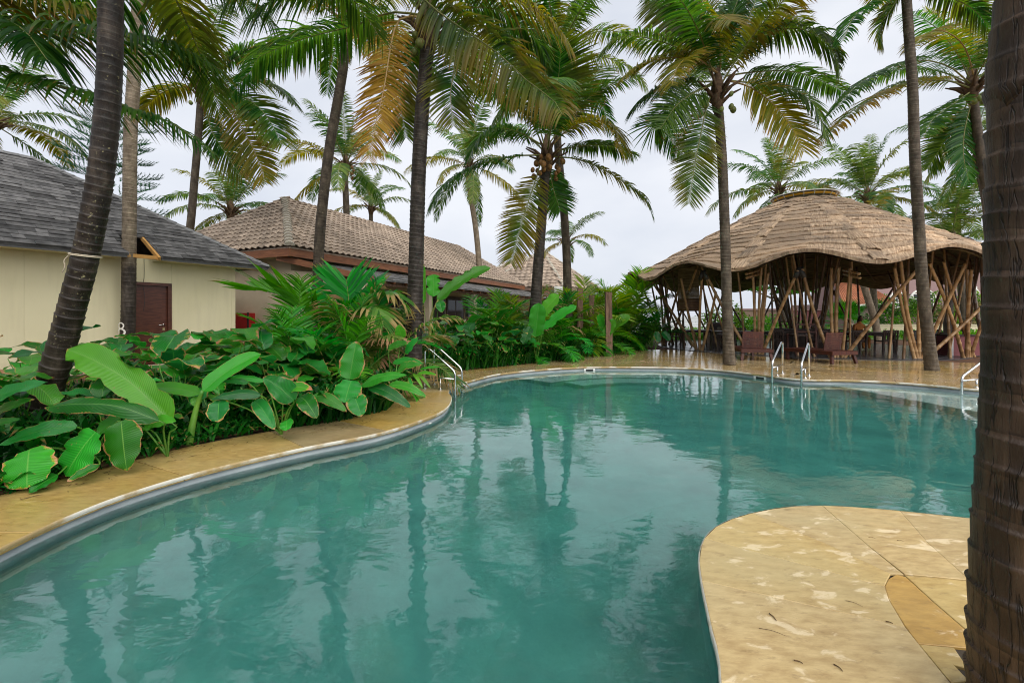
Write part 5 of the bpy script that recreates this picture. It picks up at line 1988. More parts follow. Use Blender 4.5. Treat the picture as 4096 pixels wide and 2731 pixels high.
# palm on the far deck
pm = palm('tall palm growing out of the wet deck in front of the pavilion', [(1675, 836), (1672, 760), (1668, 640), (1664, 500), (1658, 360), (1648, 220)], 13.2, 0.145, 0.13, 'trunk_mid', L_=4.4, nf=8, seg=16, seed=17, elev_lo=0, elev_hi=3, nuts='green', nnut=9, rings=0.11, flare=1.25, customs=[
    (z4((830, 520), (620, 410), (430, 410), (250, 470), (150, 560)), 13.2, 12, 0.85, 0.7, YEL, 85, 0.055),
    (z4((830, 520), (700, 420), (620, 400), (540, 470), (500, 600)), 13.2, 10.9, 0.85, 0.6, YEL, 85, 0.05),
    (z4((830, 500), (600, 360), (350, 270), (130, 260), (0, 380)), 13.2, 12.6, 0.9, 0.8, ('frond_green', 'rachis'), 90, 0.055),
    (z4((830, 480), (690, 220), (500, 60), (330, -10)), 13.2, 13, 0.95, 0.4, ('frond_green', 'rachis'), 90, 0.055, dict(facecam=0.9, lift=0.12)),
    (z4((840, 480), (835, 250), (830, 110), (920, 150)), 13.2, 11.4, 0.75, 0.7, YEL, 70, 0.05, dict(facecam=0.5, lift=0.12)),
    (z4((870, 500), (1050, 310), (1300, 200), (1500, 240), (1630, 370), (1660, 480)), 13.2, 11.5, 1.05, 0.95, ('frond_green', 'rachis'), 100, 0.06),
    (z4((860, 480), (960, 250), (1060, 80), (1100, -60)), 13.2, 13.5, 1.0, 0.4, ('frond_green', 'rachis'), 90, 0.055, dict(facecam=0.9, lift=0.12)),
    (z4((880, 530), (1100, 500), (1350, 500), (1560, 570), (1730, 650)), 13.2, 14.0, 0.85, 0.8, ('frond_green', 'rachis'), 90, 0.055),
    (z4((880, 560), (1050, 610), (1220, 740), (1340, 900), (1420, 1060)), 13.2, 12.6, 0.85, 0.55, YEL, 85, 0.055, dict(facecam=0.9, lift=0.12)),
    (z4((880, 560), (1150, 590), (1380, 640), (1510, 760), (1590, 990)), 13.2, 12.6, 0.8, 0.6, ('frond_green', 'rachis'), 85, 0.055, dict(facecam=0.5, lift=0.12)),
    (z4((800, 600), (745, 740), (700, 950), (660, 1150), (620, 1420)), 13.2, 13, 0.72, 0.25, ('frond_green', 'rachis'), 85, 0.05, dict(facecam=0.9, lift=0.12)),
    (z4((790, 590), (650, 650), (530, 740), (420, 900)), 13.2, 12, 0.75, 0.5, ('frond_green', 'rachis'), 75, 0.05, dict(facecam=0.9, lift=0.12)),
    (z4((790, 570), (560, 580), (350, 650), (210, 790)), 13.2, 12.8, 0.85, 0.75, ('frond_green', 'rachis'), 85, 0.055),
    (z4((780, 580), (480, 740), (350, 880), (450, 920), (590, 1080)), 13.2, 14.2, 0.65, 0.5, ('frond_green', 'rachis'), 75, 0.05, dict(facecam=0.5, lift=0.12)),
    (z4((870, 490), (1100, 200), (1300, 100), (1430, 160)), 13.2, 14.2, 0.95, 0.7, ('frond_green', 'rachis'), 85, 0.055)])
# palm on the right of the deck
pn = palm('tall slim palm on the far deck right of the wooden loungers', [(2141, 851), (2130, 760), (2118, 640), (2108, 480), (2100, 330), (2096, 200), (2086, 60)], 11.84, 0.135, 0.105, 'trunk_mid', L_=4.3, nf=10, seg=16, crown=PD(2078, -60, 11.84), seed=18, elev_lo=0, elev_hi=4, rings=0.11, flare=1.2, customs=[
    (z5((760, -160), (650, -40), (500, 30), (380, 110), (300, 290)), 11.8, 10.6, 0.75, 0.7, ('frond_green', 'rachis'), 80, 0.05),
    (z5((760, -160), (640, 60), (560, 180), (580, 330)), 11.8, 12.4, 0.7, 0.6, ('frond_green', 'rachis'), 70, 0.05),
    (z5((780, -160), (1000, -40), (1200, 60), (1330, 200)), 11.8, 11.5, 0.8, 0.7, ('frond_green', 'rachis'), 80, 0.05)])
# palms at the right, mostly behind the foreground trunk
pq = palm('curved palm at the right, half hidden by the big foreground trunk', [(2300, 830), (2285, 600), (2262, 420), (2243, 290), (2232, 205)], 16.0, 0.17, 0.14, 'trunk_mid', L_=4.4, nf=12, seg=12, seed=19, elev_lo=0, elev_hi=5, nuts='green', nnut=6, customs=[
    (z5((1200, 600), (1050, 470), (850, 420), (650, 460), (420, 580), (200, 810)), 16, 12.6, 0.95, 0.8, ('frond_green', 'rachis'), 95, 0.06),
    (z5((1200, 620), (1000, 560), (700, 600), (400, 750), (120, 1010)), 16, 13.2, 0.9, 0.75, ('frond_green', 'rachis'), 95, 0.06),
    (z5((1220, 560), (1150, 330), (1010, 220), (880, 240), (780, 340)), 16, 12.8, 0.9, 0.6, YEL, 85, 0.055),
    (z5((1190, 640), (1080, 720), (930, 830), (860, 960)), 16, 14, 0.85, 0.6, ('frond_green', 'rachis'), 80, 0.06),
    (z5((1190, 650), (1110, 850), (1000, 1000), (890, 1180)), 16, 16.5, 0.8, 0.5, ('frond_green', 'rachis'), 80, 0.06, dict(facecam=0.9, lift=0.12)),
    (z5((1210, 660), (1150, 900), (1140, 1080), (1180, 1270)), 16, 16, 0.7, 0.4, ('frond_green', 'rachis'), 70, 0.06, dict(facecam=0.9, lift=0.12))])
palm('palm crown rising behind the left shoulder of the thatched roof', [(1800, 740), (1790, 560), (1788, 440)], 31, 0.2, 0.17, L_=4.8, nf=22, kind='far', seed=20, elev_hi=8, yellow=0.12, nuts='green', nnut=6)
palm('wind-swept palm crown directly behind the right of the thatched roof top', [(2010, 740), (2000, 560), (1992, 455)], 31, 0.2, 0.17, L_=4.8, nf=22, kind='far', seed=21, elev_hi=7, yellow=0.12, nuts='green', nnut=6)
palm('lower palm crown behind the pavilion, beside the foreground trunk', [(2215, 760), (2205, 620), (2198, 500)], 28, 0.2, 0.16, L_=4.0, nf=20, kind='far', seed=22, elev_hi=8, yellow=0.2)
palm('thin palm trunk and crown at the far right behind the curved palm', [(2275, 800), (2268, 520), (2250, 400), (2238, 330)], 23, 0.15, 0.13, L_=3.6, nf=16, kind='far', seed=23, elev_lo=2, elev_hi=9, yellow=0.2)
palm('yellowish palm fronds above the left end of the shingle roof', [(-40, 700), (-30, 400), (-20, 290)], 19, 0.18, 0.15, L_=4.2, nf=18, kind='far', seed=24, elev_lo=1, elev_hi=8, yellow=0.5)
# foreground trunk on the right
pf = palm('massive dark cracked palm trunk filling the right edge of the picture', [(2352, 1640), (2350, 1500), (2348, 1350), (2355, 1180), (2366, 1000), (2374, 800), (2380, 600), (2384, 400), (2392, 200), (2402, 0)], 1.6, 0.131, 0.129, 'trunk_fore', L_=3.8, nf=14, seg=48, rings=0.115, crown=(2.15, 1.4, 6.4), seed=25, elev_lo=0, elev_hi=5, amp=0.045, flare=1.12)

# rope round the left trunk
rp = thing('rope', 'pale thin rope knotted round the dark left palm trunk', 'rope', PD(190, 585, 4.85))
c_ = PD(196, 588, 5.0)
mb = MB()
for k in range(2):
    pts = [c_ + Vector((0.135 * math.cos(a), 0.135 * math.sin(a), -0.02 * math.cos(a + 0.4) + 0.012 * k)) for a in np.linspace(0, 2 * pi, 36)]
    mb.tube(pts, 0.0055, 6, False)
put('loop', mb.mesh('loop', True), MATS['rope'], rp, world=True)
a_ = c_ + Vector((-0.125, -0.06, 0.0))
put('tail', MB().tube(smooth_path([a_, a_ + Vector((-0.03, -0.02, -0.06)), a_ + Vector((-0.02, -0.02, -0.12)), a_ + Vector((-0.05, -0.02, -0.19))], 14), 0.005, 6).mesh('tail', True), MATS['rope'], rp, world=True)

# painted figure 8 on the palm by the door: stroke ribbons laid on the bark
c_ = PD(294, 757, 11.2)
mb = MB()
for dz, h, w_ in ((0.10, 0.075, 0.075), (-0.055, 0.085, 0.10)):
    n_ = 22
    vv, ff = [], []
    for i in range(n_):
        a = 2 * pi * i / n_
        for k in (0.72, 1.12):
            x = -0.025 + w_ * k * math.cos(a)
            z = dz + h * k * math.sin(a)
            vv.append((c_.x + x, c_.y - math.sqrt(max(0.185 ** 2 - x * x, 0.001)), c_.z + z))
    for i in range(n_):
        j = (i + 1) % n_
        ff.append((2 * i, 2 * i + 1, 2 * j + 1, 2 * j))
    mb.add(vv, ff)
put('painted_number', mb.mesh('painted_number'), MATS['white_paint'], pb, world=True)

# ------------------------------------------------------------------ layered pine behind the shingle house
pine = thing('island_pine', 'dark tiered pine with brushy branches behind the shingle roof ridge', 'pine tree', P(420, 1100, 20))
tp = P(425, 330, 20)
bs = P(420, 1290, 20)
put('trunk', MB().tube([bs, bs.lerp(tp, 0.5), tp], [0.16, 0.12, 0.03], 8).mesh('trunk', True), MATS['trunk_dark'], pine, world=True)
rng = np.random.default_rng(5)
for tier in range(9):
    z = bs.z + 2.6 + tier * 0.75
    ln = 2.9 - tier * 0.2
    c_ = Vector((bs.x + 0.03 * tier, 20, z))
    for b in range(6):
        a = b * pi / 3 + tier * 0.5 + rng.uniform(-0.2, 0.2)
        d = np.array([math.cos(a), math.sin(a), 0.0])
        V, F, U = [], [], []
        L2 = ln * rng.uniform(0.8, 1.15)
        for k in range(16):                       # side sprays along the branch
            s_ = 0.25 + 0.75 * k / 15
            o_ = np.array(c_) + d * (L2 * s_) + np.array([0, 0, 0.25 * s_ * s_ - 0.1 * s_])
            sd_ = np.cross(d, [0, 0, 1]) * (1 if k % 2 else -1)
            dr = d * 0.8 + sd_ * 0.8 + np.array([0, 0, 0.35])
            dr /= np.linalg.norm(dr)
            sl = 0.55 * (1.2 - 0.6 * s_)
            for q in range(26):
                t = q / 26
                pt = o_ + dr * sl * t + np.array([0, 0, 0.12 * t * t])
                nv = rng.normal(0, 1, 3)
                nv = nv - dr * nv.dot(dr) * 0.5
                nv /= np.linalg.norm(nv)
                tipp = pt + (nv * 0.6 + dr * 0.7 + np.array([0, 0, 0.25])) * 0.13
                w_ = np.cross(nv, dr)
                w_ = w_ / max(np.linalg.norm(w_), 1e-6) * 0.012
                n0 = len(V)
                V += [pt - w_, pt + w_, tipp]
                U += [(q % 7 / 7, 0.1), (q % 7 / 7, 0.1), (q % 7 / 7, 0.7)]
                F.append((n0, n0 + 1, n0 + 2))
        ob = put('branch', newmesh('branch', V, F, U), MATS['pine_needle'], pine, world=True)

# ================================================================== PLANTING
def blade_arrays(path, width, nv=14, nu=6, side=None, fold=0.18, wav=0.04, seed=0, shape='paddle', curl=0.0, nhint=(0, -0.7, 0.7), tear=0):
    """broad leaf surface along a path; returns verts, faces, uvs"""
    rr = random.Random(seed)
    p = smooth_path(path, nv + 1)
    T = np.gradient(p, axis=0)
    T /= np.linalg.norm(T, axis=1, keepdims=True)
    nh = np.array(nhint, dtype=float)
    V, U = [], []
    ph1, ph2 = rr.uniform(0, 6), rr.uniform(0, 6)
    f1 = rr.uniform(2.0, 3.6)
    for i in range(nv + 1):
        v = i / nv
        if shape == 'paddle':
            w = (math.sin(pi * min(1, v ** 0.72 * 0.97 + 0.03)) ** 0.62) if v < 1 else 0.02
        elif shape == 'round':
            w = (math.sin(pi * min(1, v * 0.93 + 0.07)) ** 0.5) if v < 1 else 0.05
        else:                                  # long banana blade
            w = min(1.0, (v / 0.12) ** 0.6) * (1 - max(0, (v - 0.72) / 0.28) ** 2.2) ** 0.7 if v < 1 else 0.03
        w = max(w, 0.02)
        t = T[i]
        s = np.cross(t, nh)
        s /= max(np.linalg.norm(s), 1e-6)
        n_ = np.cross(s, t)
        for j in range(nu + 1):
            u = j / nu * 2 - 1
            e = abs(u)
            sg = 1 if u > 0 else -1
            wave = wav * e ** 1.6 * (math.sin(v * f1 * 6.28 + (ph1 if sg > 0 else ph2)) + 0.5 * math.sin(v * f1 * 14 + ph2 * sg))
            x = u * w * width / 2
            z = fold * e * w * width / 2 - curl * (e * w) ** 2 * width / 2 + wave * width
            inset = 0.0
            if tear and e > 0.9 and rr.random() < tear:
                x *= rr.uniform(0.55, 0.85)
            V.append(p[i] + s * x + n_ * z)
            U.append((j / nu, v))
    F = []
    for i in range(nv):
        for j in range(nu):
            a = i * (nu + 1) + j
            F.append((a, a + 1, a + nu + 2, a + nu + 1))
    return V, F, U


def leaf_obj_mesh(name, blade, stem, r, mats):
    V, F, U = blade
    V = [tuple(q) for q in V]
    nb_ = len(F)
    F = list(F)
    U = list(U)
    if stem is not None:
        sv, sf = tube(stem, np.linspace(r, r * 0.55, len(stem)), 6, False)
        n0 = len(V)
        V += [tuple(q) for q in sv]
        U += [(0.5, 0.5)] * len(sv)
        F += [tuple(i + n0 for i in q) for q in sf]
    me = newmesh(name, V, F, U, True)
    me.materials.append(MATS[mats[0]])
    me.materials.append(MATS[mats[1]])
    mi = np.zeros(len(F), dtype=np.int32)
    mi[nb_:] = 1
    me.polygons.foreach_set('material_index', mi)
    return me


# shared leaf shapes on their stalks; the stalk's foot is the origin and the leaf leans along +x
CAL = {}


def cal_variant(kind, i):
    key = (kind, i)
    if key in CAL:
        return CAL[key]
    rr = random.Random(hash(i) * 31 + len(kind))
    if kind == 'banana':
        H, lean_, bl, bw = 1.0 + 0.25 * (i % 3), R([8, 18, 30, 42, 14, 25][i % 6]), 1.5 + 0.15 * (i % 3), 0.42
        bend = R([35, 60, 80, 90, 45, 75][i % 6])
        mats, shape = ('banana_leaf', 'stem_yellow'), 'banana'
    else:
        H = rr.uniform(0.45, 0.85)
        lean_ = R(rr.uniform(8, 44))
        bl, bw = rr.uniform(0.46, 0.74), rr.uniform(0.25, 0.36)
        bend = R(rr.uniform(35, 105))
        mats, shape = (('calathea_leaf' if i % 3 else 'calathea_dark'), 'stem_green'), ('round' if i % 4 == 1 else 'paddle')
    st = []
    x = z = 0.0
    n_ = 8
    for k in range(n_ + 1):
        st.append((x, 0.03 * math.sin(k), z))
        a = lean_ * (0.4 + 0.9 * k / n_)
        x += math.sin(a) * H / n_
        z += math.cos(a) * H / n_
    a0 = lean_ * 1.3
    path = []
    for k in range(9):
        path.append((x, 0.04 * math.sin(k * 0.6 + i) * bl, z))
        a = a0 + R(20) + bend * (k / 8.0) ** (0.8 if kind == 'banana' else 0.6)
        x += math.sin(a) * bl / 8
        z += math.cos(a) * bl / 8
    bld = blade_arrays(path, bw, 18 if kind == 'banana' else 12, 6, fold=rr.uniform(0.05, 0.4), wav=0.06 if kind != 'banana' else 0.02, seed=i * 7 + 1, shape=shape, curl=0.1, nhint=(-0.5, 0.05, 1.0), tear=0.25 if kind == 'banana' else 0.0)
    CAL[key] = leaf_obj_mesh('leaf', bld, st, 0.011 if kind != 'banana' else 0.03, mats)
    return CAL[key]


ARE = {}


def areca_variant(kind, i):
    key = (kind, i)
    if key not in ARE:
        el = [86, 80, 74, 66, 58, 48, 38, 26][i]
        dr = [35, 55, 75, 90, 100, 105, 105, 100][i]
        mats = {'areca': ('areca', 'stem_green'), 'tired': ('areca_tired', 'stem_yellow'), 'bright': ('areca_bright', 'stem_yellow')}[kind]
        ARE[key] = frond_mesh('frond', frond_path(1.9, el, dr, 1.5, sidebend=0.05 * (-1) ** i), 0.42, 34, 0.042, 0.45 if kind != 'tired' else 1.1, 900 + i, bare=0.26, rr=0.016, mats=mats, lift=0.45, fwd=0.8, segs=3)
    return ARE[key]


ORD = ['first', 'second', 'third', 'fourth', 'fifth', 'sixth', 'seventh', 'eighth', 'ninth', 'tenth', 'eleventh', 'twelfth', 'thirteenth', 'fourteenth', 'fifteenth', 'sixteenth', 'seventeenth', 'eighteenth', 'nineteenth', 'twentieth']


def clump(x, y, n, sc, label, group, seed, kind='calathea', z=0.0, facing=None, spread=0.16):
    rr = random.Random(seed)
    t_ = thing('broadleaf_plant' if kind == 'calathea' else 'banana_plant', label, 'plant', (x, y, z), 0, group)
    for k in range(n):
        me = cal_variant(kind, rr.randrange(18 if kind == 'calathea' else 6))
        a = k * 2.4 + rr.uniform(-0.4, 0.4)
        put('leaf', me, None, t_, loc=(rr.uniform(-spread, spread), rr.uniform(-spread, spread), -0.02), rot=(rr.uniform(-0.12, 0.12), rr.uniform(-0.12, 0.12), a), scale=sc * rr.uniform(0.75, 1.15))
    return t_


def areca(x, y, n, sc, label, group, seed, kind='areca', lo=0, hi=7, name='areca_palm', spread=0.12):
    rr = random.Random(seed)
    t_ = thing(name, label, 'plant', (x, y, 0), 0, group)
    for k in range(n):
        me = areca_variant(kind, min(7, lo + int((hi - lo + 1) * k / n)))
        put('frond', me, None, t_, loc=(rr.uniform(-spread, spread), rr.uniform(-spread, spread), -0.02), rot=(rr.uniform(-0.1, 0.1), rr.uniform(-0.1, 0.1), k * 2.4 + seed), scale=sc * rr.uniform(0.8, 1.15))
    return t_


def zA(x, y):
    return (x * 0.4785, 1300 + y * 0.4785)


def zB(x, y):
    return (600 + x * 0.3507, 1250 + y * 0.3507)


def zC(x, y):
    return (1200 + x * 0.3507, 1250 + y * 0.3507)


def z33(x, y):
    return (1600 + x * 0.5102, 1000 + y * 0.5102)


def hand_leaf(t_, zf, base, tip, wpx, Y, shape='paddle', mat='calathea_leaf', dY=-0.15, arch=0.12, foot=None, fold=0.22, wav=0.05, scale=None, side=0.0, curl=0.1, nh=(0, -0.75, 0.65), tear=0.0):
    """a leaf placed where the photo shows it: stalk end and tip in pixels, depth by the bed it grows in"""
    k = {zA: 0.4785, zB: 0.3507, zC: 0.3507, z33: 0.5102}[zf]
    a, b = P(*zf(*base), Y), P(*zf(*tip), Y + dY)
    L_ = (b - a).length
    w = wpx * k / FPX * Y
    m1 = a.lerp(b, 0.35) + Vector((side * L_, -0.25 * arch * L_, arch * L_))
    m2 = a.lerp(b, 0.7) + Vector((side * L_, -0.3 * arch * L_, arch * L_ * 0.8))
    FSEED[0] += 1
    bl = blade_arrays([a, m1, m2, b], w, 16, 8, fold=fold, wav=wav, seed=FSEED[0], shape=shape, curl=curl, nhint=nh, tear=tear)
    st = None
    if foot is not None:
        f_ = Vector(foot)
        st = smooth_path([f_, f_.lerp(a, 0.5) + Vector((0, 0, 0.08)), a + (a - m1) * 0.15, a], 8)
    me = leaf_obj_mesh('leaf', bl, st, 0.011, (mat, 'stem_green'))
    ob = put('leaf', me, None, t_, world=True)
    return ob


# hand-placed foreground plants
f1 = thing('broadleaf_plant', 'clump with three big round scorched-edged leaves drooping over the coping, bottom left', 'plant', (-3.95, 4.2, 0))
ft = (-3.95, 4.25, 0)
hand_leaf(f1, zA, (245, 1040), (225, 1365), 400, 3.72, 'round', foot=ft, dY=-0.12, arch=0.05, fold=0.06)
hand_leaf(f1, zA, (800, 890), (545, 1262), 340, 3.95, 'round', foot=ft, dY=-0.12, arch=0.05, fold=0.08)
hand_leaf(f1, zA, (1012, 800), (1060, 1222), 285, 4.1, 'paddle', foot=ft, dY=-0.1, arch=0.05, fold=0.1, mat='calathea_dark')
hand_leaf(f1, zA, (640, 850), (0, 1005), 150, 3.9, 'paddle', foot=ft, dY=-0.2, arch=0.08)
hand_leaf(f1, zA, (480, 1250), (235, 1405), 130, 3.72, 'paddle', foot=ft, arch=0.04, mat='calathea_dark')
hand_leaf(f1, zA, (830, 1170), (560, 1310), 90, 3.85, 'paddle', foot=ft, arch=0.04, mat='calathea_dark')
f2 = thing('banana_plant', 'young banana with one long pale leaf arching left in front of the trunk', 'plant', (-3.15, 4.85, 0))
ft = tuple(P(*zA(1400, 1060), 4.55)[:2]) + (0,)
hand_leaf(f2, zA, (1440, 820), (560, 200), 250, 4.55, 'banana', 'banana_leaf', dY=0.1, arch=0.10, foot=ft, fold=0.45, wav=0.025, tear=0.15)
hand_leaf(f2, zA, (1330, 800), (372, 690), 150, 4.3, 'banana', 'calathea_dark', dY=-0.1, arch=0.10, foot=ft, fold=-0.25, tear=0.12)
hand_leaf(f2, zA, (1000, 760), (800, 930), 150, 4.4, 'paddle', 'banana_leaf', foot=ft, arch=0.02)
hand_leaf(f2, zA, (1200, 850), (1470, 800), 130, 4.5, 'paddle', 'banana_leaf', foot=ft, arch=0.05)
f3 = thing('broadleaf_plant', 'striped leaves with tan margins entering from the left edge before the trunk', 'plant', (-4.6, 3.9, 0))
ft = (-4.5, 3.85, 0)
hand_leaf(f3, zA, (-260, 770), (398, 478), 170, 3.7, 'paddle', foot=ft, arch=0.06, fold=0.25)
hand_leaf(f3, zA, (-200, 860), (290, 620), 130, 3.8, 'paddle', 'calathea_dark', foot=ft, arch=0.05, fold=0.25)
hand_leaf(f3, zA, (-160, 900), (170, 790), 90, 3.7, 'paddle', 'calathea_dark', foot=ft, arch=0.05)
f4 = thing('banana_plant', 'young banana with thick green stem and one paddle leaf raised to the right', 'plant', tuple(P(*zB(440, 1560), 4.95)[:2]) + (0,))
ft = f4.location
hand_leaf(f4, zB, (600, 900), (1262, 470), 235, 4.95, 'banana', 'banana_leaf', dY=0.3, arch=0.06, fold=0.3, wav=0.02)
hand_leaf(f4, zB, (575, 930), (-40, 860), 150, 5.0, 'banana', 'banana_leaf', dY=0.1, arch=0.05, fold=0.2)
hand_leaf(f4, zB, (560, 1050), (480, 960), 110, 5.0, 'paddle', 'banana_leaf', dY=0.0, arch=0.02)
put('stem', MB().tube(smooth_path([Vector((ft.x, ft.y, 0)), P(*zB(480, 1300), 4.95), P(*zB(540, 1050), 4.97), P(*zB(600, 890), 4.95)], 14), np.linspace(0.045, 0.018, 14), 8).mesh('stem', True), MATS['stem_green'], f4, world=True)
f5 = thing('broadleaf_plant', 'broad clump spilling low over the coping, right of the thick banana stem', 'plant', tuple(P(*zB(1500, 1100), 5.4)[:2]) + (0,))
ft = f5.location
hand_leaf(f5, zB, (790, 1000), (775, 1245), 240, 4.9, 'round', 'calathea_dark', foot=ft, arch=0.05)
hand_leaf(f5, zB, (1260, 940), (700, 985), 135, 5.0, 'paddle', 'calathea_dark', foot=ft, arch=0.08, fold=-0.2)
hand_leaf(f5, zB, (1640, 1000), (1290, 735), 270, 5.2, 'paddle', foot=ft, arch=0.05, fold=0.35)
hand_leaf(f5, zB, (1190, 1010), (1425, 1335), 170, 5.1, 'paddle', foot=ft, arch=0.1, fold=0.3)
hand_leaf(f5, zB, (1530, 900), (1855, 880), 150, 5.3, 'paddle', foot=ft, arch=0.1)
hand_leaf(f5, zB, (1710, 960), (1905, 1205), 200, 5.3, 'paddle', 'calathea_dark', foot=ft, arch=0.12)
hand_leaf(f5, zB, (1560, 1225), (1560, 1345), 150, 5.2, 'round', foot=ft, arch=0.03)
hand_leaf(f5, zB, (1300, 780), (880, 728), 80, 5.3, 'paddle', foot=ft, arch=0.04, fold=-0.2)
hand_leaf(f5, zB, (1120, 800), (800, 790), 80, 5.2, 'paddle', foot=ft, arch=0.04)
f6 = thing('broadleaf_plant', 'clump with one large upright pointed leaf over two round ones at the coping bend', 'plant', tuple(P(*zC(650, 1000), 6.5)[:2]) + (0,))
ft = f6.location
hand_leaf(f6, zC, (565, 760), (645, 325), 300, 6.0, 'paddle', foot=ft, arch=0.03, fold=0.12, dY=0.1)
hand_leaf(f6, zC, (585, 775), (510, 1028), 320, 5.9, 'round', foot=ft, arch=0.05, fold=0.1)
hand_leaf(f6, zC, (615, 950), (705, 1185), 235, 5.8, 'paddle', foot=ft, arch=0.06)
hand_leaf(f6, zC, (140, 955), (535, 1128), 140, 5.7, 'paddle', foot=ft, arch=0.12, fold=-0.15)
hand_leaf(f6, zC, (700, 830), (1218, 712), 140, 6.2, 'paddle', foot=ft, arch=0.08, fold=-0.2)
hand_leaf(f6, zC, (780, 840), (1272, 1090), 150, 6.2, 'paddle', 'calathea_dark', foot=ft, arch=0.08)
hand_leaf(f6, zC, (60, 1000), (200, 1190), 170, 5.75, 'paddle', 'calathea_dark', foot=ft, arch=0.08)
f7 = thing('broadleaf_plant', 'clump at the coping corner whose leaves reach the left ladder rail', 'plant', tuple(P(*zC(1050, 800), 7.4)[:2]) + (0,))
ft = f7.location
hand_leaf(f7, zC, (1010, 832), (1445, 965), 110, 6.6, 'paddle', foot=ft, arch=0.10, fold=0.3)
hand_leaf(f7, zC, (1110, 665), (1385, 600), 120, 6.9, 'paddle', foot=ft, arch=0.10)
hand_leaf(f7, zC, (1060, 575), (1405, 582), 90, 7.0, 'paddle', foot=ft, arch=0.08)
hand_leaf(f7, zC, (1200, 460), (1355, 285), 130, 7.3, 'paddle', foot=ft, arch=0.03)
hand_leaf(f7, zC, (1360, 655), (1615, 622), 36, 7.0, 'paddle', 'banana_leaf', foot=ft, arch=0.05)
hand_leaf(f7, zC, (1350, 690), (1560, 712), 50, 7.1, 'paddle', 'banana_leaf', foot=ft, arch=0.05)
hand_leaf(f7, zC, (1330, 700), (1490, 865), 40, 7.0, 'paddle', 'banana_leaf', foot=ft, arch=0.1)
hand_leaf(f7, zC, (1290, 700), (1400, 860), 40, 7.0, 'paddle', 'banana_leaf', foot=ft, arch=0.1)
hand_leaf(f7, zC, (1240, 740), (1290, 900), 45, 7.0, 'paddle', foot=ft, arch=0.1)
hand_leaf(f7, zC, (1010, 410), (1230, 350), 120, 7.3, 'paddle', foot=ft, arch=0.06)
hand_leaf(f7, zC, (1160, 290), (1120, 140), 130, 8.2, 'paddle', 'banana_leaf', foot=ft, arch=0.03)

# bed edge, and clumps in rows behind it
BEDGE = [(-4.35, 3.0), (-3.98, 3.54), (-3.6, 4.52), (-3.34, 5.16), (-2.9, 5.66), (-2.39, 6.0), (-1.9, 6.7), (-1.95, 7.8), (-2.3, 9.4), (-2.2, 10.6), (-1.2, 11.8), (0.97, 13.9), (3.4, 16.7), (5.9, 20.3), (6.4, 22.5)]
bed = struct(put('planting_bed', fill('planting_bed', [[(x - 0.02, y + 0.02) for x, y in BEDGE] + [(6.0, 27), (2, 33), (-6.5, 33), (-12, 14), (-14, 6), (-9, 2.5)]], 0.012), MATS['soil']))
bl = np.array(BEDGE)
sB = np.concatenate([[0], np.cumsum(np.linalg.norm(np.diff(bl, axis=0), axis=1))])


def bedpt(s, d):
    """point d metres behind the bed edge at arc length s"""
    x, y = np.interp(s, sB, bl[:, 0]), np.interp(s, sB, bl[:, 1])
    x2, y2 = np.interp(s + 0.3, sB, bl[:, 0]), np.interp(s + 0.3, sB, bl[:, 1])
    t = np.array([x2 - x, y2 - y])
    t /= max(np.linalg.norm(t), 1e-6)
    return x - t[1] * d, y + t[0] * d


gfront = 'broad-leaved clumps along the coping'
k = 0
for s in (1.6, 2.35, 3.0, 4.0, 4.7, 5.3):
    x, y = bedpt(s, 0.5)
    clump(x, y, 9, 0.66, 'low broad-leaved clump at the left coping edge, %s from the left' % ORD[k], gfront, 40 + k)
    k += 1
gmid = 'broad-leaved clumps behind the front row'
k = 0
for s, d in ((0.7, 1.3), (1.5, 1.6), (2.3, 1.3), (3.0, 1.5), (3.7, 1.3), (4.5, 1.5), (5.2, 1.4), (5.9, 1.3)):
    x, y = bedpt(s, d)
    clump(x, y, 12, 1.05, 'knee-high broad-leaved clump in the second row of the left bed, %s from the left' % ORD[k], gmid, 60 + k)
    k += 1
k = 0
for x, y in ((-6.6, 5.4), (-6.3, 6.6), (-5.5, 7.4), (-5.9, 8.6), (-4.9, 8.2), (-4.3, 7.1), (-6.9, 7.8), (-5.2, 9.6), (-6.2, 10.2), (-4.2, 9.4)):
    clump(x, y, 12, 1.02 if x < -5.7 else 1.15, 'waist-high broad-leaved clump deep in the left bed toward the cream wall, %s counted outward' % ORD[k], 'tall clumps before the cream house', 80 + k)
    k += 1
k = 0
for x, y in ((-8.0, 9.6), (-7.3, 11.2), (-7.6, 7.2), (-6.4, 12.2), (-5.6, 11.6), (-8.6, 8.6)):
    clump(x, y, 11, 0.92 if x < -7 else 1.15, 'tall broad-leaved clump close against the cream house wall, %s along it' % ORD[k], 'clumps against the cream house', 100 + k)
    k += 1
# clump right of the ladder
k = 0
for s, d in ((9.8, 0.55), (10.6, 0.5), (11.4, 0.45), (12.3, 0.45)):
    x, y = bedpt(s, d)
    clump(x, y, 15, 1.0, 'wavy-leaved clump behind the left ladder, %s going right' % ORD[k], 'wavy clumps behind the ladder', 120 + k)
    k += 1
for s, d in ((10.2, 1.3), (11.2, 1.4), (12.2, 1.3)):
    x, y = bedpt(s, d)
    clump(x, y, 13, 1.35, 'high wavy-leaved clump under the banana leaf, %s going right' % ORD[k - 4], 'high wavy clumps', 120 + k)
    k += 1

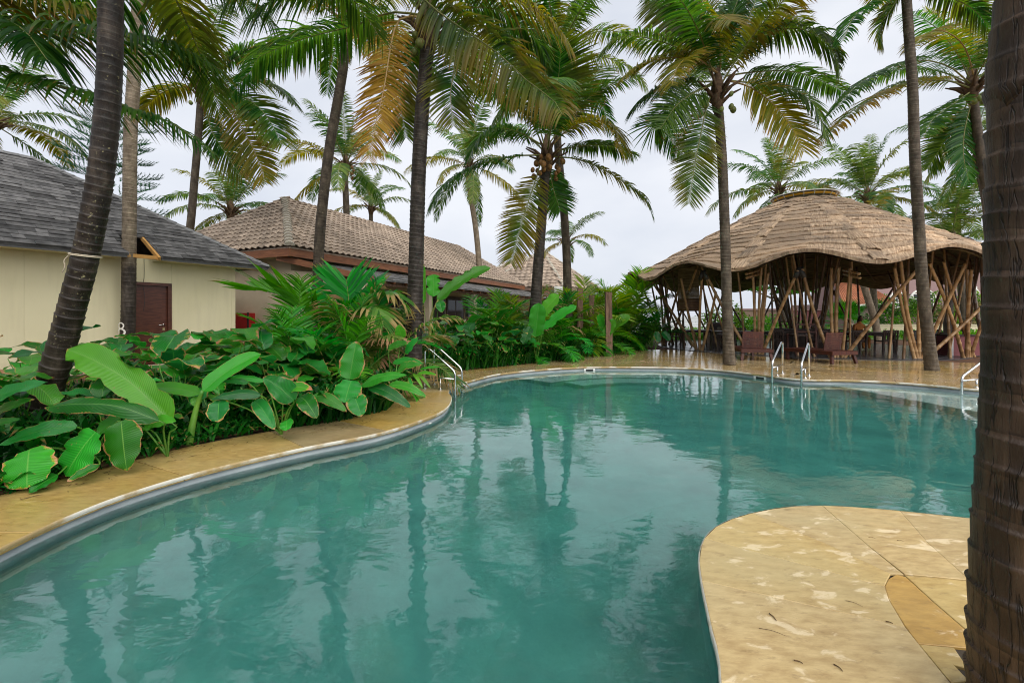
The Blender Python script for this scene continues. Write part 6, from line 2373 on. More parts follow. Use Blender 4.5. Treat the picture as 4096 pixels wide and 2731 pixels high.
# areca palms
k = 0
for x, y, n, sc, kd in ((-3.9, 8.6, 13, 1.05, 'areca'), (-3.1, 8.9, 13, 1.1, 'tired'), (-2.9, 7.9, 12, 0.95, 'areca'), (-3.6, 7.6, 10, 0.8, 'areca'), (-2.7, 9.7, 12, 1.1, 'tired')):
    areca(x, y, n, sc, ('areca palm left of the tall dark trunk, %s of its clump' + (', with tan tips' if kd == 'tired' else '')) % ORD[k], 'arecas left of the tall trunk', 200 + k, kd)
    k += 1
k = 0
for s, d in ((13.0, 0.7), (13.9, 0.7), (14.8, 0.7), (15.7, 0.65), (16.6, 0.7), (17.6, 0.65), (18.6, 0.7), (19.6, 0.7)):
    x, y = bedpt(s, d)
    areca(x, y, 12, 0.78 + 0.05 * (k % 3), 'low dark areca along the far bed edge, %s from the ladder' % ORD[k], 'arecas along the far bed edge', 220 + k, 'areca', 2, 7)
    k += 1
k = 0
for s, d in ((12.6, 1.9), (13.5, 1.7), (14.4, 1.8), (15.3, 1.8), (16.2, 1.7), (17.2, 1.8), (18.3, 1.7), (19.4, 1.6), (20.4, 1.2)):
    x, y = bedpt(s, d)
    areca(x, y, 13, 1.2 + 0.08 * (k % 3), 'tall areca in the back row of the far bed, %s from the ladder' % ORD[k], 'tall arecas of the far bed', 240 + k, 'tired' if k in (2, 5) else ('bright' if k in (1, 6) else 'areca'), 0, 6)
    k += 1
# explicit feather fronds seen against the tan wall
fx = thing('areca_palm', 'large areca with one wide frond spread left against the tan wall', 'plant', (-3.3, 9.2, 0))
z22 = lambda pts: [((800 + x * 0.5527) / K, (700 + y * 0.5527) / K) for x, y in pts]
put_frond(fx, z22([(900, 1300), (840, 1060), (760, 980), (620, 890), (480, 840), (330, 830)]), 9.2, 8.8, 1.05, 0.12, ('areca', 'stem_green'), 24, 0.17, bare=0.2, rr=0.02, lift=0.5, fwd=0.75)
put_frond(fx, z22([(1000, 1400), (1090, 1180), (1080, 950), (1060, 760)]), 9.2, 9.0, 0.9, 0.15, ('areca', 'stem_yellow'), 30, 0.12, bare=0.2, rr=0.022, lift=0.3, fwd=0.9, facecam=0.8)
put_frond(fx, z22([(1050, 1400), (1000, 1250), (850, 1180), (700, 1160), (560, 1230)]), 8.8, 8.0, 0.7, 0.5, ('areca', 'stem_green'), 34, 0.06, bare=0.2, rr=0.018)
put_frond(fx, z22([(1150, 1400), (1200, 1150), (1180, 1000), (1280, 960), (1330, 1100)]), 8.8, 8.2, 0.7, 1.3, ('areca_tired', 'stem_yellow'), 30, 0.10, bare=0.2, rr=0.018)
put_frond(fx, z22([(1200, 1300), (1270, 1000), (1330, 870), (1420, 860), (1500, 960)]), 9.2, 9.2, 0.7, 1.1, ('areca_tired', 'stem_yellow'), 30, 0.10, bare=0.2, rr=0.018)
put_frond(fx, z22([(1250, 1300), (1270, 1050), (1290, 880), (1300, 790)]), 9.4, 9.4, 0.7, 0.3, ('areca', 'stem_green'), 26, 0.11, bare=0.2, rr=0.018)
put_frond(fx, z22([(950, 1350), (880, 1200), (760, 1200), (640, 1290)]), 8.4, 7.4, 0.65, 0.8, ('areca', 'stem_green'), 30, 0.05, bare=0.2, rr=0.018)
# bushy cycad-like tufts against the tan wall
for k, (x, y) in enumerate(((-6.6, 13.0), (-5.9, 13.2), (-5.3, 12.9))):
    areca(x, y, 14, 0.72, 'dark feathery tuft at the foot of the tan wall, %s from the red cabinet' % ORD[k], 'tufts at the tan wall', 260 + k, 'areca', 2, 7)

# bananas of the far bed
b1 = thing('banana_plant', 'banana with one long leaf slanting up right before the verandah', 'plant', tuple(P(*z33(235, 640), 11.4)[:2]) + (0,))
ft = b1.location
hand_leaf(b1, z33, (290, 400), (708, 138), 115, 11.4, 'banana', 'banana_leaf', dY=0.4, arch=0.06, fold=0.5, tear=0.3, foot=ft)
hand_leaf(b1, z33, (262, 190), (262, 365), 105, 11.5, 'banana', 'banana_leaf', dY=-0.1, arch=0.02, fold=0.2, tear=0.25, foot=ft)
hand_leaf(b1, z33, (186, 420), (180, 105), 45, 11.6, 'banana', 'banana_leaf', dY=0.0, arch=0.02, fold=0.5, foot=ft)
hand_leaf(b1, z33, (310, 400), (330, 490), 80, 11.3, 'paddle', 'calathea_dark', foot=ft, arch=0.03)
put('stem', MB().tube(smooth_path([Vector((ft.x, ft.y, 0)), P(*z33(238, 560), 11.4), P(*z33(300, 390), 11.4)], 12), np.linspace(0.055, 0.02, 12), 8).mesh('stem', True), MATS['stem_yellow'], b1, world=True)
b2 = thing('banana_plant', 'banana with broad upright bright leaves in the middle of the far bed', 'plant', tuple(P(*z33(1070, 780), 13.6)[:2]) + (0,))
ft = b2.location
hand_leaf(b2, z33, (1060, 680), (1090, 415), 125, 13.5, 'banana', 'banana_leaf', arch=0.02, foot=ft, fold=0.2)
hand_leaf(b2, z33, (1110, 510), (1245, 350), 105, 13.8, 'banana', 'banana_leaf', arch=0.03, foot=ft, fold=0.3)
hand_leaf(b2, z33, (1130, 620), (1385, 440), 85, 13.4, 'banana', 'banana_leaf', arch=0.08, foot=ft, tear=0.3)
hand_leaf(b2, z33, (1020, 600), (970, 740), 80, 13.3, 'banana', 'calathea_dark', arch=0.08, foot=ft, tear=0.3)
b3 = thing('banana_plant', 'banana with pale leaves beside the rightmost wooden post', 'plant', tuple(P(*z33(1610, 820), 16.6)[:2]) + (0,))
ft = b3.location
hand_leaf(b3, z33, (1620, 650), (1805, 515), 85, 16.6, 'banana', 'banana_leaf', arch=0.08, foot=ft)
hand_leaf(b3, z33, (1600, 640), (1555, 500), 70, 16.8, 'banana', 'banana_leaf', arch=0.02, foot=ft)
hand_leaf(b3, z33, (1600, 700), (1680, 540), 75, 16.4, 'banana', 'banana_leaf', arch=0.02, foot=ft)
f8 = thing('rubber_plant', 'plant with two dark round leaves beside the leftmost bamboo poles', 'plant', tuple(P(*z33(2000, 760), 18.6)[:2]) + (0,))
ft = f8.location
hand_leaf(f8, z33, (2010, 640), (2025, 725), 60, 18.4, 'round', 'calathea_dark', foot=ft, arch=0.02)
hand_leaf(f8, z33, (2060, 640), (2115, 710), 66, 18.3, 'round', 'calathea_dark', foot=ft, arch=0.02)
# upright coconut seedling by the pavilion
areca(5.0, 20.2, 11, 1.75, 'spiky young palm standing above the shrubs left of the pavilion', None, 300, 'bright', 0, 4, 'young_palm')
areca(3.0, 18.6, 11, 1.5, 'yellowish young palm behind the wooden posts', None, 301, 'bright', 0, 6, 'young_palm')
areca(6.2, 20.6, 13, 1.2, 'dark feathery palm touching the left end of the pavilion', None, 302, 'areca', 0, 6, 'young_palm')

# wooden posts
for px, top, Y, w_, lab in ((2320, 1153, 17.6, 0.21, 'leftmost'), (2366, 1178, 18.2, 0.19, 'shorter middle'), (2434, 1166, 16.4, 0.23, 'rightmost and nearest')):
    b_ = P(px, HY, Y)
    tp = P(px, top, Y)
    mb = MB()
    n_ = 5
    vv, ff = [], []
    rr = random.Random(px)
    for i in range(n_ + 1):
        z = tp.z * i / n_
        for sx, sy in ((-1, -1), (1, -1), (1, 1), (-1, 1)):
            vv.append((b_.x + sx * w_ / 2 * rr.uniform(0.9, 1.05), Y + sy * w_ / 2 * rr.uniform(0.9, 1.05), z - 0.02 + (rr.uniform(-0.02, 0.02) if i == n_ else 0)))
    for i in range(n_):
        for j in range(4):
            k2 = (j + 1) % 4
            ff.append((i * 4 + j, i * 4 + k2, i * 4 + 4 + k2, i * 4 + 4 + j))
    ff.append((n_ * 4, n_ * 4 + 1, n_ * 4 + 2, n_ * 4 + 3))
    tag(put('wooden_post', newmesh('wooden_post', vv, ff), MATS['post_wood']), 'weathered square wooden post among the shrubs, %s of the three' % lab, 'post', 'wooden posts in the far bed')

# low ground cover that fills the beds: uncountable narrow leaves
def ground_cover(name, label, poly_pts, n, h, w_, mat, seed, zb=0.0, cat='ground cover', spread=0.6):
    rng = np.random.default_rng(seed)
    pts = np.asarray(poly_pts)
    m = len(pts)
    V, F, U = [], [], []
    az = rng.uniform(0, 2 * pi, m)
    hh = h * rng.uniform(0.5, 1.25, m)
    ln = rng.uniform(0.15, spread, m)
    ww = w_ * rng.uniform(0.6, 1.3, m)
    d = np.stack([np.cos(az), np.sin(az)], 1)
    s_ = np.stack([-np.sin(az), np.cos(az)], 1)
    prof = [(0, 0, 0.4), (0.35, 0.62, 1.0), (0.75, 0.95, 0.75), (1.15, 0.82, 0.03)]
    rows_ = []
    for a, b, c in prof:
        c0 = np.stack([pts[:, 0] + d[:, 0] * ln * a, pts[:, 1] + d[:, 1] * ln * a, zb + hh * b], 1)
        off_ = np.stack([s_[:, 0] * ww * c / 2, s_[:, 1] * ww * c / 2, np.zeros(m)], 1)
        rows_ += [c0 - off_, c0 + off_]
    A = np.stack(rows_, 1).reshape(-1, 3)
    ru = rng.random(m)
    UU = np.stack([np.repeat(ru[:, None], 8, 1), np.tile(np.repeat([0, 0.35, 0.75, 1.0], 2), (m, 1))], 2).reshape(-1, 2)
    o_ = np.arange(m)[:, None] * 8
    F = np.concatenate([np.concatenate([o_ + 2 * i, o_ + 2 * i + 1, o_ + 2 * i + 3, o_ + 2 * i + 2], 1) for i in range(3)])
    me = newmesh(name, A.tolist(), F.tolist(), UU)
    ob = put(name, me, MATS[mat])
    ob['kind'] = 'stuff'
    ob['label'] = label
    ob['category'] = cat
    return ob


rng = np.random.default_rng(77)


def scatter_bed(n, s0, s1, d0, d1, power=1.0, low=False):
    out = []
    while len(out) < n:
        s_, d_ = rng.uniform(s0, s1), d0 + (d1 - d0) * rng.random() ** power
        if s_ < 2.9 and d_ < 0.45 and not low:
            continue
        out.append(bedpt(s_, d_))
    return out


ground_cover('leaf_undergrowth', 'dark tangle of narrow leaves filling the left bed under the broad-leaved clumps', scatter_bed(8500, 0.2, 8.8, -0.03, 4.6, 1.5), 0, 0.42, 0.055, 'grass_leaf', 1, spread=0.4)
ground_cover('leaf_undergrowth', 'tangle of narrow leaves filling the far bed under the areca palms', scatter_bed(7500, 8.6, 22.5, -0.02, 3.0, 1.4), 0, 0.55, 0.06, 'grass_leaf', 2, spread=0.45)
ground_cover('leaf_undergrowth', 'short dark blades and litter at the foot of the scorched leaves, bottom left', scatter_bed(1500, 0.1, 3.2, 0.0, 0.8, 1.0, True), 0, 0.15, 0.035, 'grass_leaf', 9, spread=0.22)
ground_cover('shore_greenery', 'bright low greenery along the shore beyond the pavilion', [(rng.uniform(2, 16), rng.uniform(27.5, 32.5)) for _ in range(2500)], 0, 0.40, 0.09, 'areca_bright', 3, spread=0.4)
ground_cover('lawn_plants', 'low plants and grass on the lawn behind the pavilion', [(rng.uniform(14, 44), rng.uniform(28, 40)) for _ in range(4000)], 0, 0.45, 0.09, 'bush_leaf', 4, spread=0.4)

# ================================================================== LADDER RAILS, SKIMMERS
def fillet(pts, r=0.07, n=6):
    """round the corners of a polyline"""
    pts = [Vector(p) for p in pts]
    out = [pts[0]]
    for a, b, c in zip(pts, pts[1:], pts[2:]):
        d1, d2 = unit(a - b), unit(c - b)
        k = min(r, (a - b).length * 0.45, (c - b).length * 0.45)
        for i in range(n + 1):
            t = i / n
            out.append((1 - t) ** 2 * (b + d1 * k) + 2 * t * (1 - t) * b + t * t * (b + d2 * k))
    out.append(pts[-1])
    return out


def rail(label, back, frontp, top, low, group, bar=0.22):
    """one bent steel handrail: foot on the deck at `back`, bend at `top` height, slope to the pool side and down into the water"""
    b, f_ = Vector((*back, 0)), Vector((*frontp, 0))
    t_ = thing('ladder_handrail', label, 'handrail', b, 0, group)
    d = unit(f_ - b)
    pts = [b + Vector((0, 0, -0.01)), b + Vector((0, 0, top - 0.02)), b + d * 0.10 + Vector((0, 0, top)), f_ + Vector((0, 0, low)), f_ + Vector((0, 0, -0.75))]
    put('rail', MB().tube(fillet(pts, 0.09), 0.0215, 10).mesh('rail', True), MATS['steel'], t_, world=True)
    put('crossbar', MB().tube([b + Vector((0, 0, bar)), f_ + Vector((0, 0, bar))], 0.0165, 10).mesh('crossbar', True), MATS['steel'], t_, world=True)
    m = b.lerp(f_, 0.52)
    put('support', MB().tube([m + Vector((0, 0, -0.005)), m + Vector((0, 0, bar))], 0.0165, 10).mesh('support', True), MATS['steel'], t_, world=True)
    for q in (b, m):
        put('flange', MB().tube([q, q + Vector((0, 0, 0.012)), q + Vector((0, 0, 0.018))], [0.045, 0.043, 0.025], 14).mesh('flange', True), MATS['steel'], t_, world=True)


rail('steel handrail of the left ladder, the nearer of its two', (-1.69, 8.82), (-1.07, 8.55), 0.77, 0.36, 'left ladder rails')
rail('steel handrail of the left ladder, the farther of its two', (-1.60, 9.32), (-1.00, 9.05), 0.77, 0.36, 'left ladder rails')
rail('steel handrail of the far ladder, the left one of the pair', (6.59, 11.08), (5.95, 10.40), 0.78, 0.36, 'far ladder rails')
rail('steel handrail of the far ladder, the right one of the pair', (6.90, 10.57), (6.33, 9.95), 0.78, 0.36, 'far ladder rails')
rail('low steel handrail at the far right beside the big trunk', (9.55, 9.05), (8.68, 8.78), 0.60, 0.23, None, 0.16)

for px, py, lab in ((2361, 1476, 'middle of the far pool wall'), (1866, 1541, 'beside the left ladder'), (3046, 1507, 'left of the far ladder rails')):
    g_ = G(px, py, -0.065)
    i = edge_index(g_.x, g_.y)
    c_ = EDGE[i]
    n_ = -NRM[i]
    tt = np.array([-n_[1], n_[0]])
    sk = thing('skimmer', 'white plastic skimmer opening set in the pool wall, %s' % lab, 'skimmer', (c_[0], c_[1], -0.1), 0, 'pool skimmers')
    mb = MB()

    def wp(a, d, z):
        q = c_ + tt * a + n_ * d
        return Vector((q[0], q[1], z))
    W_, H0, H1_ = 0.16, -0.155, -0.035
    for a0, a1, z0, z1 in ((-W_, W_, H1_ - 0.028, H1_), (-W_, W_, H0, H0 + 0.025), (-W_, -W_ + 0.05, H0 + 0.025, H1_ - 0.028), (W_ - 0.05, W_, H0 + 0.025, H1_ - 0.028)):
        vv = [wp(a, d, z) for z in (z0, z1) for a, d in ((a0, -0.01), (a1, -0.01), (a1, 0.03), (a0, 0.03))]
        mb.add(vv, [(0, 3, 2, 1), (4, 5, 6, 7), (0, 1, 5, 4), (1, 2, 6, 5), (2, 3, 7, 6), (3, 0, 4, 7)])
    put('frame', mb.mesh('frame'), MATS['white_plastic'], sk, world=True)
    mb = MB()
    mb.add([wp(-W_ + 0.05, 0.004, H0 + 0.025), wp(W_ - 0.05, 0.004, H0 + 0.025), wp(W_ - 0.05, 0.004, H1_ - 0.028), wp(-W_ + 0.05, 0.004, H1_ - 0.028)], [(0, 1, 2, 3)])
    put('throat', mb.mesh('throat'), MATS['black_metal'], sk, world=True)

# water inlet in the left wall
g_ = G(1735, 1706, -0.14)
i = edge_index(g_.x, g_.y)
q = EDGE[i] - NRM[i] * 0.0
d = Vector((-NRM[i][0], -NRM[i][1], 0))
mb = MB()
c_ = Vector((q[0], q[1], -0.15))
mb.tube([c_, c_ + d * 0.02], [0.06, 0.05], 16)
tag(put('water_inlet', mb.mesh('water_inlet', True), MATS['white_plastic']), 'round white water inlet in the left pool wall below the ladder', 'inlet')

# ================================================================== FURNITURE UNDER THE PAVILION
def oriented(rz, loc):
    return Matrix.Translation(loc) @ Matrix.Rotation(rz, 4, 'Z')


def build(t_, parts):
    for name, mb, mat in parts:
        put(name, mb.mesh(name) if isinstance(mb, MB) else mb, MATS[mat], t_)


def lounger(label, x, y, rz):
    t_ = thing('sun_lounger', label, 'lounger', (x, y, 0.0), rz, 'loungers on the deck')
    W_, Lb, H_ = 0.95, 1.7, 0.36
    for i in range(14):
        y0 = -0.42 + i * 0.122
        put('slat', MB().box((-W_ / 2 + 0.03, y0, H_ - 0.02), (W_ / 2 - 0.03, y0 + 0.108, H_ + 0.006)).mesh('slat'), MATS['red_wood'], t_)
    fr_ = MB()
    fr_.box((-W_ / 2, -0.45, H_ - 0.10), (W_ / 2, -0.42, H_ + 0.008))
    fr_.box((-W_ / 2, 1.29, H_ - 0.10), (W_ / 2, 1.32, H_ + 0.008))
    fr_.box((-W_ / 2, -0.42, H_ - 0.10), (-W_ / 2 + 0.03, 1.29, H_ + 0.007))
    fr_.box((W_ / 2 - 0.03, -0.42, H_ - 0.10), (W_ / 2, 1.29, H_ + 0.007))
    put('frame', fr_.mesh('frame'), MATS['red_wood'], t_)
    for sx in (-1, 1):
        for yy in (-0.36, 1.2):
            put('leg', MB().beam((sx * (W_ / 2 - 0.07), yy, H_ - 0.1), (sx * (W_ / 2 - 0.02), yy - 0.05, 0.0), 0.08, 0.07, (0, 1, 0)).mesh('leg'), MATS['red_wood'], t_)
    for i in range(8):
        z0 = H_ + 0.02 + i * 0.066
        yy = -0.03 - i * 0.012
        put('back_slat', MB().box((-0.32, yy, z0), (0.32, yy + 0.022, z0 + 0.058)).mesh('back_slat'), MATS['red_wood'], t_)
    bk_ = MB()
    for sx in (-0.24, 0.24):
        bk_.beam((sx, 0.012, H_), (sx, -0.075, H_ + 0.56), 0.05, 0.03)
    put('back_frame', bk_.mesh('back_frame'), MATS['red_wood'], t_)


lounger('red slatted wooden lounger, the left of the two on the wet deck', 7.78, 14.75, R(-8))
lounger('red slatted wooden lounger, the right of the two, turned a little', 9.72, 13.85, R(14))


def chair_meshes():
    s = {}
    s['seat'] = MB().box((-0.25, -0.22, 0.42), (0.25, 0.25, 0.455))
    legs = [MB().beam((sx * 0.24, sy, 0), (sx * 0.23, sy * 0.97, 0.66 if sy > 0 else 0.42), 0.045, 0.045, (0, 1, 0)) for sx in (-1, 1) for sy in (0.23,)]
    rear = [MB().beam((sx * 0.22, -0.25, 0), (sx * 0.23, -0.33, 0.86), 0.045, 0.04, (0, 1, 0)) for sx in (-1, 1)]
    arms = [MB().beam((sx * 0.25, -0.3, 0.64), (sx * 0.26, 0.28, 0.66), 0.055, 0.03) for sx in (-1, 1)]
    slats = [MB().beam((x, -0.245, 0.5), (x * 1.05, -0.315, 0.80), 0.035, 0.016, (0, 1, 0)) for x in (-0.15, -0.075, 0.0, 0.075, 0.15)]
    rails_ = [MB().beam((-0.23, -0.325, 0.83), (0.23, -0.325, 0.83), 0.03, 0.07), MB().beam((-0.22, -0.25, 0.50), (0.22, -0.25, 0.50), 0.025, 0.04)]
    out = [('seat', s['seat'])] + [('leg', m) for m in legs + rear] + [('arm', m) for m in arms] + [('back_slat', m) for m in slats] + [('back_rail', m) for m in rails_]
    return [(n_, m.mesh(n_)) for n_, m in out]


CH = chair_meshes()
for n_, m in CH:
    m.materials.append(MATS['dark_wood'])


def chair(label, x, y, rz):
    t_ = thing('armchair', label, 'chair', (x, y, 0.018), rz, 'wooden armchairs under the pavilion')
    for n_, m in CH:
        put(n_, m, None, t_)


def table(label, x, y, rz, w_=1.5, d_=0.85, h=0.75):
    t_ = thing('dining_table', label, 'table', (x, y, 0.018), rz, 'dark tables under the pavilion')
    put('table_top', MB().box((-w_ / 2, -d_ / 2, h - 0.04), (w_ / 2, d_ / 2, h)).mesh('table_top'), MATS['dark_wood'], t_)
    put('apron', MB().box((-w_ / 2 + 0.08, -d_ / 2 + 0.08, h - 0.13), (w_ / 2 - 0.08, d_ / 2 - 0.08, h - 0.041)).mesh('apron'), MATS['dark_wood'], t_)
    for sx in (-1, 1):
        for sy in (-1, 1):
            cx_, cy_ = sx * (w_ / 2 - 0.06), sy * (d_ / 2 - 0.06)
            put('leg', MB().box((cx_ - 0.035, cy_ - 0.035, 0), (cx_ + 0.035, cy_ + 0.035, h - 0.04)).mesh('leg'), MATS['dark_wood'], t_)


table('dark table nearest the sea, seen left of the deck palm', 8.6, 21.5, R(5))
table('dark table right behind the deck palm trunk', 9.6, 19.6, R(-5), 1.7)
table('dark table where the seated person is', 14.3, 18.3, R(-12), 1.6)
table('long dark table left of the bamboo bundle', 11.0, 19.0, R(-20), 1.6)
for (lab, x, y, rz) in (
    ('armchair facing right at the left end of the sea-side table', 7.55, 21.3, R(-85)),
    ('armchair behind the left lounger, its back to the pool', 8.6, 18.3, R(0)),
    ('armchair right of the deck palm, its back to the pool', 9.7, 18.4, R(8)),
    ('armchair just left of the bamboo bundle', 10.35, 18.0, R(-10)),
    ('armchair with its back to the pool, right of the right lounger', 13.0, 17.2, R(-14)),
    ('armchair beside the right lounger, half hidden by poles', 11.5, 17.2, R(10)),
    ('armchair facing left, the nearer of two by the white panel', 15.6, 17.6, R(80)),
    ('armchair facing left, the farther of two by the white panel', 16.6, 18.2, R(80)),
    ('armchair the seated person uses behind the table', 14.55, 19.25, R(170)),
    ('armchair behind the bar counter on the right', 12.4, 19.9, R(150)),
    ('armchair at the right end of the sea-side table', 9.55, 21.6, R(90)),
    ('armchair in the shade between the deck palm and the bar', 10.3, 20.2, R(180)),
    ('armchair at the near right corner of the seated person table', 14.2, 17.3, R(-10))):
    chair(lab, x, y, rz)
# bar counter round the bundle
t_ = thing('bar_counter', 'dark wooden bar counter wrapped round the central bamboo bundle', 'counter', (12.4, 19.2, 0.018), R(-32))
put('body', MB().box((-1.15, -0.35, 0), (1.15, 0.3, 0.80)).mesh('body'), MATS['dark_wood'], t_)
put('counter_top', MB().box((-1.3, -0.45, 0.801), (1.3, 0.4, 0.86)).mesh('counter_top'), MATS['dark_wood'], t_)
for i in range(5):
    put('panel', MB().box((-1.1 + i * 0.45, -0.372, 0.08), (-0.7 + i * 0.45, -0.351, 0.74)).mesh('panel'), MATS['dark_wood'], t_)
# tall frame chair in front of the bundle
t_ = thing('high_chair', 'tall dark red wooden frame chair in front of the bar counter', 'chair', (10.45, 16.4, 0.018), R(-5))
for sx in (-1, 1):
    put('leg', MB().box((sx * 0.33 - 0.03, -0.3, 0), (sx * 0.33 + 0.03, -0.24, 1.12)).mesh('leg'), MATS['red_wood'], t_)
    put('leg', MB().box((sx * 0.33 - 0.03, 0.3, 0), (sx * 0.33 + 0.03, 0.36, 0.75)).mesh('leg'), MATS['red_wood'], t_)
put('top_rail', MB().box((-0.30, -0.29, 1.07), (0.30, -0.25, 1.12)).mesh('top_rail'), MATS['red_wood'], t_)
put('back_rail', MB().box((-0.30, -0.29, 0.80), (0.30, -0.25, 0.86)).mesh('back_rail'), MATS['red_wood'], t_)
put('seat', MB().box((-0.30, -0.24, 0.68), (0.30, 0.30, 0.73)).mesh('seat'), MATS['dark_wood'], t_)
# sideboard
q = P(2880, 1366, 23.5)
t_ = thing('sideboard', 'dark brown sideboard with a carved front left of the deck palm', 'sideboard', (q.x, 23.5, 0.018), R(-6))
put('body', MB().box((-0.6, -0.25, 0), (0.6, 0.25, 1.0)).mesh('body'), MATS['plaster_brown'], t_)
put('top', MB().box((-0.68, -0.3, 1.001), (0.68, 0.3, 1.06)).mesh('top'), MATS['dark_wood'], t_)
for i in range(2):
    put('drawer', MB().box((-0.5 + i * 0.52, -0.275, 0.72), (-0.03 + i * 0.52, -0.251, 0.95)).mesh('drawer'), MATS['dark_wood'], t_)
# camera tripod
q = G(2738, 1368)
t_ = thing('tripod', 'black camera tripod standing on the pavilion floor near the sea side', 'tripod', (q.x, q.y, 0.02))
for k in range(3):
    a = k * 2.1 + 0.4
    put('leg', MB().tube([(0, 0, 0.62), (0.22 * math.cos(a), 0.22 * math.sin(a), 0.3), (0.36 * math.cos(a), 0.36 * math.sin(a), 0)], [0.018, 0.014, 0.009], 6).mesh('leg', True), MATS['black_metal'], t_)
put('column', MB().tube([(0, 0, 0.4), (0, 0, 0.78)], 0.014, 8).mesh('column', True), MATS['black_metal'], t_)
put('head', MB().box((-0.06, -0.05, 0.78), (0.06, 0.05, 0.83)).mesh('head'), MATS['black_metal'], t_)
# white panel and maroon planter at the right
a_, b_ = G(3640, 1400), G(3810, 1425)
t_ = thing('white_screen', 'low white panel standing on the floor at the right of the pavilion', 'screen', (a_.x, a_.y, 0.02))
mb = MB()
mb.beam(Vector((a_.x, a_.y, 0.42)), Vector((b_.x, b_.y, 0.40)), 0.06, 0.78)
put('panel', mb.mesh('panel'), MATS['white_panel'], t_, world=True)
mb = MB()
mb.beam(Vector((a_.x, a_.y, 0.815)), Vector((b_.x, b_.y, 0.80)), 0.08, 0.03)
put('top_edge', mb.mesh('top_edge'), MATS['dark_wood'], t_, world=True)
t_ = thing('planter', 'dark maroon planter box right of the white panel', 'planter', (b_.x + 0.55, b_.y + 0.35, 0.0))
mb = MB()
mb.box((-0.5, -0.3, 0), (0.6, 0.3, 0.70))
put('box', mb.mesh('box'), MATS['plaster_maroon'], t_)
put('rim', MB().box((-0.53, -0.33, 0.701), (0.63, 0.33, 0.745)).mesh('rim'), MATS['dark_wood'], t_)
# folded teal parasol
q = P(3266, 1300, 27)
t_ = thing('folded_parasol', 'folded teal parasol on a pale pole beyond the bamboo bundle', 'parasol', (q.x, 27, 0))
put('pole', MB().tube([(0, 0, 0), (-0.25, 0, 2.6)], 0.025, 8).mesh('pole', True), MATS['white_plastic'], t_)
put('canopy', MB().tube([(-0.02, 0, 0.35), (-0.06, 0, 0.6), (-0.12, 0, 1.3)], [0.26, 0.2, 0.03], 10).mesh('canopy', True), MATS['teal_cloth'], t_)

# ------------------------------------------------------------------ seated person
px_, py_ = 14.55, 19.15
person = thing('person', 'person in an orange top seated behind the dark table, head bowed', 'person', (px_, py_, 0.02))
vs = [(0, 0, 0.52), (0, -0.02, 0.75), (0, -0.05, 0.98), (0, -0.10, 1.10), (0, -0.14, 1.17),            # pelvis .. neck
      (-0.19, -0.07, 1.0), (-0.26, -0.16, 0.78), (-0.14, -0.36, 0.80), (0.19, -0.07, 1.0), (0.26, -0.16, 0.78), (0.12, -0.36, 0.80),
      (-0.11, -0.1, 0.5), (-0.12, -0.45, 0.5), (-0.12, -0.47, 0.05), (0.11, -0.1, 0.5), (0.12, -0.45, 0.5), (0.12, -0.47, 0.05)]
es = [(0, 1), (1, 2), (2, 3), (3, 4), (2, 5), (5, 6), (6, 7), (2, 8), (8, 9), (9, 10), (0, 11), (11, 12), (12, 13), (0, 14), (14, 15), (15, 16)]
rad = [0.15, 0.14, 0.15, 0.075, 0.055, 0.075, 0.052, 0.035, 0.075, 0.052, 0.035, 0.095, 0.075, 0.045, 0.095, 0.075, 0.045]
me = bpy.data.meshes.new('body')
me.from_pydata(vs, es, [])
me.materials.append(MATS['orange_cloth'])
bo = bpy.data.objects.new('body', me)
COL.objects.link(bo)
bo.parent = person
md = bo.modifiers.new('skin', 'SKIN')
for i, r_ in enumerate(rad):
    me.skin_vertices[0].data[i].radius = (r_, r_ * 0.8)
me.skin_vertices[0].data[0].use_root = True
bo.modifiers.new('sub', 'SUBSURF').levels = 2
bo.modifiers['sub'].render_levels = 2


def ellipsoid(name, c, r, mat, parent, sub=3, rot=None, fn=None):
    bm = bmesh.new()
    bmesh.ops.create_icosphere(bm, subdivisions=sub, radius=1)
    for vt in bm.verts:
        vt.co = Vector((vt.co.x * r[0], vt.co.y * r[1], vt.co.z * r[2]))
        if fn:
            fn(vt)
        vt.co += Vector(c)
    m = bpy.data.meshes.new(name)
    bm.to_mesh(m)
    bm.free()
    m.polygons.foreach_set('use_smooth', np.ones(len(m.polygons), dtype=bool))
    return put(name, m, MATS[mat], parent)


def face(vt):
    if vt.co.y < -0.07:
        vt.co.y -= 0.018 * math.exp(-(vt.co.x / 0.02) ** 2 - (vt.co.z / 0.03) ** 2)      # nose
        vt.co.y += 0.010 * math.exp(-((abs(vt.co.x) - 0.035) / 0.018) ** 2 - ((vt.co.z - 0.02) / 0.014) ** 2)


